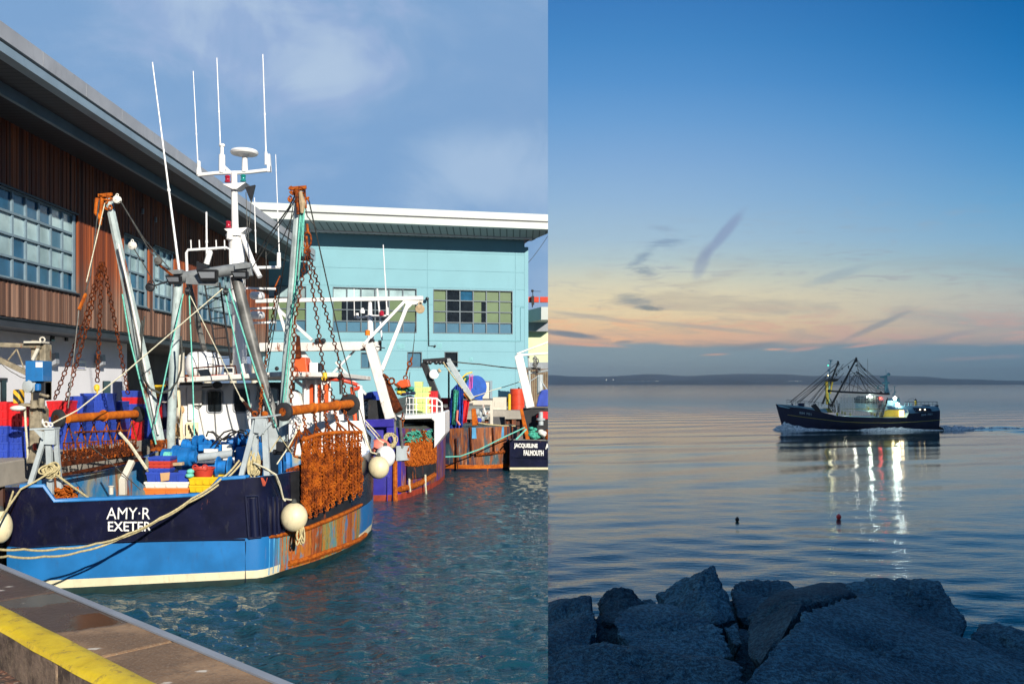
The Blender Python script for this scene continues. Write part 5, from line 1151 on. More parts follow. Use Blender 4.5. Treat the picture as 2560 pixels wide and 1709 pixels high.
# ================================================================== beam and dredges, starboard
def wheel(c, ax, r_, par):
    mb = MB(); ax = V(ax).normalized(); mb.lathe(V(c)-ax*.055, ax, [(0, r_*.45), (.0, r_*.8), (.02, r_), (.09, r_), (.11, r_*.8), (.11, r_*.45)], 24); o = mb.build('wheel', 'rubber', par, smooth=True)
    mb = MB(); mb.lathe(V(c)-ax*.07, ax, [(0, r_*.2), (.01, r_*.44), (.13, r_*.44), (.14, r_*.2)], 16); mb.build('wheel_hub', 'rust', o, smooth=True); return o
g1 = thing('dredge_beam', 'rusty beam with rubber wheels and broad chain mail curtain over the streaked hull side', 'fishing gear', tuple(P(790, 1020, 20)))
a1, b1 = P(715, 1028, 18.25), P(876, 1009, 21.6)
mb = MB(); mb.tube([a1, b1], .105, 14); mb.torus(a1.lerp(b1, .38), b1-a1, .11, .02, 16, 6); mb.torus(a1.lerp(b1, .75), b1-a1, .11, .02, 16, 6); mb.build('beam', 'rust_yellow', g1, smooth=True)
wheel(P(710, 1029, 18.15), (-.35, -1, 0), .195, g1); wheel(P(874, 1011, 21.8), (-.25, -1, 0), .27, g1)
for (p0, p1) in (((765, 640, 19.6), (737, 800, 19.2)), ((737, 800, 19.2), (727, 1006, 18.6)), ((769, 640, 19.6), (793, 800, 20)), ((793, 800, 20), (810, 935, 20.3)), ((773, 636, 19.6), (812, 770, 20.4)), ((812, 770, 20.4), (845, 890, 21.2)), ((845, 890, 21.2), (864, 990, 21.5)), ((812, 940, 20.3), (806, 1008, 20.1)), ((815, 940, 20.3), (836, 1006, 20.7))):
    mb = MB(); mb.chain(P(*p0), P(*p1), .135, .045, .0135); mb.build('chain', 'chain_rust' if p1[0] < 800 else 'rust_dark', g1)
mb = MB(); mb.torus(P(768, 600, 19.6), (0, 1, 0), .09, .022, 12, 6, 2.0, axis=(1, 0, 0)); mb.tube([P(768, 560, 19.6), P(770, 585, 19.6)], .03, 6); mb.torus(P(768, 628, 19.6), (0, 1, 0), .06, .025, 12, 6); mb.tube([P(766, 590, 19.6), P(770, 640, 19.6)], .03, 6); mb.build('shackle', 'rust', g1, smooth=True)
mb = MB(); mb.lathe(P(812, 930, 20.3), (0, 0, -1), [(0, .02), (.02, .055), (.14, .055), (.17, .02)], 8); mb.torus(P(810, 945, 20.3), (0, 1, 0), .05, .016, 10, 6); mb.build('shackle', 'yellow_paint', g1)
# curtain corners follow the hull side
def Cs(f, g):
    """f along the curtain (0 near - 1 far), g down it"""
    top_ = [(757, 1094, 18.75), (800, 1088, 19.6), (850, 1082, 20.5), (905, 1078, 21.9)]
    bot_ = [(757, 1283, 18.95), (800, 1262, 19.75), (850, 1238, 20.6), (909, 1222, 22.0)]
    def al(l):
        q = f*3; i = min(2, int(q)); r_ = q-i; a, b = l[i], l[i+1]; px = a[0]+(b[0]-a[0])*r_; return P(px, a[1]+(b[1]-a[1])*r_, hoff(px, .16))
    return al(top_).lerp(al(bot_), g)
mb = MB(); mb.tube([Cs(.02, .02)+V((0, -.09, 0)), Cs(.3, -.02)+V((0, -.09, 0)), Cs(.6, -.02)+V((0, -.09, 0)), Cs(.995, .01)+V((0, -.09, 0))], .042, 8); mb.build('spreader_bar', 'rust_yellow', g1, smooth=True)
rg = random.Random(11)
ND = 5
for d_ in range(ND):
    f0, f1 = d_/ND, (d_+1)/ND
    mb = MB(); nx, ny = 8, 34
    for i in range(nx):
        for j in range(ny):
            f = f0+(f1-f0)*(i+.5+(.3 if j % 2 else 0))/(nx+.6); g = (j+.5)/ny
            if g < .22 and rg.random() < .38: continue
            if (i == nx-1 and rg.random() < .85) or (i == 3 and rg.random() < .35): continue
            ragged = 1+.035*math.sin(f*23)+.02*math.sin(f*61)
            c = Cs(min(f, .999), g*ragged)+V((rg.gauss(0, .004), -.045*math.sin((i+.5)/nx*math.pi)-.03*abs(math.sin(i*1.57))+rg.gauss(0, .006), rg.gauss(0, .004)))
            nr2 = (.35, -1, .1) if (i+j) % 2 else (1, .25, rg.uniform(-.3, .3))
            mb.torus(c, nr2, .047, .0135, 9, 4, 1, axis=(0, 0, 1))
            if rg.random() < .08: mb.torus(c+V((rg.uniform(-.03, .03), -.05, rg.uniform(-.03, .03))), (rg.uniform(-1, 1), rg.uniform(-1, 1), rg.uniform(-1, 1)), .036, .013, 7, 4, 1)
    for q0 in (f0+.02, (f0+f1)/2+.01):      # hanging loops at the foot
        q1 = min(q0+.075, .999); qa, qb = Cs(q0, .97), Cs(q1, .97); qm = qa.lerp(qb, .5)+V((0, -.02, -rg.uniform(.16, .27))); mb.chain(qa, qm, .07, .03, .012); mb.chain(qb, qm, .07, .03, .012)
    mb.build('chain_bag', 'rust_bag', g1)
    # backing mat (dark webbing behind the links)
    mb = MB(); q = [Cs(f0+.004, .26), Cs(min(f1, .999)-.004, .26), Cs(min(f1, .999)-.004, .93), Cs(f0+.004, .93)]; mb.add([p_+V((-.05, .05, 0)) for p_ in q], [(0, 1, 2, 3)]); mb.build('bag_lining', 'rust_dark', g1)
    # towing bridle: chain then triangular frame
    ft = (d_+.5)/ND; hang = a1.lerp(b1, .16+.80*ft)+V((0, -.02, -.11)); mid = hang.lerp(Cs(ft, 0), .42); mid.z = hang.z-.28
    mb = MB(); mb.chain(hang, mid, .10, .036, .015); mb.build('tow_chain', 'rust', g1)
    mb = MB()
    for e_ in (f0+.01, ft, f1-.01): mb.tube([mid, Cs(min(e_, .999), .0)], .024, 5)
    mb.tube([Cs(f0, .16), Cs(min(f1, .999)*.995, .16)], .02, 5)
    for e_ in range(5): f = f0+(f1-f0)*e_/4; mb.tube([Cs(min(f, .999), .0), Cs(min(f, .999), .17)+V((0, -.05, 0))], .013, 5)
    mb.build('dredge_frame', 'rust', g1)
mb = MB(); mb.chain(P(737, 1054, 18.5), P(751, 1080, 18.6), .1, .036, .013); mb.build('tow_chain', 'rust', g1)
mb = MB()
for (a, b) in (((746, 1074), (735, 1140)), ((746, 1074), (760, 1150)), ((746, 1074), (725, 1120)), ((735, 1140), (775, 1150)), ((750, 1080), (778, 1100))): mb.tube([P(a[0], a[1], 18.5), P(b[0], b[1], 18.6)], .022, 5)
mb.build('dredge_frame', 'rust', g1)
mb = MB(); mb.prism([P(715, 1172, 18.3), P(750, 1160, 18.5), P(770, 1166, 18.8), P(752, 1178, 18.5), P(728, 1180, 18.3)], (0, 0, -.05)); mb.build('tooth_bar', 'rust', g1)
mb = MB(); mb.rope([P(792, 1142, 19.1), P(835, 1134, 20.1), P(893, 1126, 21.5)], .02, .02, 8, 5); mb.build('lashing', 'fender_pink', g1)

# ================================================================== beam and dredges, port (resting on the rail)
g2 = thing('dredge_beam', 'orange rusty beam with round black end wheels lying over the port rail among tangled tow frames', 'fishing gear', tuple(P(240, 1040, 20)))
a2, b2 = P(148, 1046, 18.0), P(338, 1034, 20.6)
mb = MB(); mb.tube([P(168, 1046, 18.2), b2], .095, 14); mb.torus(a2.lerp(b2, .55), b2-a2, .11, .025, 16, 6); mb.build('beam', 'rust_yellow', g2, smooth=True)
wheel(P(146, 1046, 17.9), (-.5, -1, 0), .19, g2); wheel(P(346, 1035, 20.8), (-.5, -1, 0), .19, g2)
for (p0, p1) in (((252, 655, 18.8), (212, 800, 18.6)), ((212, 800, 18.6), (136, 998, 18.2)), ((254, 655, 18.8), (222, 800, 18.7)), ((222, 800, 18.7), (165, 1003, 18.4)), ((255, 655, 18.8), (243, 955, 19.2)), ((258, 655, 18.8), (296, 850, 19.8)), ((296, 850, 19.8), (320, 985, 20.2))):
    mb = MB(); mb.chain(P(*p0), P(*p1), .135, .045, .0135); mb.build('chain', 'rust_dark' if p1[0] < 150 else 'chain_rust', g2)
mb = MB(); mb.torus(P(242, 968, 19.2), (0, 1, 0), .05, .018, 10, 6); mb.torus(P(243, 978, 19.2), (1, .5, 0), .05, .018, 10, 6); mb.lathe(P(242, 960, 19.2), (0, 0, -1), [(0, .02), (.03, .06), (.12, .06), (.16, .02)], 8); mb.build('shackle', 'yellow_paint', g2)
rg = random.Random(21)
mb = MB(); mb.tube([P(188, 1080, 18.6), P(318, 1076, 20.4)], .026, 6); mb.build('spreader_bar', 'rust', g2)
mb = MB(); mb.beam(P(150, 1160, 18.0), P(352, 1132, 21.6), .10, .10); mb.beam(P(158, 1186, 18.3), P(362, 1146, 22), .05, .06); mb.build('tooth_bar', 'rust_dark', g2)
for d_ in range(6):
    mb = MB(); f0, f1 = d_/6, (d_+1)/6
    A_ = lambda f, y0, y1, Y0=18.3, Y1=20.8: P(156+(345-156)*f, y0+(y1-y0)*f, Y0+(Y1-Y0)*f)
    top_ = A_((f0+f1)/2, 1064, 1052); l = A_(f0+.02, 1108, 1098); r_ = A_(f1-.02, 1108, 1098)
    for q in (l, r_): mb.tube([top_, q], .017, 5)
    mb.tube([l, r_], .016, 5)
    for k_ in range(4):
        f = f0+(f1-f0)*(k_+.5)/4+rg.uniform(-.01, .01); mb.tube([A_(f, 1106, 1096), A_(f+rg.uniform(-.02, .02), 1158, 1136)], .016, 5)
    mb.tube([l, A_(f1-.02, 1158, 1136)], .014, 5); mb.tube([r_, A_(f0+.02, 1158, 1136)], .014, 5)
    mb.chain(A_((f0+f1)/2, 1050, 1040), top_, .09, .03, .011)
    mb.build('dredge_frame', 'rust', g2)
    mb = MB()
    for k_ in range(26):
        f = f0+(f1-f0)*rg.random(); c = A_(f, 1120+rg.uniform(0, 38), 1104+rg.uniform(0, 30)); mb.torus(c, (rg.uniform(-1, 1), rg.uniform(-1, 1), rg.uniform(-1, 1)), .04, .013, 7, 4)
    mb.build('chain_bag', 'rust_dark', g2)
mb = MB()
for k_ in range(150):
    c = P(152, 1232, 17.0)+V((rg.gauss(0, .11), rg.gauss(.1, .1), rg.uniform(-.12, .10))); mb.torus(c, (rg.uniform(-1, 1), rg.uniform(-1, 1), rg.uniform(-1, 1)), .042, .014, 7, 4)
pc = mb.build('chain_heap', 'rust_bright'); tag(pc, 'small heap of rusty chain rings behind the low navy transom', 'chain')

# ================================================================== fenders
def fender(px, py, Y, r_, mat, label, sq=(1, 1, 1), group=None, tie=None, tm='rope_pale'):
    c = P(px, py, Y); t_ = thing('fender', label, 'fender', tuple(c), group)
    mb = MB(); mb.ball(c, r_, 24, 16, sq); mb.build('float', mat, t_, smooth=True)
    mb = MB(); mb.lathe(c+V((0, 0, r_*sq[2]*.97)), (0, 0, 1), [(0, .06), (.06, .05), (.09, .03)], 10); mb.build('eye', 'rope_dark', t_, smooth=True)
    if tie: mb = MB(); mb.rope([c+V((0, 0, r_*sq[2]+.05))]+[P(*q) for q in tie], .018, .0, 6, 6); mb.build('lanyard', tm, t_)
    return t_
fender(735, 1292, 17.95, .275, 'fender_white', 'big cream ball fender hanging from the rounded quarter of the near trawler', (1, .95, 1.08), tie=[(709, 1246, 18.0), (690, 1188, 17.7), (640, 1158, 17.8)])
fender(946, 1168, 22.3, .275, 'fender_white', 'cream ball fender hanging lowest of three beside the blue hull corner', (1, .95, 1.06), tie=[(928, 1130, 22.2), (905, 1075, 22.2)])
fender(963, 1141, 23.2, .27, 'clean_white', 'white ball fender half hidden behind the cream one', (1, 1, 1.1), tie=[(948, 1100, 23.2), (915, 1060, 23.2)])
fender(949, 1118, 23.9, .27, 'fender_pink', 'faded pink ball fender behind the two white ones', (1.1, 1, .9), tie=[(940, 1080, 23.6), (912, 1050, 23.6)])
fender(1, 1316, 15.9, .20, 'fender_white', 'cream sausage fender at the left edge beside the navy stern', (1, 1, 1.5), tie=[(12, 1290, 15.9), (34, 1225, 16.4)], tm='rope_cream')
# loose ropes
tag(MB().rope([P(598, 1150, 17.5), P(555, 1195, 17.2), P(480, 1245, 16.6), P(400, 1294, 16.2), P(320, 1333, 15.6), P(240, 1358, 15.0), P(150, 1370, 14.4), (P(60, 1372, 13.8)), P(-40, 1366, 13.2)], .019, .03, 8, 7).build('mooring_rope', 'rope_cream'), 'upper of two tan mooring ropes sagging across the navy stern', 'rope')
tag(MB().rope([P(604, 1156, 17.5), P(550, 1208, 17.2), P(470, 1256, 16.6), P(395, 1300, 16.2), P(300, 1345, 15.5), P(200, 1378, 14.8), P(110, 1390, 14.1), P(20, 1389, 13.5), P(-40, 1386, 13.0)], .019, .03, 8, 7).build('mooring_rope', 'rope_cream'), 'lower of two tan mooring ropes sagging across the navy stern', 'rope')
tag(MB().rope([P(128, 1178, 16.6), P(90, 1202, 16.4), P(52, 1222, 16.2), P(20, 1268, 15.7), P(-6, 1308, 15.2)], .018, .0, 6, 7).build('mooring_rope', 'rope_cream'), 'tan rope led over the left corner of the navy stern', 'rope')
tag(MB().rope([P(130, 1178, 16.6), P(180, 1215, 16.9), P(220, 1243, 17.2)], .022, .0, 6, 7).build('mooring_rope', 'rope_cream'), 'short tan rope running inboard from the left gallows post', 'rope')
tag(MB().rope([P(634, 1156, 17.5), P(664, 1170, 17.4), P(690, 1186, 17.5), P(700, 1210, 17.7), P(708, 1246, 17.9), P(714, 1252, 17.9)], .018, .0, 6, 6).build('fender_line', 'rope_pale'), 'pale line led over the quarter down to the big cream ball fender', 'rope')
def coil(px, py, Y, w_, h_, mat, n, seed, label):
    rg = random.Random(seed); mb = MB(); c = P(px, py, Y)
    for k_ in range(n):
        pts = []; a = rg.uniform(.6, 1)*w_; b = rg.uniform(.7, 1)*h_; ph = rg.uniform(-.5, .5); o_ = V((rg.gauss(0, .03), rg.gauss(0, .04), rg.gauss(0, .04)))
        for i in range(17): an = i/16*2*math.pi; pts.append(c+o_+V((a*math.cos(an)+ph*.1*math.sin(an), .05*math.sin(an+ph), b*math.sin(an))))
        mb.tube(pts, .016, 6)
    tag(mb.build('rope_coil', mat, smooth=True), label, 'rope')
coil(633, 1157, 17.6, .07, .24, 'rope_cream', 9, 2, 'tan rope coil hung on the right gallows post'); coil(126, 1176, 16.65, .13, .10, 'rope_cream', 10, 3, 'tan rope wrapped round the left gallows post')
coil(752, 1332, 17.9, .05, .20, 'rope_cream', 5, 4, 'frayed rope end beneath the big cream ball fender'); coil(972, 1100, 25.5, .18, .22, 'rope_cream', 9, 5, 'yellowish rope coil hung by the purple hull corner')

# ================================================================== crates and tubs on the after deck
def crate(c, sx_, sy_, sz_, mat, label, rot=0.0, group=None, lip=.02):
    c = V(c); t_ = MB(); th = .018
    ca, sa = math.cos(rot), math.sin(rot)
    def q(x, y, z): return V((c.x+x*ca-y*sa, c.y+x*sa+y*ca, c.z+z))
    a, b = sx_/2, sy_/2; ta = .94
    def ring(k_, z): return [q(-a*k_, -b*k_, z), q(a*k_, -b*k_, z), q(a*k_, b*k_, z), q(-a*k_, b*k_, z)]
    rr = [ring(ta, 0), ring(.985, sz_-.045), ring(1.0+lip, sz_-.043), ring(1.0+lip, sz_), ring(.93, sz_), ring(.90, .03)]
    vs = [p_ for r_ in rr for p_ in r_]; fs = [(3, 2, 1, 0)]
    for k_ in range(len(rr)-1):
        for i in range(4): j = (i+1) % 4; fs.append((k_*4+i, k_*4+j, (k_+1)*4+j, (k_+1)*4+i))
    fs.append(tuple(len(vs)-4+i for i in range(4))); t_.add(vs, fs)
    for x in (-.5, 0, .5): t_.beam(q(a*x, -b*.985, .02), q(a*x, -b*1.0, sz_-.05), .03, .03, (0, 1, 0))
    o = t_.build('fish_crate', mat); return tag(o, label, 'crate', group)
Yc = 17.9
def cr(px0, px1, py0, py1, Y, mat, label, dy=.4): a = P(px0, py1, Y); b = P(px1, py0, Y); return crate(((a.x+b.x)/2, Y+dy/2, a.z), b.x-a.x, dy, b.z-a.z, mat, label)
cr(360, 472, 1219, 1236, Yc, 'orange_plastic', 'orange crate at the bottom of the deck stack behind the transom', .5)
cr(361, 471, 1204, 1219, Yc, 'crate_white', 'white crate lying on the orange one behind the transom', .5)
cr(365, 471, 1180, 1204, Yc, 'crate_blue', 'deep blue crate on the white one behind the transom', .45)
cr(371, 424, 1170, 1180, Yc, 'crate_blue', 'shallow blue tray on the deep blue crate', .35)
cr(372, 425, 1161, 1170, Yc, 'red_tub', 'lower shallow red tray in the small tray stack', .35)
cr(372, 426, 1152, 1161, Yc, 'red_tub', 'upper shallow red tray in the small tray stack', .35)
cr(370, 425, 1142, 1152, Yc, 'crate_blue', 'topmost shallow blue tray of the small tray stack', .35)
cr(473, 545, 1212, 1230, Yc, 'crate_yellow', 'lower yellow crate behind the transom', .5)
cr(472, 545, 1192, 1211, Yc, 'crate_yellow', 'upper yellow crate behind the transom', .5)
mb = MB(); c = P(509, 1191, Yc+.25); mb.lathe(c, (0, 0, 1), [(0, .17), (.16, .21), (.17, .235), (.20, .235), (.20, .20), (.03, .16)], 20)
for sx_ in (-.1, .1): mb.torus(c+V((sx_, -.2, .21)), (0, 1, .2), .055, .016, 12, 6)
tag(mb.build('tub', 'red_tub', smooth=True), 'round red tub with handles on the upper yellow crate', 'tub')
mb = MB(); mb.prism([P(400, 1182, Yc-.04), P(424, 1180, Yc-.04), P(422, 1200, Yc-.04), P(402, 1203, Yc-.04)], (0, .03, 0)); tag(mb.build('cardboard_scrap', 'cardboard', bevel=.005), 'torn brown cardboard on the front of the blue crate', 'cardboard')
mb = MB(); mb.ball(P(476, 1178, Yc), .08, 10, 8, (1, 1, .7)); mb.ball(P(474, 1188, Yc), .09, 10, 8, (1, 1, .6)); tag(mb.build('glove_heap', 'rope_green', smooth=True), 'small pale green bundle beside the red tub', 'bundle')
mb = MB(); mb.tube([P(652, 1150, 17.9), P(651, 1188, 17.9)], .045, 8); tag(mb.build('gas_bottle', 'orange_red', smooth=True), 'slim red bottle between the right gallows legs', 'bottle')
mb = MB(); mb.tube([P(720, 1186, 18.5), P(718, 1130, 18.5)], .10, 8); mb.tube([P(705, 1186, 18.6), P(704, 1150, 18.6)], .08, 8); mb.build('vent_pipe', 'winch_blue', AB, smooth=True)
# ================================================================== second trawler (purple blue hull)
PB = thing('fishing_trawler', 'purple blue trawler with rusty side and white gantry beyond the near one', 'fishing boat', (-3.6, 32, 0))
O2 = [(-6.6, 29.4), (-5.2, 29.5), (-4.4, 29.6), (-3.95, 29.72), (-3.80, 29.95), (-3.55, 30.6), (-3.25, 31.8), (-3.0, 33.2), (-2.82, 34.8), (-2.78, 36.5), (-3.3, 40), (-5.0, 43), (-6.8, 40.5), (-7.4, 36), (-7.2, 31)]
n2 = len(O2); zt = [2.5, 2.5, 2.5, 2.5, 2.45, 2.4, 2.3, 2.3, 2.3, 2.35, 2.9, 3.4, 2.9, 2.4, 2.4]
mb = MB(); lv = [(-.3, .96), (.08, .985), (.20, .99), (1.1, 1.0)]; ce = V((-5.0, 34, 0))
def r2(z, k): return [ce+(V((a, b, 0))-ce)*k+V((0, 0, z if z is not None else zt[i])) for i, (a, b) in enumerate(O2)]
rr = [r2(z, k) for z, k in lv]+[r2(None, 1.005), [q+V((0, 0, 0)) for q in r2(None, .97)]]
vs = [q for r_ in rr for q in r_]; bb = len(mb.v); mb.v += [tuple(q) for q in vs]
for li in range(len(rr)-1):
    for i in range(n2):
        j = (i+1) % n2; mb.f.append([bb+li*n2+i, bb+li*n2+j, bb+(li+1)*n2+j, bb+(li+1)*n2+i]); z = lv[li][0] if li < 4 else 9
        mb.mi.append(0 if z < .08 else (1 if z < .2 else (2 if i < 4 or i > 9 else 3)))
mb.f.append([bb+5*n2+i for i in range(n2)]); mb.mi.append(4)
mb.build('hull', ['red_bottom', 'red_bottom', 'purple_hull', 'rusty_purple', 'deck'], PB, smooth=True)
def o2(px, z=0, off=.05):
    k = (px-CX)/F
    for i in range(0, 9):
        (a0, a1_), (b0, b1_) = O2[i], O2[i+1]; fa, fb = a0-k*a1_, b0-k*b1_
        if fa <= 0 < fb:
            f = fa/(fa-fb); d = V((b0-a0, b1_-a1_, 0)).normalized(); return V((a0+(b0-a0)*f, a1_+(b1_-a1_)*f, z))+V((d.y, -d.x, 0))*off
    return V((O2[9][0]+off, O2[9][1], z))
def o2p(px, py, off=.05): q = o2(px, 0, off); return V((q.x, q.y, Z_at(py, q.y)))
for q in (931, 968, 982): mb = MB(); mb.tube([o2p(q, 1190, .02), o2p(q, 1252, .0)], .014, 5); mb.build('rib', 'white_paint' if q == 931 else 'purple_hull', PB)
mb = MB(); mb.tube([o2p(987, 1150, .03), o2p(988, 1256, .01)], .085, 8); mb.build('corner_rib', 'rust_bright', PB, smooth=True)
mb = MB(); mb.tube([o2p(p_, y_, .06) for p_, y_ in ((996, 1222), (1010, 1219), (1035, 1212), (1060, 1200), (1082, 1186))], .10, 8); mb.build('rubbing_strake', 'rust_bright', PB, smooth=True)
mb = MB(); A_ = [o2p(p_, y_, .08) for p_, y_ in ((1013, 1164), (1050, 1158), (1086, 1150), (1086, 1182), (1050, 1192), (1013, 1198))]; mb.add(A_, [(5, 4, 3, 2, 1, 0)]); mb.build('rubbing_plate', 'tar_black', PB)
mb = MB(); mb.prism([o2p(989, 1114, .14), o2p(1012, 1114, .14), o2p(1012, 1150, .14), o2p(989, 1152, .14)], (.05, .12, 0)); mb.build('corner_plate', 'grey_steel', PB, bevel=.02)
mb = MB(); mb.tube([o2p(986, 1118, .10), P(986, 1052, 29.4)], .06, 8); mb.tube([o2p(1000, 1118, .10), P(1000, 1050, 29.6)], .05, 8); mb.build('post', 'dark_pole', PB)
mb = MB(); mb.beam(P(912, 1058, 29.4), P(986, 1056, 29.4), .2, .26); mb.prism([P(966, 1058, 29.35), P(985, 1058, 29.35), P(985, 1120, 29.35), P(966, 1090, 29.35)], (0, .1, 0)); mb.prism([P(922, 1066, 29.4), P(934, 1066, 29.4), P(930, 1110, 29.4), P(924, 1110, 29.4)], (0, .1, 0)); mb.build('stern_frame', 'purple_hull', PB, bevel=.02)
mb = MB(); mb.bx(X_at(920, 30.5), 30.5, 2.4, X_at(985, 30.5), 31, 3.4); mb.build('work_deck', 'tar_black', PB); mb = MB(); mb.bx(X_at(905, 33), 33, 2.4, X_at(980, 33), 33.3, Z_at(985, 33)); mb.build('work_deck', 'tar_black', PB)
mb = MB(); mb.tube([P(944, 1068, 30.4), P(944, 1084, 30.4)], .07, 10); mb.build('bollard', 'cream', PB, smooth=True)
# gantry: heavy white legs and beams
mb = MB(); mb.beam(P(650, 868, 31.5), P(945, 865, 31.5), .30, .32); mb.beam(P(925, 862, 31.2), P(978, 1050, 30.2), .34, .40, (0, 1, 0)); mb.prism([P(905, 862, 31.3), P(948, 862, 31.3), P(948, 872, 31.3), P(932, 900, 31.3), P(914, 878, 31.3)], (0, .2, 0)); mb.build('gantry', 'white_rusty', PB, bevel=.03)
mb = MB(); mb.beam(P(640, 752, 32.5), P(1058, 745, 32.0), .13, .15); mb.beam(P(1015, 750, 32.1), P(912, 858, 31.4), .10, .10, (0, 1, 0)); mb.prism([P(1010, 749, 32.0), P(1058, 746, 32.0), P(1056, 758, 32.0), P(1030, 762, 32.0), P(1018, 775, 32.0)], (0, .1, 0)); mb.beam(P(1018, 765, 32.0), P(955, 925, 31.0), .13, .14, (0, 1, 0)); mb.beam(P(686, 764, 32.4), P(780, 850, 31.8), .11, .10, (0, 1, 0)); mb.beam(P(690, 752, 32.4), P(714, 830, 32), .10, .10, (0, 1, 0)); mb.build('gantry', 'white_paint', PB, bevel=.01)
mb = MB(); mb.beam(P(750, 870, 31.8), P(792, 935, 31.5), .16, .16, (0, 1, 0)); mb.beam(P(894, 868, 31.8), P(830, 935, 31.6), .07, .07, (0, 1, 0)); mb.beam(P(840, 905, 31.6), P(915, 985, 31.2), .08, .08, (0, 1, 0)); mb.build('gantry_stay', 'white_paint', PB)
block(P(1050, 772, 31.9), .17, 'tan_wood', PB)
mb = MB(); mb.tube([P(1052, 756, 31.9), P(1051, 764, 31.9)], .04, 6); mb.build('shackle', 'black_steel', PB)
# its mast with lights and aerials
YS = 33.5
mb = MB(); mb.tube([P(927, 862, YS), P(925, 800, YS), P(925, 755, YS)], [.14, .10, .07], 8); mb.tube([P(893, 795, YS), P(925, 790, YS), P(966, 790, YS)], .05, 6); mb.lathe(P(893, 795, YS), (0, 0, 1), [(0, .06), (.2, .06)], 6); mb.lathe(P(968, 788, YS), (0, 0, 1), [(0, .06), (.3, .05)], 6); mb.lathe(P(925, 752, YS), (0, 0, 1), [(0, .12), (.06, .12)], 8); m2 = mb.build('mast', 'mast_white', PB, smooth=True)
mb = MB(); mb.tube([P(886, 795, YS), P(885, 722, YS)], .018, 5); mb.tube([P(955, 850, YS), P(943, 722, YS)], .035, 5); mb.tube([P(968, 788, YS), P(958, 612, YS)], [.03, .02], 5); mb.build('whip_aerial', 'mast_white', m2)
mb = MB(); mb.lathe(P(919, 838, YS-.6), (0, 0, 1), [(0, .10), (.18, .10), (.2, .06)], 10); mb.build('amber_light', 'amber_lens', m2, smooth=True)
mb = MB(); mb.lathe(P(954, 789, YS), (0, 0, 1), [(0, .10), (.14, .10), (.2, .04)], 10); mb.build('red_light', 'red_lens', m2, smooth=True)
mb = MB(); mb.lathe(P(906, 783, YS), (0, 0, 1), [(0, .09), (.08, .10), (.2, .05)], 10); mb.build('white_lamp', 'mast_white', m2, smooth=True)
mb = MB(); mb.bx(X_at(948, YS), YS-.3, Z_at(877, YS), X_at(956, YS), YS-.2, Z_at(852, YS)); mb.beam(P(940, 866, 31), P(962, 870, 31), .05, .04); mb.build('floodlight', 'black_steel', m2)
for q in (793, 808, 930): mb = MB(); mb.ball(P(q, 852, 31.3), .10, 10, 8, (1, 1, 1)); mb.build('floodlight', 'black_steel', PB)
# white wheelhouse with dark opening, rails
YB = 32.6
mb = MB()
mb.prism([P(1016, 1037, YB), P(1095, 1032, YB), P(1110, 1028, YB), P(1112, 1032, YB), P(1112, 1085, YB), P(1085, 1120, YB), P(1085, 1052, YB), P(1076, 1045, YB), P(1010, 1048, YB)], (0, 2.5, 0)); mb.build('shelter', 'clean_white', PB, bevel=.03)
mb = MB(); mb.prism([P(990, 1038, YB-.6), P(1078, 1036, YB-.6), P(1078, 1046, YB-.6), P(1006, 1048, YB-.6)], (0, 2.4, 0)); mb.build('shelter_roof', 'clean_white', PB, bevel=.03)
mb = MB(); mb.bx(X_at(1000, YB+2.2), YB+2.2, 2.3, X_at(1090, YB+2.2), YB+2.4, Z_at(1040, YB+2.2)); mb.build('shelter_back', 'glass_dark', PB)
mb = MB()
Yq = 33.2
for q in (1066, 1080, 1092, 1104): mb.tube([P(q, 1034, Yq), P(q, 995+(q > 1100)*12, Yq)], .028, 6)
mb.tube([P(1066, 994, Yq), P(1092, 996, Yq), P(1104, 1006, Yq), P(1106, 1034, Yq)], .04, 6); mb.tube([P(1066, 1012, Yq), P(1105, 1016, Yq)], .025, 6); mb.tube([P(1016, 994, Yq), P(1066, 994, Yq)], .02, 5)
for q in (1016, 1024, 1033, 1041): mb.tube([P(q, 1034, Yq), P(q, 994, Yq)], .015, 5)
mb.tube([P(1014, 1010, Yq), P(1045, 1010, Yq)], .016, 5); mb.tube([P(1014, 1024, Yq), P(1045, 1024, Yq)], .016, 5); mb.build('guard_rail', 'clean_white', PB)
# rusty beam folded against the gantry leg and hanging hook
mb = MB(); mb.beam(P(962, 955, 30.8), P(996, 1026, 30.2), .30, .24, (0, 1, 0)); mb.beam(P(956, 940, 30.8), P(966, 960, 30.8), .2, .2, (0, 1, 0)); mb.build('folded_beam', 'rust_dark', PB, bevel=.03)
mb = MB(); mb.chain(P(958, 934, 30.6), P(1000, 970, 30.4), .28, .10, .035); mb.build('chain', 'rust', PB)
hk = thing('hoist_hook', 'rusty hook and tackle hanging on wires before the turquoise wall', 'hook', tuple(P(1024, 920, 32)))
mb = MB(); mb.chain(P(1030, 893, 32), P(1018, 925, 32), .22, .08, .03); mb.chain(P(1018, 925, 32), P(1012, 950, 32), .2, .07, .025); mb.build('hook_chain', 'rust', hk)
mb = MB(); mb.tube([P(1036, 848, 32), P(1030, 893, 32)], .015, 5); mb.tube([P(1042, 760, 32), P(1032, 893, 32)], .01, 5); mb.tube([P(1025, 930, 32), P(1018, 1000, 32), P(1008, 1060, 31.5)], .014, 5); mb.build('wire', 'wire', hk)
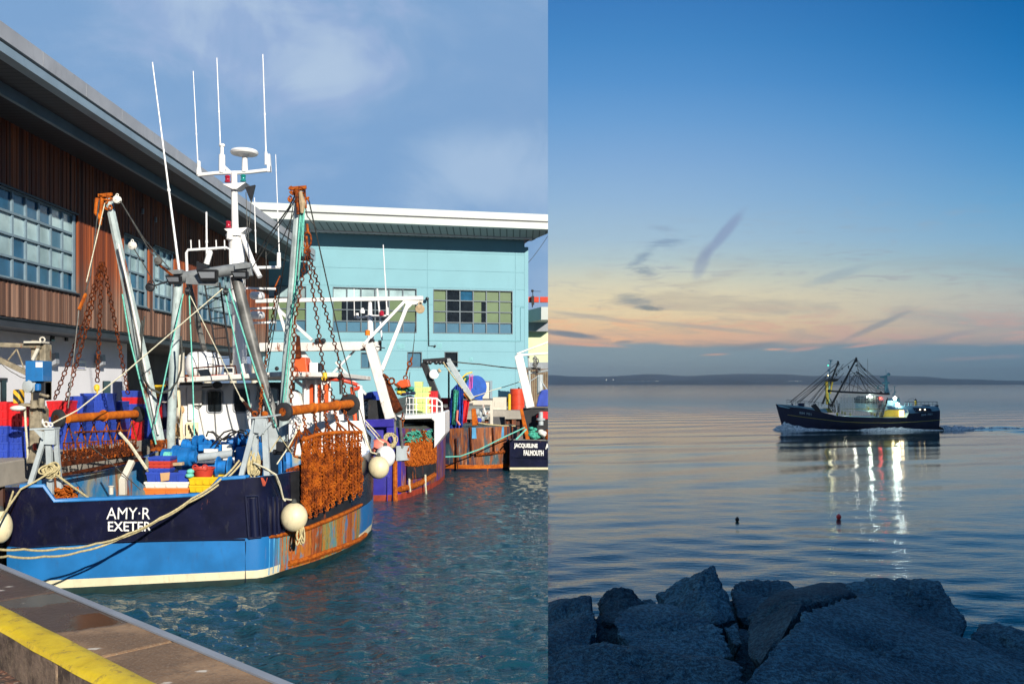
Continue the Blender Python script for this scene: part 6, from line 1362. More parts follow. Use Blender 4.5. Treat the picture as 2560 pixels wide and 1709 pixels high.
# fittings and nets on top
mb = MB(); mb.prism([P(990, 958, 31.5), P(1000, 950, 31.5), P(1020, 948, 31.5), P(1024, 966, 31.5), P(1004, 970, 31.5)], (0, .5, 0)); tag(mb.build('plastic_sheet', 'orange_red', bevel=.03), 'orange red bundle on top of the coloured nets', 'bundle')
rg = random.Random(5)
def heap(px, py, Y, w_, h_, mat, label, cat, nb=14, seed=1, nm='net_heap'):
    rg = random.Random(seed); mb = MB(); c = P(px, py, Y); a = w_/F*Y/2; b = h_/F*Y/2
    for k_ in range(nb): mb.ball(c+V((rg.uniform(-.8, .8)*a, rg.uniform(-.2, .2), rg.uniform(-.7, .6)*b)), rg.uniform(.25, .5)*min(a, b)+.04, 8, 6, (1.4, 1, .8))
    return tag(mb.build(nm, mat, smooth=True), label, cat)
heap(1012, 972, 32, 46, 14, 'net_green', 'green net bundle under the orange sheet', 'net', 16, 2); heap(1005, 982, 31.9, 34, 10, 'yellow_cloth', 'yellow rope bundle below the green net', 'rope', 8, 3, 'rope_heap'); heap(1022, 983, 31.8, 40, 10, 'navy_cloth', 'dark blue folded net below the green bundle', 'net', 8, 4)
mb = MB(); mb.bx(X_at(928, 32), 32, Z_at(1003, 32), X_at(950, 32), 32.6, Z_at(978, 32)); mb.prism([P(905, 985, 31.8), P(928, 978, 31.8), P(928, 995, 31.8), P(905, 998, 31.8)], (0, .3, 0)); mb.build('winch_cover', 'crate_blue', PB, bevel=.04)
mb = MB()
for k_ in range(26): mb.torus(P(rg.uniform(905, 962), rg.uniform(1008, 1050), 31.6+rg.uniform(-.3, .3)), (rg.uniform(-1, 1), rg.uniform(-1, 1), rg.uniform(-1, 1)), rg.uniform(.1, .26), .02, 14, 5)
mb.build('hose_tangle', 'grey_steel', PB)
mb = MB(); mb.bx(X_at(938, 32), 32.3, 2.4, X_at(952, 32), 32.8, Z_at(985, 32)); mb.tube([P(958, 1050, 31.5), P(962, 1010, 31.5)], .09, 8); mb.build('winch', 'black_steel', PB)
# lime crates stacked behind the rail: two stacks
for (xs, n_, sname) in ((1046, 6, 'left'), (1066, 5, 'right')):
    for k_ in range(n_):
        Yk = 34.4; hgt = 13.5; py1 = 1034-k_*hgt; a = P(xs-10, py1, Yk); b = P(xs+10, py1-hgt+.6, Yk)
        crate(((a.x+b.x)/2, Yk+.2, a.z), b.x-a.x, .4, b.z-a.z, 'crate_lime', '%s pale lime crate of the %s stack behind the white rails' % (('bottom', 'second', 'third', 'fourth', 'fifth', 'sixth')[k_], sname))
crate(P(1084, 1034, 34.6), .34, .4, .9, 'crate_red', 'tall red bin right of the lime crates behind white rails')
# chain bag with green net over the side
g3 = thing('dredge_bag', 'orange rusty chain bag with green netting over its top on the purple trawler', 'fishing gear', tuple(P(1060, 1110, 31.5)))
rg = random.Random(31); mb = MB()
def C3(f, g): px = 1016+(1088-1016)*f; return P(px, (1100+g*62)+(f*-6), 0+o2(px, 0, .30).y)+V((.0, -.1*math.sin(g*3), 0))
for i in range(34):
    for j in range(16):
        f, g = (i+.5)/34, (j+.5)/16; c = C3(f, g)+V((rg.gauss(0, .015), rg.gauss(0, .03), rg.gauss(0, .015))); mb.torus(c, (rg.uniform(-.8, .8), -1, rg.uniform(-.5, .5)), .062, .023, 8, 4)
mb.build('chain_bag', 'rust_bright', g3)
mb = MB(); q = [C3(.01, 0), C3(.99, 0), C3(.99, .96), C3(.01, .96)]; mb.add([p_+V((-.02, .12, 0)) for p_ in q], [(0, 1, 2, 3)]); mb.build('bag_lining', 'rust_dark', g3)
mb = MB()
for k_ in range(230):
    f, g = rg.random(), rg.uniform(-.34, .10); c = C3(f, g)+V((0, rg.uniform(-.25, .3) if g < 0 else -.08, 0)); d = V((rg.uniform(-.5, .9), rg.uniform(-.3, .3), rg.uniform(-.5, .3)))*.16; mb.tube([c-d, c+V((0, 0, .03)), c+d], .022, 4)
mb.build('green_net', 'net_green', g3)
mb = MB()
for k_ in range(90): c = P(rg.uniform(1000, 1062), rg.uniform(1078, 1100), 31.6+rg.uniform(-.2, .5)); mb.torus(c, (rg.uniform(-1, 1), rg.uniform(-1, 1), rg.uniform(-1, 1)), .08, .026, 8, 4)
mb.build('chain_heap', 'rust', g3); mb = MB()
for k_ in range(60): c = P(rg.uniform(990, 1016), rg.uniform(1080, 1116), 30.6+rg.uniform(-.1, .2)); mb.torus(c, (rg.uniform(-1, 1), rg.uniform(-1, 1), rg.uniform(-1, 1)), .07, .024, 8, 4)
mb.build('chain_heap', 'rust', g3)
mb = MB(); mb.chain(P(1007, 1030, 31), P(1006, 1080, 30.8), .2, .06, .02); mb.build('chain', 'rust', g3)
for (a, b, c_, d_, l) in ((1013, 1196, 1018, 1228, 'left'), (1053, 1186, 1058, 1240, 'right')):
    tag(MB().rope([o2p(a, b, .16), o2p((a+c_)/2-1, (b+d_)/2, .14), o2p(c_, d_, .12)], .04, 0, 4, 6).build('rope_end', 'rope_pale'), 'pale rope end hanging on the purple hull below the chain bag, %s one of two' % l, 'rope')

# ================================================================== third boat (rusty black hull, net drum)
RB = thing('fishing_trawler', 'rust stained dark trawler with a blue net drum lying across the basin end', 'fishing boat', (-1.6, 41, 0))
O3 = [(-4.2, 40.8), (-3.35, 39.9), (-2.6, 39.6), (-1.6, 39.55), (-.6, 39.8), (-.1, 40.3), (.25, 41.6), (.2, 44), (-1, 46), (-3, 46), (-4.3, 43.5)]
z3 = [1.75, 1.85, 1.95, 1.98, 2.0, 2.0, 1.9, 1.9, 1.9, 1.9, 1.8]; n3 = len(O3); ce3 = V((-2, 43, 0)); mb = MB()
def r3(z, k): return [ce3+(V((a, b, 0))-ce3)*k+V((0, 0, z if z is not None else z3[i])) for i, (a, b) in enumerate(O3)]
rr = [r3(-.3, .93), r3(.10, .965), r3(.28, .97), r3(1.1, .99), r3(None, 1.0), r3(None, .95)]
bb = len(mb.v); mb.v += [tuple(q) for r_ in rr for q in r_]
for li in range(5):
    for i in range(n3): j = (i+1) % n3; mb.f.append([bb+li*n3+i, bb+li*n3+j, bb+(li+1)*n3+j, bb+(li+1)*n3+i]); mb.mi.append((1, 2, 0, 0, 0)[li])
mb.f.append([bb+5*n3+i for i in range(n3)]); mb.mi.append(3)
mb.build('hull', ['rusty_navy', 'navy_dark', 'rust_yellow', 'deck'], RB, smooth=True)
def o3(px, py, off=.06):
    k = (px-CX)/F
    for i in range(0, 6):
        (a0, a1_), (b0, b1_) = O3[i], O3[i+1]; fa, fb = a0-k*a1_, b0-k*b1_
        if fa <= 0 < fb:
            f = fa/(fa-fb); y = a1_+(b1_-a1_)*f-off; return P(px, py, y)
    return P(px, py, 39.6)
for (a, b, c_, d_) in ((1140, 1095, 1144, 1172), (1175, 1065, 1180, 1140), (1232, 1068, 1236, 1130), (1112, 1100, 1112, 1165)):
    mb = MB(); mb.tube([o3(a, b), o3(c_, d_)], .035, 6); mb.build('rib', 'rust_dark', RB)
mb = MB(); mb.tube([o3(1190, 1136), o3(1230, 1132), o3(1262, 1128)], .07, 6); mb.build('rubbing_strake', 'rust', RB)
mb = MB(); mb.prism([o3(1180, 1068, .02), o3(1260, 1066, .02), o3(1260, 1092, .02), o3(1180, 1096, .02)], (0, -.04, 0)); mb.build('bulwark_patch', 'weathered_blue', RB)
a = o3(1103, 1127); 
mb = MB(); mb.beam(P(1059, 905, 40.5), P(1096, 1000, 40.5), .30, .26, (0, 1, 0)); mb.beam(P(1057, 903, 40.5), P(1124, 898, 40.5), .26, .2); mb.beam(P(1096, 1000, 40.5), P(1100, 1060, 40.5), .3, .2, (0, 1, 0)); mb.build('gantry', 'black_steel', RB, bevel=.02)
mb = MB(); mb.beam(P(1122, 904, 40.3), P(1181, 998, 40.0), .26, .24, (0, 1, 0)); mb.bx(X_at(1118, 40.3), 40.15, Z_at(904, 40.3), X_at(1127, 40.3), 40.45, Z_at(896, 40.3)); mb.build('gantry_leg', 'grey_steel', RB, bevel=.02)
mb = MB()
for q in (1068, 1075, 1090, 1100, 1108, 1115): mb.ball(P(q, 906, 40.4), .10, 8, 6)
mb.build('gantry_light', 'black_steel', RB)
mb = MB(); mb.lathe(P(1085, 935, 40.2), (0, -1, 0), [(0, .22), (.04, .22), (.06, .18)], 20); mb.build('round_lamp', 'clean_white', RB, smooth=True)
mb = MB(); mb.tube([P(1122, 1030, 41), P(1122, 928, 41), P(1150, 926, 41)], .05, 6); mb.build('davit', 'black_steel', RB)
dm = MB(); c = P(1191, 968, 40.4); dm.lathe(c, (-.6, 1, 0), [(0, .30), (0, .55), (.06, .55), (.06, .12), (.9, .12), (.9, .55), (.96, .55)], 30); dm.lathe(c, (-.6, 1, 0), [(-.03, .08), (.1, .08)], 12)
dm = dm.build('net_drum', 'drum_blue', RB, smooth=False)
mb = MB(); mb.lathe(c+V((-.05, .08, 0)), (-.6, 1, 0), [(0, .2), (.02, .50), (.78, .50), (.8, .2)], 20); mb.build('wound_net', 'net_green', dm, smooth=True)
mb = MB(); mb.prism([P(1175, 1000, 40.7), P(1206, 990, 40.5), P(1206, 1000, 40.5), P(1180, 1004, 40.6)], (0, .4, 0)); mb.build('drum_foot', 'drum_blue', dm)
mb = MB()
for q in (1174, 1178, 1182): mb.tube([P(q, 935, 40.2), P(q-2, 1000-(q-1172)*3, 40.2)], .018, 5)
mb.build('net_line', 'pink_rope', dm)
mb = MB(); mb.tube([P(1154, 945, 40.5), P(1166, 934, 40.5), P(1180, 930, 40.8)], .035, 6); mb.tube([P(1158, 955, 40.4), P(1164, 945, 40.4)], .03, 6); mb.build('net_line', 'yellow_cloth', dm)
def drape(pts0, pts1, Y, mat, nm, par, folds=7, amp=.06, lab=None, cat='net'):
    mb = MB(); n_ = 36; m_ = 18; vs = []
    def al(l, f): q = f*(len(l)-1); i = min(len(l)-2, int(q)); r_ = q-i; return (l[i][0]+(l[i+1][0]-l[i][0])*r_, l[i][1]+(l[i+1][1]-l[i][1])*r_)
    for j in range(m_+1):
        for i in range(n_+1):
            f, g = i/n_, j/m_; a = al(pts0, f); b = al(pts1, f); ph = f*folds*6.283+1.2*math.sin(g*3+f*4)
            vs.append(P(a[0]+(b[0]-a[0])*g, a[1]+(b[1]-a[1])*g, Y+amp*math.sin(ph)*(.4+.8*g)+amp*.5*math.sin(ph*2.3+g*5)))
    k = n_+1; nv = len(vs); vs2 = [q+V((0, .10, 0)) for q in vs]
    fs = [(j*k+i, j*k+i+1, (j+1)*k+i+1, (j+1)*k+i) for j in range(m_) for i in range(n_)]
    mb.add(vs+vs2, fs+[tuple(nv+q for q in reversed(f)) for f in fs]+[(i, nv+i, nv+i+1, i+1) for i in range(n_)]+[(m_*k+i, m_*k+i+1, nv+m_*k+i+1, nv+m_*k+i) for i in range(n_)]+[(j*k, (j+1)*k, nv+(j+1)*k, nv+j*k) for j in range(m_)]+[(j*k+n_, nv+j*k+n_, nv+(j+1)*k+n_, (j+1)*k+n_) for j in range(m_)])
    o = mb.build(nm, mat, par, smooth=True); return tag(o, lab, cat) if lab else o
drape([(1128, 975), (1140, 962), (1158, 972)], [(1119, 1072), (1140, 1080), (1157, 1065)], 39.9, 'net_blue', 'hanging_net', None, 4, .08, 'blue fishing net hanging in folds below the grey gantry')
drape([(1134, 972), (1146, 976)], [(1130, 1060), (1140, 1062)], 39.72, 'net_green', 'hanging_net', None, 2, .05, 'narrow green net strip over the blue hanging net')
drape([(1157, 1000), (1174, 1000)], [(1152, 1062), (1166, 1055)], 40.0, 'crate_red', 'red_bag', None, 2, .05, 'bright red bag hanging right of the blue net', 'bag')
mb = MB(); mb.tube([P(1144, 1025, 39.6), P(1142, 1050, 39.6), P(1150, 1062, 39.6)], .05, 6); tag(mb.build('rope_end', 'fender_pink'), 'pink rope looped over the blue hanging net', 'rope')
mb = MB(); mb.tube([P(1096, 922, 40.1), P(1101, 930, 40.1)], .07, 8); mb.build('pulley_block', 'tan_wood', RB)
mb = MB(); mb.prism([P(1156, 985, 39.9), P(1163, 978, 39.9), P(1180, 1000, 39.9), P(1172, 1002, 39.9)], (0, .2, 0)); mb.prism([P(1178, 1022, 39.9), P(1188, 1020, 39.9), P(1196, 1062, 39.9), P(1180, 1064, 39.9)], (0, .2, 0)); mb.build('chute', 'rust_yellow', RB, bevel=.04)
mb = MB(); mb.bx(X_at(1182, 40.5), 40.4, Z_at(1012, 40.5), X_at(1228, 40.5), 40.8, Z_at(1000, 40.5)); mb.beam(P(1228, 1000, 40.5), P(1229, 1060, 40.5), .14, .14, (0, 1, 0)); mb.beam(P(1148, 1006, 40.4), P(1184, 1004, 40.4), .2, .12); mb.build('deck_frame', 'column_cream', RB, bevel=.02)
mb = MB()
for (q, y_) in ((1190, 1030), (1198, 1034), (1203, 1045), (1194, 1046), (1210, 1036)): mb.lathe(P(q, y_, 40.6), (1, 0, 0), [(0, .10), (.02, .18), (.14, .18), (.16, .10)], 12)
mb.build('winch', 'grey_steel', RB, smooth=True)
mb = MB(); mb.ball(P(1198, 1050, 40.2), .12, 10, 8); tag(mb.build('buoy', 'crate_blue'), 'small blue buoy on the deck of the rusty trawler', 'buoy')
mb = MB(); mb.rope([P(1207, 1010, 40.3), P(1214, 1036, 40.3), P(1226, 1028, 40.3)], .05, 0, 6, 6); mb.build('hose', 'white_rusty', RB)
heap(1114, 1022, 40.8, 24, 12, 'fender_pink', 'pink and purple bundle behind the white shelter', 'bundle', 8, 6, 'bundle'); heap(1115, 1050, 40.8, 18, 20, 'purple_hull', 'purple bundle under the pink one behind the shelter', 'bundle', 8, 7, 'bundle')
crate(P(1115, 1010, 41.2), .5, .4, .3, 'crate_red', 'red crate on top of the pink bundle behind the white shelter')
mb = MB(); mb.bx(X_at(1222, 42), 41.9, 1.9, X_at(1262, 42), 42.3, Z_at(1042, 42)); mb.build('deck_locker', 'undercroft', RB)
mb = MB(); mb.bx(X_at(1232, 52), 52, ZQ, X_at(1266, 52), 53, ZQ+.75); mb.bx(X_at(1232, 52)+.1, 51.98, ZQ+.2, X_at(1266, 52)-.1, 51.998, ZQ+.5); tag(mb.build('fish_bin', 'column_cream', bevel=.02), 'pale bin on the far quay left of the red tank', 'bin')
text('lettering', '\u00b736', 'white_paint', RB, o3(1100, 1126, .12), (1, .35, 0), (0, 0, 1), .2, height=.16, width=.2, ext=.01, bold=.02)
tag(MB().rope([P(1122, 902, 40.3), P(1200, 910, 41), P(1297, 921, 42)], .03, .02, 8, 5).build('wire', 'wire'), 'dark wire slung between the grey gantry and the white gantry', 'wire')
tag(MB().rope([P(1095, 1142, 38.6), P(1150, 1140, 38.6), P(1200, 1122, 38.6), P(1260, 1092, 38.6), P(1312, 1068, 38.8)], .030, .0, 8, 6).build('mooring_rope', 'rope_green'), 'pale green mooring rope sagging past the rust stained hull', 'rope')
tag(MB().rope([P(1290, 1098, 38.7), P(1316, 1072, 38.8)], .04, .0, 6, 6).build('mooring_rope', 'rope_green'), 'short pale green rope by the lettered navy transom', 'rope')
tag(MB().rope([P(1108, 905, 40.1), P(1140, 950, 40), P(1178, 1000, 39.8)], .03, .02, 8, 5).build('hauling_rope', 'rope_cream'), 'cream rope running down from the tackle beside the grey gantry leg', 'rope')
tag(MB().rope([P(1180, 992, 40), P(1230, 975, 41), P(1310, 950, 42)], .02, .02, 8, 5).build('hauling_rope', 'rope_pale'), 'thin pale rope across the turquoise wall right of the drum', 'rope')
tag(MB().rope([P(1196, 1056, 39.8), P(1240, 1062, 40), P(1300, 1064, 41)], .03, .02, 8, 5).build('hauling_rope', 'rope_cream'), 'slack rope between the rusty trawler and the lettered one', 'rope')

# ================================================================== fourth boat (navy transom, cut by the edge of this view)
JB = thing('fishing_trawler', 'navy trawler showing only its white lettered transom at the basin end', 'fishing boat', (1.1, 41, 0))
Y4 = 39.6; mb = MB()
def q4(px, py, dy=0): return P(px, py, Y4+dy)
F4 = [q4(1276, 1098), q4(1276, 1101), q4(1272, 1142), q4(1277, 1172)]
Zr, Zm, Zw = Z_at(1099, Y4), Z_at(1141, Y4), .10
x0, x1 = X_at(1275, Y4), 3.2
for (z0, z1, mi, e_) in ((-.3, .06, 2, 0), (.06, .17, 1, .01), (.17, Zm, 0, 0), (Zm, Zr, 0, .02)):
    mb.mat(mi).prism([(x0-.02+e_*0, Y4-e_, z0), (x1, Y4-e_+.06, z0), (x1+.3, 44, z0), (x0-.3, 44, z0)], (0, 0, z1-z0))
mb.build('hull', ['navy', 'hull_cream', 'antifoul'], JB, bevel=.02)
mb = MB(); mb.beam(q4(1274, 1141, -.03), q4(1380, 1144, -.03), .06, .05); mb.build('knuckle', 'navy', JB)
mb = MB(); mb.beam(q4(1274, 1098, 0), q4(1380, 1100, 0), .14, .05); mb.build('cap_rail', 'dark_pole', JB)
text('lettering', 'JACQUELINE', 'white_paint', JB, q4(1285, 1121, -.06), (1, 0, -.02), (0, 0, 1), 1, height=14/F*Y4, width=59/F*Y4, ext=.01, bold=.05)
text('lettering', 'A', 'white_paint', JB, q4(1363.5, 1122, -.06), (1, 0, 0), (0, 0, 1), 1, height=14/F*Y4, width=9/F*Y4, ext=.01, bold=.05)
text('lettering', 'FALMOUTH', 'white_paint', JB, q4(1309, 1138, -.06), (1, 0, -.02), (0, 0, 1), 1, height=14/F*Y4, width=50/F*Y4, ext=.01, bold=.05)
mb = MB(); mb.beam(q4(1296, 888, .5), q4(1326, 1018, .5), .38, .34, (0, 1, 0)); mb.beam(q4(1290, 888, .6), q4(1378, 882, .6), .2, .10); mb.beam(q4(1292, 884, .5), q4(1378, 852, .5), .14, .08); mb.build('gantry', 'white_paint', JB, bevel=.02)
mb = MB(); mb.tube([q4(1321, 890, .8), q4(1327, 1000, .8)], .05, 6); mb.tube([q4(1350, 936, 1), q4(1350, 985, 1)], .14, 8); mb.tube([q4(1310, 935, .9), q4(1375, 925, .9)], .05, 5); mb.tube([q4(1310, 962, .9), q4(1345, 940, .9), q4(1375, 985, .9)], .03, 5); mb.build('gantry_stay', 'grey_steel', JB)
mb = MB()
rg = random.Random(8)
for k_ in range(12): mb.torus(q4(1341+rg.uniform(-5, 6), 895+k_*3.4, .6), (rg.uniform(-1, 1), rg.uniform(-1, 1), rg.uniform(-1, 1)), .09, .03, 10, 5)
mb.beam(q4(1312, 921, .7), q4(1352, 920, .7), .1, .1); mb.build('tackle', 'dark_pole', JB)
mb = MB(); mb.bx(X_at(1308, 40.2), 40.2, Zr, 3, 41, Z_at(1020, 40.2)); mb.build('deck_gear', 'tar_black', JB)
mb = MB(); mb.prism([q4(1341, 1016, .3), q4(1346, 992, .3), q4(1354, 975, .3), q4(1378, 972, .3), q4(1378, 1016, .3)], (0, .5, 0)); mb.build('blue_locker', 'crate_blue', JB, bevel=.04)
mb = MB(); mb.prism([q4(1299, 1022, -.05), q4(1307, 1022, -.05), q4(1325, 1098, -.05), q4(1314, 1098, -.05), q4(1306, 1060, -.05)], (0, .12, 0)); mb.build('stern_chute', 'rust_yellow', JB, bevel=.03)
mb = MB(); mb.prism([q4(1340, 1040, .2), q4(1350, 1028, .2), q4(1378, 1028, .2), q4(1378, 1046, .2), q4(1344, 1052, .2)], (0, .2, 0)); mb.build('net_bundle', 'crate_red', JB, bevel=.04)
mb = MB(); mb.lathe(q4(1352, 1062, .1), (0, 0, 1), [(0, .12), (.2, .12), (.22, .2), (.3, .2), (.32, .1), (.6, .1)], 12); mb.build('capstan', 'grey_steel', JB, smooth=True)
heap(1335, 1082, Y4+.1, 20, 40, 'net_green', 'green net heap on the stern of the lettered navy trawler', 'net', 16, 8); heap(1362, 1082, Y4+.15, 26, 22, 'crate_white', 'pale tangled gear beside the green net heap', 'gear', 12, 9, 'gear_heap')
mb = MB()
for k_ in range(6): mb.torus(q4(1372, 1076+k_*4, .0), (0, 0, 1), .14, .04, 12, 5)
mb.build('spring', 'rust_bright', JB)

# ================================================================== quay: crane, crates, worker
QC = thing('quay_crane', 'small grimy quay crane with blue control box and striped hook block', 'crane', (X_at(92, 17.6), 17.6, ZQ))
Yk = 17.6; pq = lambda x, y, d=0: P(x, y, Yk+d)
def colbx(px0, px1, py0, py1, d0, d1, nm, mt, bv=.01): mb = MB(); mb.bx(X_at(px0, Yk), Yk+d0, Z_at(py1, Yk), X_at(px1, Yk), Yk+d1, Z_at(py0, Yk)); return mb.build(nm, mt, QC, bevel=bv)
paint('grimy_steel', (.26, .22, .15), .65, .4, 6, rust=.35, rs=7, dirt=.6, bmp=.4, bs=30)
mb = MB(); mb.bx(X_at(72, Yk), Yk, ZQ, X_at(104, Yk), Yk+.3, Z_at(1020, Yk)); mb.prism([pq(64, 1158, -.05), pq(110, 1158, -.05), pq(102, 1130, -.05), pq(72, 1130, -.05)], (0, .5, 0)); mb.build('pedestal', 'grimy_steel', QC, bevel=.03)
mb = MB(); mb.bx(X_at(75, Yk), Yk+.02, Z_at(1022, Yk), X_at(90, Yk), Yk+.3, Z_at(850, Yk)); mb.bx(X_at(96, Yk), Yk+.02, Z_at(1000, Yk), X_at(112, Yk), Yk+.28, Z_at(860, Yk)); mb.build('column', 'grimy_steel', QC, bevel=.02)
mb = MB(); mb.beam(pq(70, 856), pq(113, 856), .34, .04); mb.beam(pq(82, 900, -.02), pq(98, 866, -.02), .06, .06, (0, 1, 0)); mb.torus(pq(106, 849), (0, 1, 0), .05, .018, 12, 6); mb.build('head_plate', 'column_cream', QC, bevel=.01)
mb = MB(); mb.beam(pq(-60, 860), pq(104, 865), .13, .09); mb.beam(pq(-40, 880), pq(72, 934), .09, .10); mb.tube([pq(20, 900), pq(42, 872)], .02, 6); mb.tube([pq(42, 872), pq(62, 926)], .018, 6); mb.build('jib', 'grimy_steel', QC, bevel=.015)
colbx(70, 114, 902, 953, -.10, .25, 'control_box', 'sky_blue'); colbx(96, 113, 905, 918, -.104, -.1005, 'label_plate', 'white_paint', 0)
colbx(82, 112, 954, 1000, .0, .25, 'motor_housing', 'black_steel'); 
mb = MB(); mb.lathe(pq(95, 958, -.03), (0, 0, -1), [(0, .04), (.02, .06), (.14, .06), (.16, .03)], 10); mb.build('motor', 'winch_blue', QC, smooth=True)
mb = MB(); mb.lathe(pq(67, 965, -.1), (.3, 1, 0), [(0, .09), (.01, .13), (.03, .13), (.035, .10), (.09, .10), (.095, .13), (.115, .13)], 20); mb.build('sheave', 'grey_steel', QC, smooth=True)
m_, t_, p_, O_ = newmat('hazard'); wv = t_.n('ShaderNodeTexWave', {'wave_type': 'BANDS', 'bands_direction': 'DIAGONAL'}, Vector=O_, Scale=3.2).outputs[1]
setp(t_, p_, Base_Color=t_.mix(t_.ss(wv, .46, .54), (.02, .02, .02), (.80, .45, .03)), Roughness=.5)
mb = MB(); mb.bx(X_at(45, Yk), Yk-.2, Z_at(1008, Yk), X_at(63, Yk), Yk+.0, Z_at(973, Yk)); mb.build('hook_block', 'hazard', QC, bevel=.03)
mb = MB(); mb.beam(pq(48, 1009, -.1), pq(115, 1018, -.1), .07, .05); mb.tube([pq(100, 985, -.15), pq(118, 990, -.2)], .03, 8); mb.ball(pq(119, 990, -.2), .035, 8, 6); mb.lathe(pq(85, 1020, -.1), (0, 0, 1), [(0, .07), (.16, .07)], 10); mb.lathe(pq(104, 1020, -.1), (0, 0, 1), [(0, .06), (.2, .06)], 10); mb.build('valve_gear', 'grimy_steel', QC, bevel=.005)
mb = MB(); mb.lathe(pq(87, 1108, -.03), (0, 0, -1), [(0, .02), (.02, .04), (.1, .04), (.14, .02)], 8); mb.build('switch', 'red_paint', QC)
tag(MB().rope([pq(62, 1015, -.1), pq(64, 1060, -.1), pq(68, 1110, -.05), pq(70, 1155, 0)], .022, .0, 6, 6).build('hose', 'rope_pale'), 'pale frayed rope hanging down the quay crane pedestal', 'rope')
tag(MB().rope([pq(0, 905, 2), pq(40, 935, 1), pq(72, 945, 0)], .008, .03, 6, 5).build('cable', 'wire'), 'thin cable sagging left of the quay crane', 'cable')
mb = MB(); mb.ball(P(45, 1020, 17.4), .13, 12, 8, (1.2, .8, .45)); tag(mb.build('plastic_bag', 'crate_white', smooth=True), 'crumpled pale plastic bag hung on the crane arm', 'bag')
# crate stacks: (px0, px1, depth, list of (py_top) with colour from the bottom up)
ordn = ['bottom', 'second', 'third', 'fourth', 'fifth', 'sixth', 'seventh', 'eighth', 'topmost']
def stack(px0, px1, Y, pytop, cols, where, dy=.55):
    z0 = ZQ; zt_ = Z_at(pytop, Y); n_ = len(cols); hh = (zt_-z0)/n_; a, b = X_at(px0, Y), X_at(px1, Y)
    for k_, cc in enumerate(cols):
        nm = {'b': 'crate_blue', 'r': 'crate_red', 'y': 'crate_yellow'}[cc]; word = {'b': 'blue', 'r': 'red', 'y': 'yellow'}[cc]
        od = 'top' if k_ == n_-1 else ordn[k_]
        crate(((a+b)/2+random.uniform(-.008, .008), Y+dy/2, z0+k_*hh), (b-a)*.97, dy, hh+.01, nm, '%s %s crate in %s' % (od, word, where), random.uniform(-.02, .02), 'stacked fish crates on the quay', .012)
stack(-30, 18, 18.6, 1006, 'bbbbrrr', 'the leftmost stack at the frame edge'); stack(19, 72, 18.7, 1010, 'bbbbrrr', 'the stack just left of the quay crane')
stack(116, 167, 21.0, 1003, 'bbbbrr', 'the red topped stack right of the quay crane'); stack(172, 207, 21.6, 991, 'bbbbbb', 'the first plain blue stack right of the red topped one')
stack(199, 233, 22.5, 984, 'bbbbbbb', 'the left tall blue stack'); stack(234, 268, 22.5, 984, 'bbbbbbb', 'the right tall blue stack'); stack(256, 302, 23.5, 1004, 'bbbbbb', 'the low blue stack before the grey door')
stack(304, 356, 25.6, 977, 'bbbrbrb', 'the stack with a red band left of the boom foot'); stack(328, 346, 24.2, 1052, 'rrr', 'the short narrow red stack', .4); stack(347, 372, 24.9, 1020, 'bbbb', 'the narrow blue stack beside the left boom'); stack(373, 392, 25.6, 1008, 'rrrr', 'the narrow red stack behind the left boom')
stack(386, 405, 26.6, 992, 'rrrrr', 'the tall narrow red stack below the yellow box')
mb = MB(); mb.prism([P(384, 962, 27), P(414, 962, 27), P(430, 974, 27), P(430, 996, 27), P(414, 998, 27), P(404, 1010, 27), P(400, 994, 27), P(384, 992, 27)], (0, .5, 0)); tag(mb.build('yellow_box', 'yellow_paint', bevel=.03), 'bright yellow machine cover behind the left boom', 'machine cover')
mb = MB(); mb.bx(X_at(402, 25.2), 25.2, ZQ, X_at(422, 25.2), 25.6, Z_at(1074, 25.2)); tag(mb.build('white_bin', 'crate_white', bevel=.03), 'white bin between the left boom and the grey leg', 'bin')
# people as one skinned body
def person(name, label, base, hgt, joints, edges, mats, rad, cloth=None):
    me = bpy.data.meshes.new('body'); sc_ = hgt/1.75; base = V(base)
    me.from_pydata([(V(j)*sc_) for j in joints], edges, []); o = bpy.data.objects.new(name, me); COL[CUR[0]].objects.link(o); o.location = base; ORG[o.name] = base
    sk = o.modifiers.new('skin', 'SKIN'); sk.use_smooth_shade = True
    for i, v_ in enumerate(me.skin_vertices[0].data): v_.radius = (rad[i][0]*sc_, rad[i][1]*sc_); v_.use_root = (i == 0)
    ss = o.modifiers.new('sub', 'SUBSURF'); ss.levels = 1; ss.render_levels = 2
    me.materials.append(MT[mats]); return tag(o, label, 'person')
J = [(0, 0, .95), (0, 0, 1.18), (0, 0, 1.40), (0, 0, 1.50), (0, -.02, 1.60), (0, -.01, 1.74), (-.19, 0, 1.40), (-.24, .02, 1.14), (-.20, -.16, .92), (.19, 0, 1.40), (.25, 0, 1.14), (.24, -.14, .92), (-.10, 0, .90), (-.11, 0, .50), (-.11, .02, .07), (-.11, -.14, .05), (.10, 0, .90), (.11, 0, .50), (.12, .02, .07), (.12, -.14, .05)]
EJ = [(0, 1), (1, 2), (2, 3), (3, 4), (4, 5), (2, 6), (6, 7), (7, 8), (2, 9), (9, 10), (10, 11), (0, 12), (12, 13), (13, 14), (14, 15), (0, 16), (16, 17), (17, 18), (18, 19)]
RJ = [(.17, .12), (.17, .12), (.17, .12), (.065, .065), (.095, .105), (.07, .08), (.08, .08), (.055, .055), (.04, .04), (.08, .08), (.055, .055), (.04, .04), (.10, .10), (.07, .07), (.05, .05), (.04, .035), (.10, .10), (.07, .07), (.05, .05), (.04, .035)]
Yp = 26.0
wk = person('person', 'person in dark jacket with pale bands standing on the quay behind the left boom', (X_at(421, Yp), Yp, ZQ), 1.72, J, EJ, 'navy_cloth', RJ)
mb = MB(); bz = V((X_at(421, Yp), Yp, ZQ))
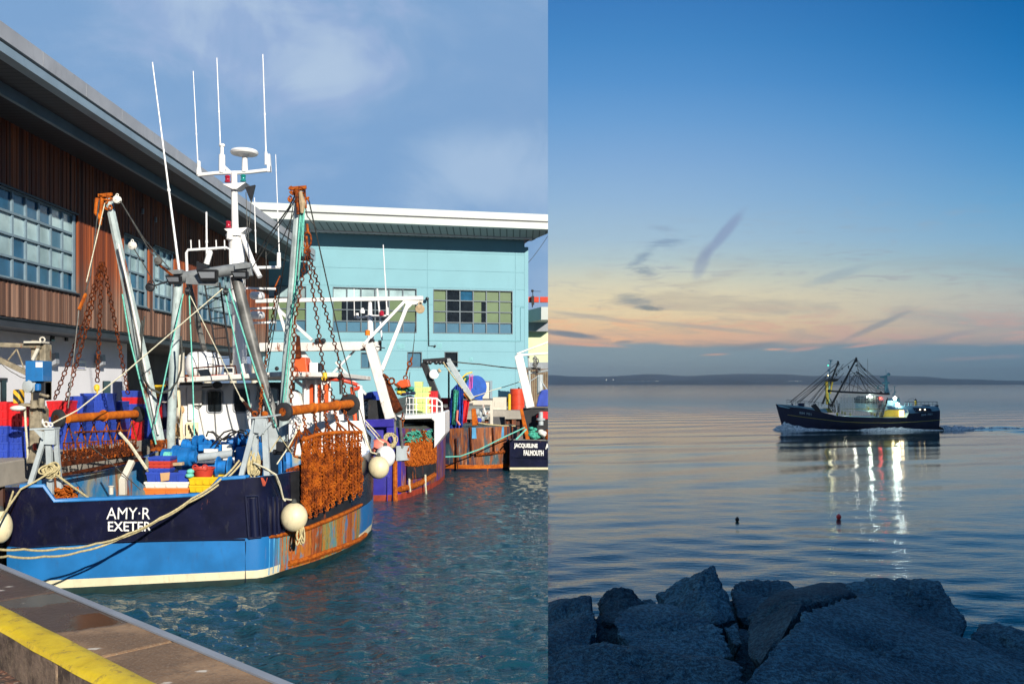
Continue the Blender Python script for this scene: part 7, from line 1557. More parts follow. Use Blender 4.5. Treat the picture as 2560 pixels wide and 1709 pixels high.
for z in (1.02, 1.30): mb.lathe(bz+V((0, 0, z)), (0, 0, 1), [(0, .19), (.035, .19)], 14)
mb.build('reflective_band', 'crate_white', wk)
mb = MB(); mb.ball(bz+V((0, -.03, 1.62)), .10, 14, 10, (.85, 1, 1.15)); mb.ball(bz+V((0, -.14, 1.61)), .02, 6, 5); mb.build('face', 'skin', wk, smooth=True)
mb = MB(); mb.lathe(bz+V((0, .0, 1.67)), (0, 0, 1), [(0, .11), (.04, .115), (.09, .08), (.10, .02)], 14); mb.prism([bz+V((-.07, -.09, 1.68)), bz+V((.07, -.09, 1.68)), bz+V((.05, -.19, 1.665)), bz+V((-.05, -.19, 1.665))], (0, 0, .015)); mb.build('cap', 'grey_steel', wk, smooth=True)
# ================================================================== dusk sea
CUR[0] = 'open_sea'
YD = 74.0; SC = 4.894
def Q(x, y, d=0.0):
    """point on the passing trawler: x, y in a frame around it, d metres further away"""
    px, py = 1920+x/SC, 870+y/SC; Y0 = YD
    return V(((px-CX)/F*Y0, Y0+d, H-(py-HY)/F*Y0))
DB = thing('fishing_trawler', 'dark trawler with lit deck lamps steaming across the calm dusk sea', 'fishing boat', (Q(1150, 1000, 2).x, YD+2, 0))
# hull: stations from bow to stern: x, sheer y, half beam, foot x shift
ST = [(185, 690, .06), (260, 696, .45), (350, 705, .85), (480, 730, 1.25), (600, 758, 1.55), (720, 795, 1.8), (850, 828, 2.0), (1000, 838, 2.05), (1200, 845, 2.05), (1450, 848, 2.05), (1700, 846, 2.0), (1725, 792, 2.0), (1900, 779, 1.9), (2050, 770, 1.75), (2140, 765, 1.55)]
WLX = {185: 285, 260: 330, 350: 400, 480: 510, 600: 620, 720: 730}
mb = MB(); secs = []
for (x, ys, hb) in ST:
    top_ = Q(x, ys); xf = Q(WLX.get(x, x+(12 if x > 2000 else 0)), 1000).x; sec = []
    hbw = hb*.80 if x < 1900 else hb*.86
    mid = (top_+V((0, 0, 0))); zf = -.3
    for (f_, b_) in ((0, hbw*.9), (.32, hbw), (.62, hb*.95), (1, hb)):
        xx = xf+(top_.x-xf)*f_; sec.append((xx, b_, zf+(top_.z-zf)*f_))
    secs.append(sec)
yc = YD+2.05; nS = len(secs)
for side_ in (-1, 1):
    bb = len(mb.v)
    for sec in secs: mb.v += [(a, yc+side_*b, c) for a, b, c in sec]
    for i in range(nS-1):
        for j in range(3):
            q = [bb+i*4+j, bb+(i+1)*4+j, bb+(i+1)*4+j+1, bb+i*4+j+1]; mb.f.append(q if side_ < 0 else q[::-1]); mb.mi.append(0)
l0 = 0; r0 = nS*4
for i in range(nS-1): mb.f.append([l0+i*4+3, l0+(i+1)*4+3, r0+(i+1)*4+3, r0+i*4+3]); mb.mi.append(1)
mb.f.append([l0+(nS-1)*4+j for j in range(4)]+[r0+(nS-1)*4+j for j in (3, 2, 1, 0)]); mb.mi.append(0)
mb.f.append([l0+j for j in (3, 2, 1, 0)]+[r0+j for j in range(4)]); mb.mi.append(0)
mb.build('hull', ['dusk_hull', 'dusk_light'], DB, smooth=True)
def hb(x, f_=1.0):
    i = max(0, min(nS-2, sum(1 for s_ in ST if s_[0] <= x)-1)); a, b = ST[i], ST[i+1]; return a[2]+(b[2]-a[2])*(x-a[0])/(b[0]-a[0])
def D(x): return 2.05-hb(x)-.06      # near side skin depth
def poly(nm, pts, mat, d=None, th=.05, off=-.02, par=DB, bevel=0.0):
    mb = MB(); mb.prism([Q(x, y, (D(x) if d is None else d)+off) for x, y in pts], (0, th, 0)); return mb.build(nm, mat, par, bevel=bevel)
poly('bulwark', [(205, 692), (350, 700), (560, 728), (620, 742), (660, 775), (600, 762), (480, 738), (350, 726)], 'dusk_light', th=.06)
poly('bulwark', [(640, 742), (715, 742), (745, 795), (700, 785), (668, 778)], 'dusk_light', th=.06)
poly('bulwark', [(190, 690), (330, 735), (310, 742), (215, 722)], 'dusk_light', None, .05, -.04)
poly('stern_bulwark', [(1455, 702), (2105, 712), (2132, 764), (2000, 775), (1850, 788), (1745, 800), (1722, 790), (1700, 752), (1460, 752)], 'dusk_light', th=.1)
pn = poly('stern_panel', [(1768, 726), (1995, 734), (2018, 770), (1806, 782)], 'dusk_hull', None, .05, -.06)
for x in (1860, 1922): mb = MB(); mb.lathe(Q(x, 751, D(x)-.10), (0, 1, 0), [(0, .050), (.03, .050)], 12); mb.build('lit_porthole', 'lamp_warm', pn)
mb = MB(); mb.lathe(Q(1802, 757, D(1802)-.09), (0, 1, 0), [(0, .035), (.02, .035)], 10); mb.build('porthole', 'dusk_light', pn)
mb = MB(); mb.tube([Q(x, y, D(x)+.0-(.02 if x > 400 else .0)) for x, y in ((300, 822), (480, 848), (700, 876), (900, 898), (1150, 910), (1500, 912), (1800, 900), (2050, 884), (2160, 878))], .018, 5); mb.build('gold_line', 'dusk_yellow', DB)
poly('anchor_pocket', [(548, 705), (600, 680), (640, 735), (668, 790), (600, 765)], 'dusk_black', None, .1, -.08)
text('lettering', 'BM 701', 'dusk_letter', DB, Q(424, 806, D(424)-.12), Q(566, 826, D(566)-.12)-Q(424, 806, D(424)-.12), (0, 0, 1), 1, height=.19, width=.97, ext=.0, bold=.02)
text('lettering', 'BM 701', 'dusk_letter', DB, Q(1872, 830, D(1872)-.14), Q(2018, 818, D(2018)-.14)-Q(1872, 830, D(1872)-.14), (0, 0, 1), 1, height=.18, width=1.0, ext=.0, bold=.02)
# working deck: lit shelter interior
mb = MB(); mb.prism([Q(1415, 846, .8), Q(1700, 846, .8), Q(1700, 760, .8), Q(1560, 745, .8), Q(1415, 790, .8)], (0, .1, 0)); mb.build('deck_shelter', 'dusk_yellow', DB)
mb = MB(); mb.bx(Q(1640, 0).x, YD+.55, Q(0, 842).z, Q(1700, 0).x, YD+.6, Q(0, 762).z); mb.build('lit_doorway', 'cabin_warm', DB)
mb = MB(); mb.prism([Q(1462, 752, .4), Q(1462, 642, .4), Q(1600, 640, .4), Q(1600, 700, .4), Q(1690, 706, .4), Q(1620, 752, .4)], (0, 2.5, 0)); mb.build('wheelhouse_base', 'dusk_light', DB)
mb = MB(); mb.bx(Q(1245, 0).x, YD+.9, Q(0, 780).z, Q(1400, 0).x, YD+3.2, Q(0, 680).z); mb.build('wheelhouse', 'dusk_light', DB, bevel=.03)
mb = MB(); mb.bx(Q(1238, 0).x, YD+.85, Q(0, 682).z, Q(1408, 0).x, YD+3.2, Q(0, 640).z); mb.build('wheelhouse_windows', 'glass_dark', DB, bevel=.02)
mb = MB(); mb.prism([Q(1232, 640, .7), Q(1412, 640, .7), Q(1422, 618, .7), Q(1400, 594, .7), Q(1290, 590, .7), Q(1240, 618, .7)], (0, 2.6, 0)); mb.build('wheelhouse_roof', 'dusk_black', DB, bevel=.03)
poly('deck_screen', [(700, 735), (780, 735), (830, 790), (740, 790)], 'dusk_yellow', .6, .05)
# lit yellow foremast
mb = MB(); mb.beam(Q(790, 690, 1.2), Q(798, 405, 1.6), .22, .20, (0, 1, 0)); mb.beam(Q(845, 560, 1.6), Q(884, 410, 1.8), .12, .12, (0, 1, 0)); mb.beam(Q(815, 680, 1.6), Q(820, 405, 1.8), .12, .12, (0, 1, 0)); mb.build('foremast', 'dusk_yellow', DB, bevel=.02)
mb = MB(); mb.prism([Q(778, 404, 1), Q(822, 372, 1), Q(922, 374, 1), Q(905, 400, 1), Q(860, 412, 1)], (0, 1.0, 0)); mb.build('mast_platform', 'dusk_black', DB)
mb = MB(); mb.tube([Q(822, 700, 1.4), Q(822, 400, 1.4), Q(830, 240, 1.4), Q(842, 150, 1.4)], [.05, .04, .03, .02], 6); mb.tube([Q(815, 140, 1.4), Q(866, 144, 1.4)], .03, 5); mb.tube([Q(808, 184, 1.4), Q(874, 186, 1.4)], .015, 5); mb.lathe(Q(842, 168, 1.4), (0, 0, 1), [(0, .05), (.1, .06), (.14, .09), (.16, .09)], 8); mb.lathe(Q(811, 285, 1.4), (0, 0, 1), [(0, .05), (.2, .06), (.24, .03)], 8); mb.build('topmast', 'dusk_mast', DB)
mb = MB(); mb.lathe(Q(804, 214, 1.3), (0, 0, 1), [(0, .05), (.09, .06), (.1, .02)], 8); mb.build('green_lamp', 'lamp_green', DB)
# derricks
for (a, b, r_, nm) in (((805, 715, .7), (1108, 130, .5), .095, 0), ((800, 690, 2.6), (1008, 165, 2.8), .095, 1)):
    mb = MB(); mb.tube([Q(*a), Q(*b)], [r_, r_*.75], 8); dd = mb.build('derrick', 'dusk_black', DB, smooth=True)
    mb = MB(); c = Q(*b)
    for k_ in range(7): mb.ball(c+V((.05*math.sin(k_*2), .04*math.cos(k_), -.05*k_+.08)), .075, 6, 5)
    mb.build('head_block', 'dusk_black', dd)
for (x, y) in ((1018, 225), (1113, 210), (1120, 292), (1215, 262), (932, 412), (871, 325), (940, 250)):
    mb = MB(); mb.ball(Q(x, y, .6), .075, 8, 6, (.8, .5, 1.3)); mb.build('pulley_block', 'dusk_black', DB)
lines = [((395, 668), (1000, 160), 2.6), ((380, 672), (985, 175), 2.6), ((350, 680), (800, 335), 1.5), ((385, 672), (1092, 130), .6), ((510, 662), (1010, 190), 2.4), ((590, 672), (940, 255), 1.6), ((600, 690), (935, 280), 1.0), ((620, 670), (870, 330), 1.2), ((560, 668), (820, 380), 1.4),
         ((1108, 140), (1128, 290), .4), ((1128, 290), (1120, 530), .4), ((1128, 290), (955, 525), .4), ((1128, 290), (1375, 540), .4), ((1128, 290), (1475, 545), .5), ((1128, 290), (1018, 320), .5), ((1030, 320), (1030, 530), .6), ((1030, 330), (1200, 525), .6), ((1020, 240), (1270, 470), .7), ((1270, 470), (1370, 535), .6),
         ((1115, 130), (1240, 285), .6), ((1130, 160), (1480, 470), .8), ((1150, 190), (1440, 440), 1.0), ((1160, 200), (1215, 270), .6), ((1110, 130), (1000, 400), .8), ((985, 410), (1270, 535), 1.0), ((1055, 430), (1120, 300), 1.0), ((1060, 400), (1145, 320), 1.2), ((1160, 330), (1230, 490), .8), ((1230, 490), (1290, 540), .8), ((1140, 300), (1420, 540), .7), ((1040, 300), (990, 380), 1), ((740, 510), (835, 380), 1), ((735, 520), (800, 420), .5), ((930, 380), (1000, 300), 1.3), ((1128, 290), (1250, 545), .5), ((1128, 290), (1310, 548), .45), ((1128, 295), (1060, 530), .5), ((1018, 330), (965, 520), .9), ((800, 340), (440, 668), 1.8), ((815, 360), (480, 668), 1.9), ((850, 330), (600, 680), 1.6), ((905, 330), (1010, 190), 1.6), ((870, 300), (990, 200), 2.2), ((1475, 555), (1150, 200), 1.1), ((1510, 500), (1180, 250), 1.5), ((1340, 530), (1335, 120), 2.0), ((1350, 530), (1348, 130), 2.2)]
mb = MB()
for i, (a, b, d_) in enumerate(lines):
    r_ = .020 if i < len(lines)-2 else .010; mb.tube([Q(a[0], a[1], d_), Q(b[0], b[1], d_)], r_, 4)
mb.build('rigging', 'dusk_black', DB)
# beam with hanging chain net
mb = MB(); mb.tube([Q(735, 520, -.1), Q(900, 535, -.1), Q(1475, 560, -.1)], [.06, .085, .085], 8); mb.ball(Q(740, 522, -.1), .13, 10, 8); mb.ball(Q(1375, 545, -.1), .12, 8, 6); mb.ball(Q(1462, 556, -.1), .11, 8, 6); mb.build('trawl_beam', 'dusk_black', DB, smooth=True)
mb = MB(); rg = random.Random(6)
for x in range(880, 1440, 19):
    yb = 825+rg.uniform(-8, 10); mb.tube([Q(x, 560, -.05), Q(x+rg.uniform(-4, 4), 690, -.02), Q(x+rg.uniform(-12, 12), yb, .1)], .019, 4)
for y in range(600, 830, 22): mb.tube([Q(862, y+6, -.03), Q(1150, y+rg.uniform(2, 8), -.02), Q(1420, y+rg.uniform(-4, 6), -.03)], .018, 4)
mb.build('chain_net', 'dusk_net', DB)
mb = MB()
for (x, y) in ((700, 590), (720, 640), (745, 600), (735, 660)):
    mb.tube([Q(x, y, -.1), Q(x+20, y+50, -.1), Q(x+70, y+110, 0)], .03, 5)
for k_ in range(18): x = 760+rg.uniform(-40, 120); mb.tube([Q(x, 620+rg.uniform(0, 60), 0), Q(x+rg.uniform(-20, 40), 790, .1)], .018, 4)
for k_ in range(14): x = 1350+rg.uniform(-30, 60); mb.tube([Q(x+60, 600+rg.uniform(0, 60), 0), Q(x, 840, .1)], .018, 4)
mb.build('dredge_gear', 'dusk_black', DB)
mb = MB(); mb.tube([Q(870, 740, .4), Q(1400, 748, .4)], .03, 5); mb.build('deck_rail', 'dusk_yellow', DB)
for (x, y) in ((940, 790), (975, 800), (1040, 815), (880, 810), (1300, 800), (1340, 815), (1260, 740)):
    mb = MB(); mb.ball(Q(x, y, .6), .10, 8, 6, (1, 1, 1.5)); mb.build('deck_gear', 'dusk_yellow', DB)
mb = MB()
for x in range(255, 560, 55): mb.tube([Q(x, 690+(x-255)*.10, .5), Q(x-2, 634+(x-255)*.07, .5)], .012, 5)
mb.tube([Q(250, 634, .5), Q(560, 656, .5), Q(720, 672, .5)], .018, 5); mb.tube([Q(255, 660, .5), Q(560, 680, .5), Q(700, 694, .5)], .012, 5)
for x in range(600, 720, 40): mb.tube([Q(x, 720, .5), Q(x, 662, .5)], .012, 5)
mb.build('bow_rail', 'dusk_black', DB)
mb = MB(); mb.lathe(Q(475, 700, 1.5), (1, 0, 0), [(-.25, .16), (.25, .16)], 10); mb.ball(Q(355, 690, 1.2), .08, 8, 6); mb.beam(Q(440, 690, 1.5), Q(510, 692, 1.5), .2, .16); mb.build('anchor_winch', 'dusk_hull', DB)
# after mast
mb = MB(); mb.prism([Q(1508, 575, 1.2), Q(1512, 470, 1.2), Q(1508, 330, 1.2), Q(1532, 325, 1.2), Q(1545, 480, 1.2), Q(1575, 575, 1.2)], (0, .25, 0)); mb.beam(Q(1418, 500, 1.3), Q(1515, 508, 1.3), .05, .05); mb.beam(Q(1560, 540, 1.3), Q(1605, 505, 1.3), .04, .04); mb.beam(Q(1600, 580, 1.3), Q(1650, 528, 1.3), .1, .06); mb.build('after_mast', 'dusk_mast', DB, bevel=.02)
mb = MB(); mb.beam(Q(1370, 464, 1.3), Q(1482, 462, 1.3), .06, .05); mb.lathe(Q(1425, 495, 1.3), (0, 0, 1), [(0, .1), (.1, .1), (.12, .05), (.2, .05)], 10); mb.ball(Q(1550, 320, 1.2), .15, 12, 8); mb.prism([Q(1445, 345, 1.2), Q(1500, 335, 1.2), Q(1505, 365, 1.2), Q(1465, 362, 1.2)], (0, .2, 0)); mb.ball(Q(1487, 425, 1.2), .12, 10, 6, (1.3, 1, .7)); mb.ball(Q(1550, 425, 1.2), .09, 8, 6); mb.tube([Q(1625, 580, 1.2), Q(1626, 472, 1.2)], .03, 5); mb.beam(Q(1606, 468, 1.2), Q(1644, 468, 1.2), .04, .04); mb.tube([Q(1520, 325, 1.2), Q(1516, 250, 1.2)], .012, 4); mb.build('radar_gear', 'dusk_mast', DB)
mb = MB(); mb.bx(Q(1610, 0).x, YD+1, Q(0, 705).z, Q(1680, 0).x, YD+2.4, Q(0, 620).z); mb.bx(Q(1660, 0).x, YD+1, Q(0, 622).z, Q(1676, 0).x, YD+1.1, Q(0, 600).z); mb.build('funnel', 'dusk_mast', DB, bevel=.05)
mb = MB()
for x in list(range(1700, 2100, 48))+[2095]: mb.tube([Q(x, 712, .3), Q(x, 658, .3)], .012, 5)
mb.tube([Q(1690, 658, .3), Q(2098, 656, .3)], .022, 5); mb.tube([Q(1690, 684, .3), Q(2098, 684, .3)], .010, 5); mb.build('stern_rail', 'dusk_black', DB)
mb = MB(); mb.tube([Q(1752, 655, .6), Q(1765, 628, .6), Q(1800, 614, .6), Q(1822, 618, .6)], .012, 5); mb.build('hose_arch', 'dusk_black', DB); mb = MB(); mb.bx(Q(1940, 0).x, YD+.3, Q(0, 712).z, Q(2005, 0).x, YD+.8, Q(0, 696).z); mb.build('stern_gear', 'dusk_hull', DB); mb = MB(); mb.bx(Q(2080, 0).x, YD+.3, Q(0, 714).z, Q(2108, 0).x, YD+.6, Q(0, 695).z); mb.build('stern_gear', 'dusk_hull', DB)
mb = MB()
for (x, y) in ((1765, 690), (1720, 690), (1790, 695)): mb.lathe(Q(x, y+15, .6), (0, 0, 1), [(0, .07), (.2, .07), (.22, .04)], 8)
mb.build('deck_gear', 'dusk_light', DB)
# deck lamps, and the light they throw
def lamp(x, y, d, r_, mat, nm, en, col, lr=.08):
    c = Q(x, y, d); mb = MB(); mb.lathe(c+V((0, .02, 0)), (0, 1, 0), [(0, r_*1.5), (.10, r_*1.2), (.14, r_*.5)], 10); o = mb.build(nm, 'dusk_black', DB)
    mb = MB(); mb.ball(c, r_, 12, 8, (1, .6, 1)); mb.build('bulb', mat, o, smooth=True)
    if en:
        L = bpy.data.lights.new(nm, 'POINT'); L.energy = en; L.color = col; L.shadow_soft_size = lr; L.specular_factor = .25; lo = bpy.data.objects.new('lamp_light', L); COL['open_sea'].objects.link(lo); lo.location = c+V((0, -.25, -.05))-ORG[DB.name]; lo.parent = DB
lamp(1572, 612, .3, .14, 'lamp_white', 'deck_lamp', 30, (.85, 1, .92)); lamp(1598, 686, .2, .14, 'lamp_white', 'deck_lamp', 30, (.85, 1, .92))
lamp(1255, 585, .2, .085, 'lamp_white', 'deck_lamp', 30, (.85, 1, .92)); lamp(1222, 597, .2, .05, 'lamp_white', 'deck_lamp', 0, (1, 1, 1)); lamp(1388, 612, .2, .075, 'lamp_red', 'red_lamp', 5, (1, .08, .05)); lamp(790, 330, 1.0, .045, 'lamp_warm', 'mast_lamp', 0, (1, 1, 1))
for (x, y, d_, en, col) in ((1545, 800, .25, 6, (1, .85, .45)), (1300, 790, .7, 12, (1, .95, .6)), (830, 470, .9, 10, (1, .95, .55)), (860, 650, .9, 8, (1, .95, .55)), (1020, 790, 1.4, 16, (1, .95, .7)), (1120, 640, .9, 16, (1, 1, .85)), (1665, 790, .3, 5, (1, .8, .5))):
    L = bpy.data.lights.new('work_light', 'POINT'); L.energy = en; L.color = col; L.shadow_soft_size = .12; L.specular_factor = .15; lo = bpy.data.objects.new('lamp_light', L); COL['open_sea'].objects.link(lo); lo.location = Q(x, y, d_)-ORG[DB.name]; lo.parent = DB
# person at the stern rail, arms raised
bz = Q(1846, 712, .6)
JD = [(0, 0, .95), (0, 0, 1.18), (0, 0, 1.40), (0, 0, 1.50), (-.03, -.02, 1.60), (-.03, -.01, 1.74), (-.17, 0, 1.42), (-.36, -.10, 1.44), (-.52, -.16, 1.62), (.17, 0, 1.40), (.26, -.05, 1.20), (.12, -.22, 1.28), (-.10, 0, .90), (-.11, 0, .50), (-.12, .02, .07), (-.20, -.10, .05), (.10, 0, .90), (.12, 0, .50), (.14, .02, .07), (.06, -.12, .05)]
dp = person('person', 'person in yellow trousers with arms raised at the stern rail of the dusk trawler', bz, .68, JD, EJ, 'navy_cloth', RJ)
s_ = .68/1.75; mb = MB()
for sx_ in (-.11, .12): mb.tube([bz+V((sx_, 0, .95))*s_, bz+V((sx_, 0, .5))*s_, bz+V((sx_*1.1, .01, .12))*s_], [.125*s_, .10*s_, .08*s_], 10)
mb.lathe(bz+V((0, 0, .86))*s_, (0, 0, 1), [(0, .19*s_), (.40*s_, .19*s_)], 12); mb.build('oilskin_trousers', 'yellow_cloth', dp, smooth=True)
# bow wave, foam along the side, wake
def foam(name, pts, w_, hgt, label, seed, d0=0.0):
    mb = MB(); n_ = 90; m_ = 8; vs = []
    for i in range(n_+1):
        f = i/n_; q = f*(len(pts)-1); k_ = min(len(pts)-2, int(q)); r_ = q-k_; a, b = pts[k_], pts[k_+1]
        x, y, wd, hg = [a[j]+(b[j]-a[j])*r_ for j in range(4)]
        for j in range(m_+1):
            g = j/m_; nz = noise.noise(V((x*2.3, g*4, seed)))+.5*noise.noise(V((x*7, g*9, seed+3)))
            vs.append((x, y+(g-.5)*wd, -.02+hg*math.sin(g*math.pi)*(1+.55*nz)))
    k_ = m_+1; mb.add(vs, [(i*k_+j, (i+1)*k_+j, (i+1)*k_+j+1, i*k_+j+1) for i in range(n_) for j in range(m_)])
    return tag(mb.build(name, 'foam', smooth=True), label, None, None, 'structure')
w0 = YD+2.05
foam('foam', [(Q(95, 0).x, w0-1.0, .05, .03), (Q(170, 0).x, w0-.9, .7, .28), (Q(260, 0).x, w0-.9, 1.0, .50), (Q(350, 0).x, w0-1.5, 1.0, .40), (Q(480, 0).x, w0-2.0, .9, .22), (Q(650, 0).x, w0-2.4, .7, .12), (Q(850, 0).x, w0-2.6, .4, .07), (Q(1050, 0).x, w0-2.5, .2, .04)], 1, 1, None, 1)
foam('foam', [(Q(1030, 0).x, w0-2.5, .1, .03), (Q(1200, 0).x, w0-2.6, .9, .18), (Q(1450, 0).x, w0-2.7, 1.5, .27), (Q(1620, 0).x, w0-2.6, 1.4, .25), (Q(1800, 0).x, w0-2.4, .8, .13), (Q(2000, 0).x, w0-2.3, .5, .08), (Q(2160, 0).x, w0-2.2, .3, .05)], 1, 1, None, 2)
foam('foam', [(Q(2140, 0).x, w0-1.6, 1.6, .30), (Q(2300, 0).x, w0-1.4, 1.8, .36), (Q(2600, 0).x, w0-1.3, .9, .22), (Q(3000, 0).x, w0-1.2, .8, .2), (Q(3500, 0).x, w0-1.0, .5, .12)], 1, 1, None, 3)
# mooring buoys
def buoy(px, py, r_, Y, mat, label):
    c = P(px, py, Y); c.z = r_*.55; mb = MB(); mb.ball(c, r_, 18, 12, (1, 1, 1.05)); mb.lathe(c+V((0, 0, r_)), (0, 0, 1), [(-.01, r_*.3), (r_*.25, r_*.25), (r_*.35, r_*.1)], 10); tag(mb.build('buoy', mat, smooth=True), label, 'buoy')
buoy(1843, 1297, .060, 25.4, 'buoy_black', 'small black buoy floating left of the red one on the dusk sea'); buoy(2097, 1290, .072, 25.8, 'buoy_red', 'small red buoy floating on the dusk sea below the trawler')
# ---- far hills, with shore lights
def hills(Yh, prof, seed, nm='hills'):
    mb = MB(); n_ = 260; vs = []
    x0, x1 = prof[0][0], prof[-1][0]
    for i in range(n_+1):
        px = x0+(x1-x0)*i/n_
        for (a, b) in zip(prof[:-1], prof[1:]):
            if a[0] <= px <= b[0]: py = a[1]+(b[1]-a[1])*(.5-.5*math.cos(math.pi*(px-a[0])/(b[0]-a[0]))); break
        py += .9*noise.noise(V((px*.08, seed, 0)))+.5*noise.noise(V((px*.35, seed, 0)))
        top_ = P(px, min(957-(957-py)*.78, 957.4), Yh); hh = max(top_.z, .5)
        vs += [(top_.x, Yh, -1), (top_.x, Yh+hh*.4, hh*.55), (top_.x*1.004, Yh+hh*1.4, hh*1.0), (top_.x*1.01, Yh+hh*3, hh*.7), (top_.x*1.02, Yh+hh*4, -1)]
    mb.add(vs, [(i*5+j, (i+1)*5+j, (i+1)*5+j+1, i*5+j+1) for i in range(n_) for j in range(4)])
    tag(mb.build(nm, 'hill', smooth=True), kind='structure')
hills(2500, [(1370, 931), (1400, 932), (1440, 940), (1480, 948), (1560, 950), (1680, 950), (1715, 945), (1740, 941), (1800, 942), (1850, 943), (1865, 947), (1900, 950), (1915, 955), (1990, 957.2), (2600, 957.2), (4400, 957.2)], 1)
hills(2850, [(1370, 940), (1405, 934), (1445, 936), (1490, 938), (1560, 934), (1600, 930), (1640, 932), (1700, 940), (1790, 938), (1900, 936), (2100, 944), (2300, 943), (2450, 948), (2600, 950), (4400, 952)], 2)
hills(3250, [(1370, 934), (1500, 936), (1640, 928), (1720, 934), (1800, 930), (1850, 927), (1950, 928), (2050, 934), (2200, 932), (2300, 935), (2400, 944), (2560, 950), (4400, 954)], 3)
for i, (px, py, s__) in enumerate(((1516, 949, 1.6), (1533, 949, 1.5), (1606, 952, 1.5), (1640, 952.5, .9), (1645, 952.5, .9), (1621, 953, .7), (1920, 952.6, 1), (1973, 952.4, 1), (1979, 952.6, .9), (1989, 952.2, 1.1), (1994, 952.5, 1.1), (2001, 952.6, .9), (2045, 953, .7))):
    mb = MB(); mb.ball(P(px, py, 2480), s__*.7, 8, 6); o = mb.build('shore_light', 'shore_glow'); wh_ = ('left of a pair on the hill', 'right of a pair on the hill', 'lone bright one right of the pair') 
    tag(o, 'tiny white %s shining on the far shore' % ('lamp' if i > 2 else 'lamp, '+wh_[i]+','), 'light', 'lamps along the far shore')

# ---- granite boulders of the breakwater
def rock(pts, seed, label, sub=5, amp=.035, hard=1.0, big=.09):
    bm = bmesh.new(); vs = [bm.verts.new(P(*q)) for q in pts]
    r_ = bmesh.ops.convex_hull(bm, input=vs); keep = set(f for f in bm.faces); bmesh.ops.delete(bm, geom=[v_ for v_ in bm.verts if not v_.link_faces], context='VERTS')
    bm.faces.ensure_lookup_table(); tree = BVHTree.FromBMesh(bm); cen = sum((v_.co for v_ in bm.verts), V((0, 0, 0)))/len(bm.verts); bm.free()
    ic = bmesh.new(); bmesh.ops.create_icosphere(ic, subdivisions=sub, radius=1); mb = MB(); vv = []
    for v_ in ic.verts:
        d = v_.co.normalized(); h, nn__, _, _ = tree.ray_cast(cen+d*1e-3, d)
        if h is None: h = cen+d*.1
        n1 = noise.fractal((h+V((seed*7.3, 0, 0)))*1.7, 1.0, 2.0, 3); n2_ = noise.fractal((h+V((0, seed*3.1, 0)))*6.5, .9, 2.1, 4); n3_ = noise.fractal(h*22, .8, 2, 2)
        facet = noise.voronoi(h*1.9+V((seed, 0, 0)))[0][0]; vd = noise.voronoi(h*3.1+V((0, seed, 0)))[0]; crack = max(0, .10-(vd[1]-vd[0]))*1.6
        vv.append(h+d*(n1*big*.45+(facet-.45)*big*.3-.042+n2_*amp+n3_*amp*.30-crack*.12))
    fs = [tuple(q.index for q in f.verts) for f in ic.faces]; ic.free(); mb.add(vv, fs)
    return tag(mb.build('boulder', 'granite', smooth=True), label, 'boulder')
rock([(1330, 1510, 7.6), (1370, 1500, 7.4), (1405, 1493, 7.2), (1440, 1487, 7.2), (1478, 1484, 7.2), (1490, 1500, 6.9), (1500, 1560, 6.4), (1480, 1625, 6.0), (1370, 1660, 5.8), (1330, 1640, 5.9), (1400, 1490, 8.0), (1480, 1500, 8.0), (1400, 1900, 6.4), (1480, 1900, 6.6)], 1, 'rounded boulder at the left edge of the dark breakwater rocks')
rock([(1488, 1505, 7.9), (1505, 1480, 7.9), (1530, 1463, 7.9), (1555, 1462, 7.9), (1580, 1470, 7.9), (1600, 1488, 7.9), (1614, 1504, 7.7), (1560, 1560, 7.2), (1500, 1560, 7.3), (1540, 1470, 8.6), (1590, 1490, 8.6), (1550, 1800, 8), (1600, 1560, 7.6)], 2, 'domed boulder standing behind the flat slab', 5, .03)
rock([(1528, 1526, 6.9), (1542, 1518, 7.1), (1600, 1508, 7.3), (1645, 1504, 7.3), (1692, 1506, 7.2), (1712, 1525, 7.0), (1735, 1532, 6.9), (1765, 1538, 6.8), (1805, 1560, 6.5), (1822, 1585, 6.3), (1838, 1640, 6.0), (1700, 1668, 5.7), (1610, 1640, 5.9), (1545, 1590, 6.2), (1528, 1560, 6.5), (1700, 1900, 6.3), (1600, 1900, 6.3)], 3, 'broad flat topped granite slab in the middle of the rocks', 6, .035)
rock([(1630, 1478, 8.0), (1640, 1500, 7.7), (1650, 1505, 7.6), (1690, 1443, 8.1), (1730, 1425, 8.1), (1755, 1417, 8.1), (1776, 1407, 8.0), (1787, 1408, 8.0), (1800, 1440, 7.8), (1818, 1490, 7.5), (1848, 1548, 7.1), (1800, 1560, 6.8), (1700, 1535, 7.2), (1740, 1460, 7.5), (1780, 1800, 7.5), (1680, 1700, 8), (1800, 1460, 8.6)], 4, 'tall pointed boulder rising behind the flat slab', 6, .035)
rock([(1815, 1462, 8.6), (1835, 1445, 8.8), (1852, 1440, 8.9), (1872, 1441, 8.9), (1920, 1447, 8.9), (1962, 1448, 8.9), (1990, 1458, 8.8), (2000, 1480, 8.5), (1960, 1520, 8.0), (1870, 1560, 7.7), (1840, 1540, 7.8), (1900, 1800, 8.5), (1980, 1500, 9.2)], 5, 'low wide boulder behind, right of the pointed one', 5, .035)
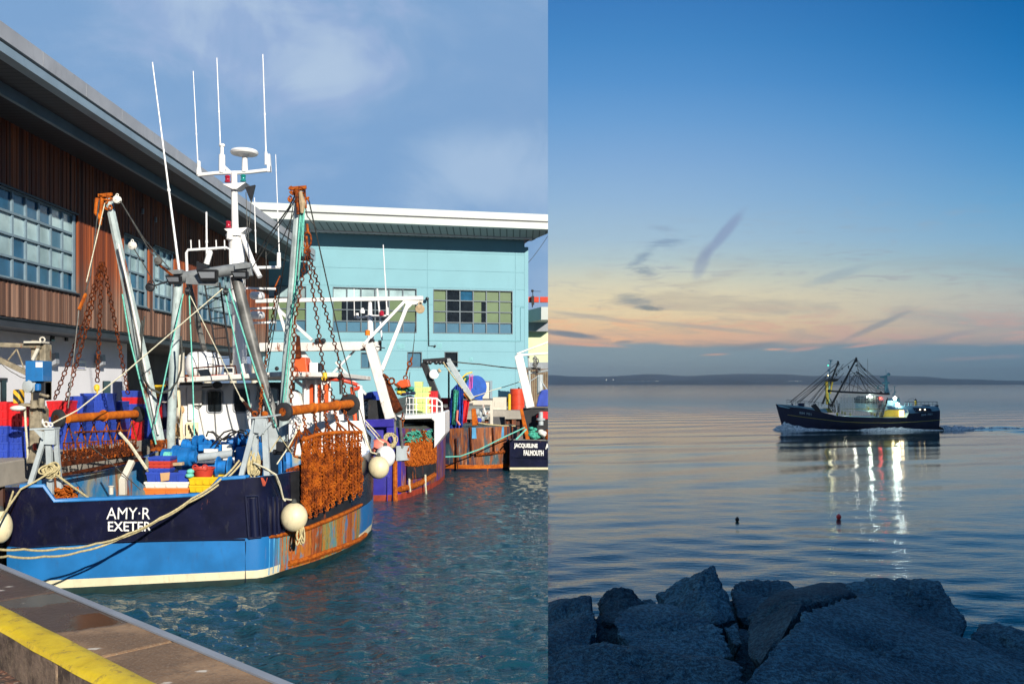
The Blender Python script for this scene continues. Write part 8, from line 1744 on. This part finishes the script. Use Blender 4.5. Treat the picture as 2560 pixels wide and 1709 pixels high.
rock([(1330, 1640, 5.0), (1372, 1622, 5.05), (1405, 1606, 5.1), (1465, 1598, 5.15), (1490, 1603, 5.1), (1530, 1612, 5.0), (1580, 1614, 5.0), (1640, 1611, 5.0), (1690, 1628, 4.9), (1690, 1640, 4.8), (1740, 1640, 4.9), (1800, 1638, 4.9), (1850, 1650, 4.8), (1892, 1664, 4.7), (1880, 1780, 4.3), (1700, 1800, 4.2), (1400, 1800, 4.2), (1330, 1780, 4.3), (1600, 1900, 4.9), (1400, 1640, 5.5), (1700, 1650, 5.4)], 6, 'long ridged boulder across the bottom left of the rocks', 6, .035)
rock([(1858, 1560, 6.7), (1862, 1540, 6.9), (1880, 1515, 7.0), (1905, 1492, 7.2), (1945, 1474, 7.4), (2000, 1464, 7.5), (2060, 1452, 7.6), (2110, 1450, 7.7), (2150, 1476, 7.3), (2002, 1512, 6.2), (1985, 1545, 6.0), (1950, 1600, 5.8), (1900, 1660, 5.6), (1866, 1640, 5.9), (1860, 1600, 6.3), (2000, 1900, 6.5), (2100, 1600, 7)], 7, 'sloping boulder with a dark hollow left of the largest one', 6, .03)
rock([(2158, 1476, 6.9), (2130, 1488, 6.7), (2060, 1500, 6.4), (2004, 1518, 6.1), (1985, 1545, 5.8), (1950, 1600, 5.4), (1900, 1650, 5.1), (1850, 1709, 4.8), (1820, 1800, 4.6), (2200, 1500, 6.8), (2240, 1530, 6.7), (2290, 1558, 6.6), (2340, 1580, 6.5), (2400, 1596, 6.4), (2470, 1622, 6.2), (2560, 1655, 6.0), (2660, 1690, 5.8), (2640, 1850, 4.8), (2200, 1850, 4.3), (2300, 1950, 6)], 8, 'largest granite boulder filling the lower right of the rocks', 6, .035, 1, .07)
rock([(2050, 1456, 8.0), (2110, 1448, 8.1), (2160, 1444, 8.2), (2200, 1441, 8.2), (2250, 1450, 8.1), (2290, 1455, 8.0), (2342, 1447, 7.9), (2368, 1470, 7.7), (2395, 1515, 7.4), (2430, 1560, 7.0), (2400, 1600, 6.8), (2290, 1570, 6.9), (2180, 1500, 7.3), (2200, 1800, 8), (2350, 1800, 8)], 9, 'dark backed boulder behind the largest one', 6, .035)
rock([(2400, 1570, 7.6), (2440, 1562, 7.8), (2490, 1552, 7.9), (2540, 1562, 7.8), (2600, 1570, 7.6), (2660, 1600, 7.4), (2640, 1680, 6.8), (2520, 1660, 6.9), (2430, 1620, 7.2), (2500, 1900, 7.5)], 10, 'pitted low boulder at the right edge of the rocks', 5, .05)
rock([(1955, 1720, 4.1), (1985, 1675, 4.3), (2020, 1662, 4.4), (2080, 1660, 4.4), (2135, 1661, 4.4), (2150, 1668, 4.35), (2185, 1700, 4.2), (2215, 1760, 4.0), (1940, 1800, 3.9), (2100, 1900, 4.2)], 11, 'pale small boulder at the bottom edge below the largest one', 5, .03)
rock([(1585, 1495, 9.2), (1600, 1487, 9.4), (1640, 1487, 9.4), (1650, 1500, 9.2), (1620, 1540, 8.8), (1610, 1600, 9.2)], 12, 'scrap of dark rock in the gap beside the domed boulder', 4, .02)
rock([(1800, 1555, 6.9), (1845, 1550, 7.0), (1860, 1570, 6.8), (1862, 1610, 6.5), (1840, 1620, 6.4), (1820, 1590, 6.6), (1830, 1700, 6.8)], 13, 'small wedge of rock between the slab and the sloping boulder', 4, .02)
rock([(1780, 1560, 7.6), (1900, 1560, 7.6), (1900, 1709, 6.6), (1760, 1700, 6.6), (1830, 1620, 7.0), (1850, 1900, 7.5)], 15, 'dark boulder low in the cleft right of the flat slab', 4, .03)
rock([(1795, 1478, 8.35), (1850, 1488, 8.35), (1868, 1600, 7.9), (1800, 1620, 7.9), (1830, 1900, 8.2), (1830, 1500, 8.8)], 17, 'dark boulder hidden between the pointed and the low wide one', 4, .02)
rock([(1488, 1530, 7.5), (1560, 1535, 7.5), (1575, 1600, 7.1), (1480, 1610, 7.1), (1520, 1540, 8), (1520, 1900, 7.4)], 16, 'dark boulder low in the cleft left of the flat slab', 4, .03)
rock([(1495, 1600, 6.9), (1540, 1590, 6.9), (1560, 1640, 6.5), (1500, 1660, 6.5), (1840, 1650, 6.2), (1880, 1680, 6.0), (1700, 1700, 5.9), (1700, 1900, 6.5), (1400, 1700, 6.4), (1380, 1800, 6.4)], 14, 'deep shadowed boulder beneath the gaps between the others', 4, .03)

# ---- air over the sea
hz = MB(); hz.bx(-9000, -420, -3.5, 9000, 3700, 62)
m, t, p, O = newmat('haze'); t.t.nodes.remove(p)
vol = t.n('ShaderNodeVolumePrincipled', None, Color=(.96, .98, 1, 1), Density=.00030, Anisotropy=.85)
for n_ in t.t.nodes:
    if n_.bl_idname == 'ShaderNodeOutputMaterial': t.L.new(vol.outputs[0], n_.inputs['Volume'])
HAZE = True; CUR[0] = 'air'
if HAZE: tag(hz.build('haze', 'haze', clip=False), kind='stuff')
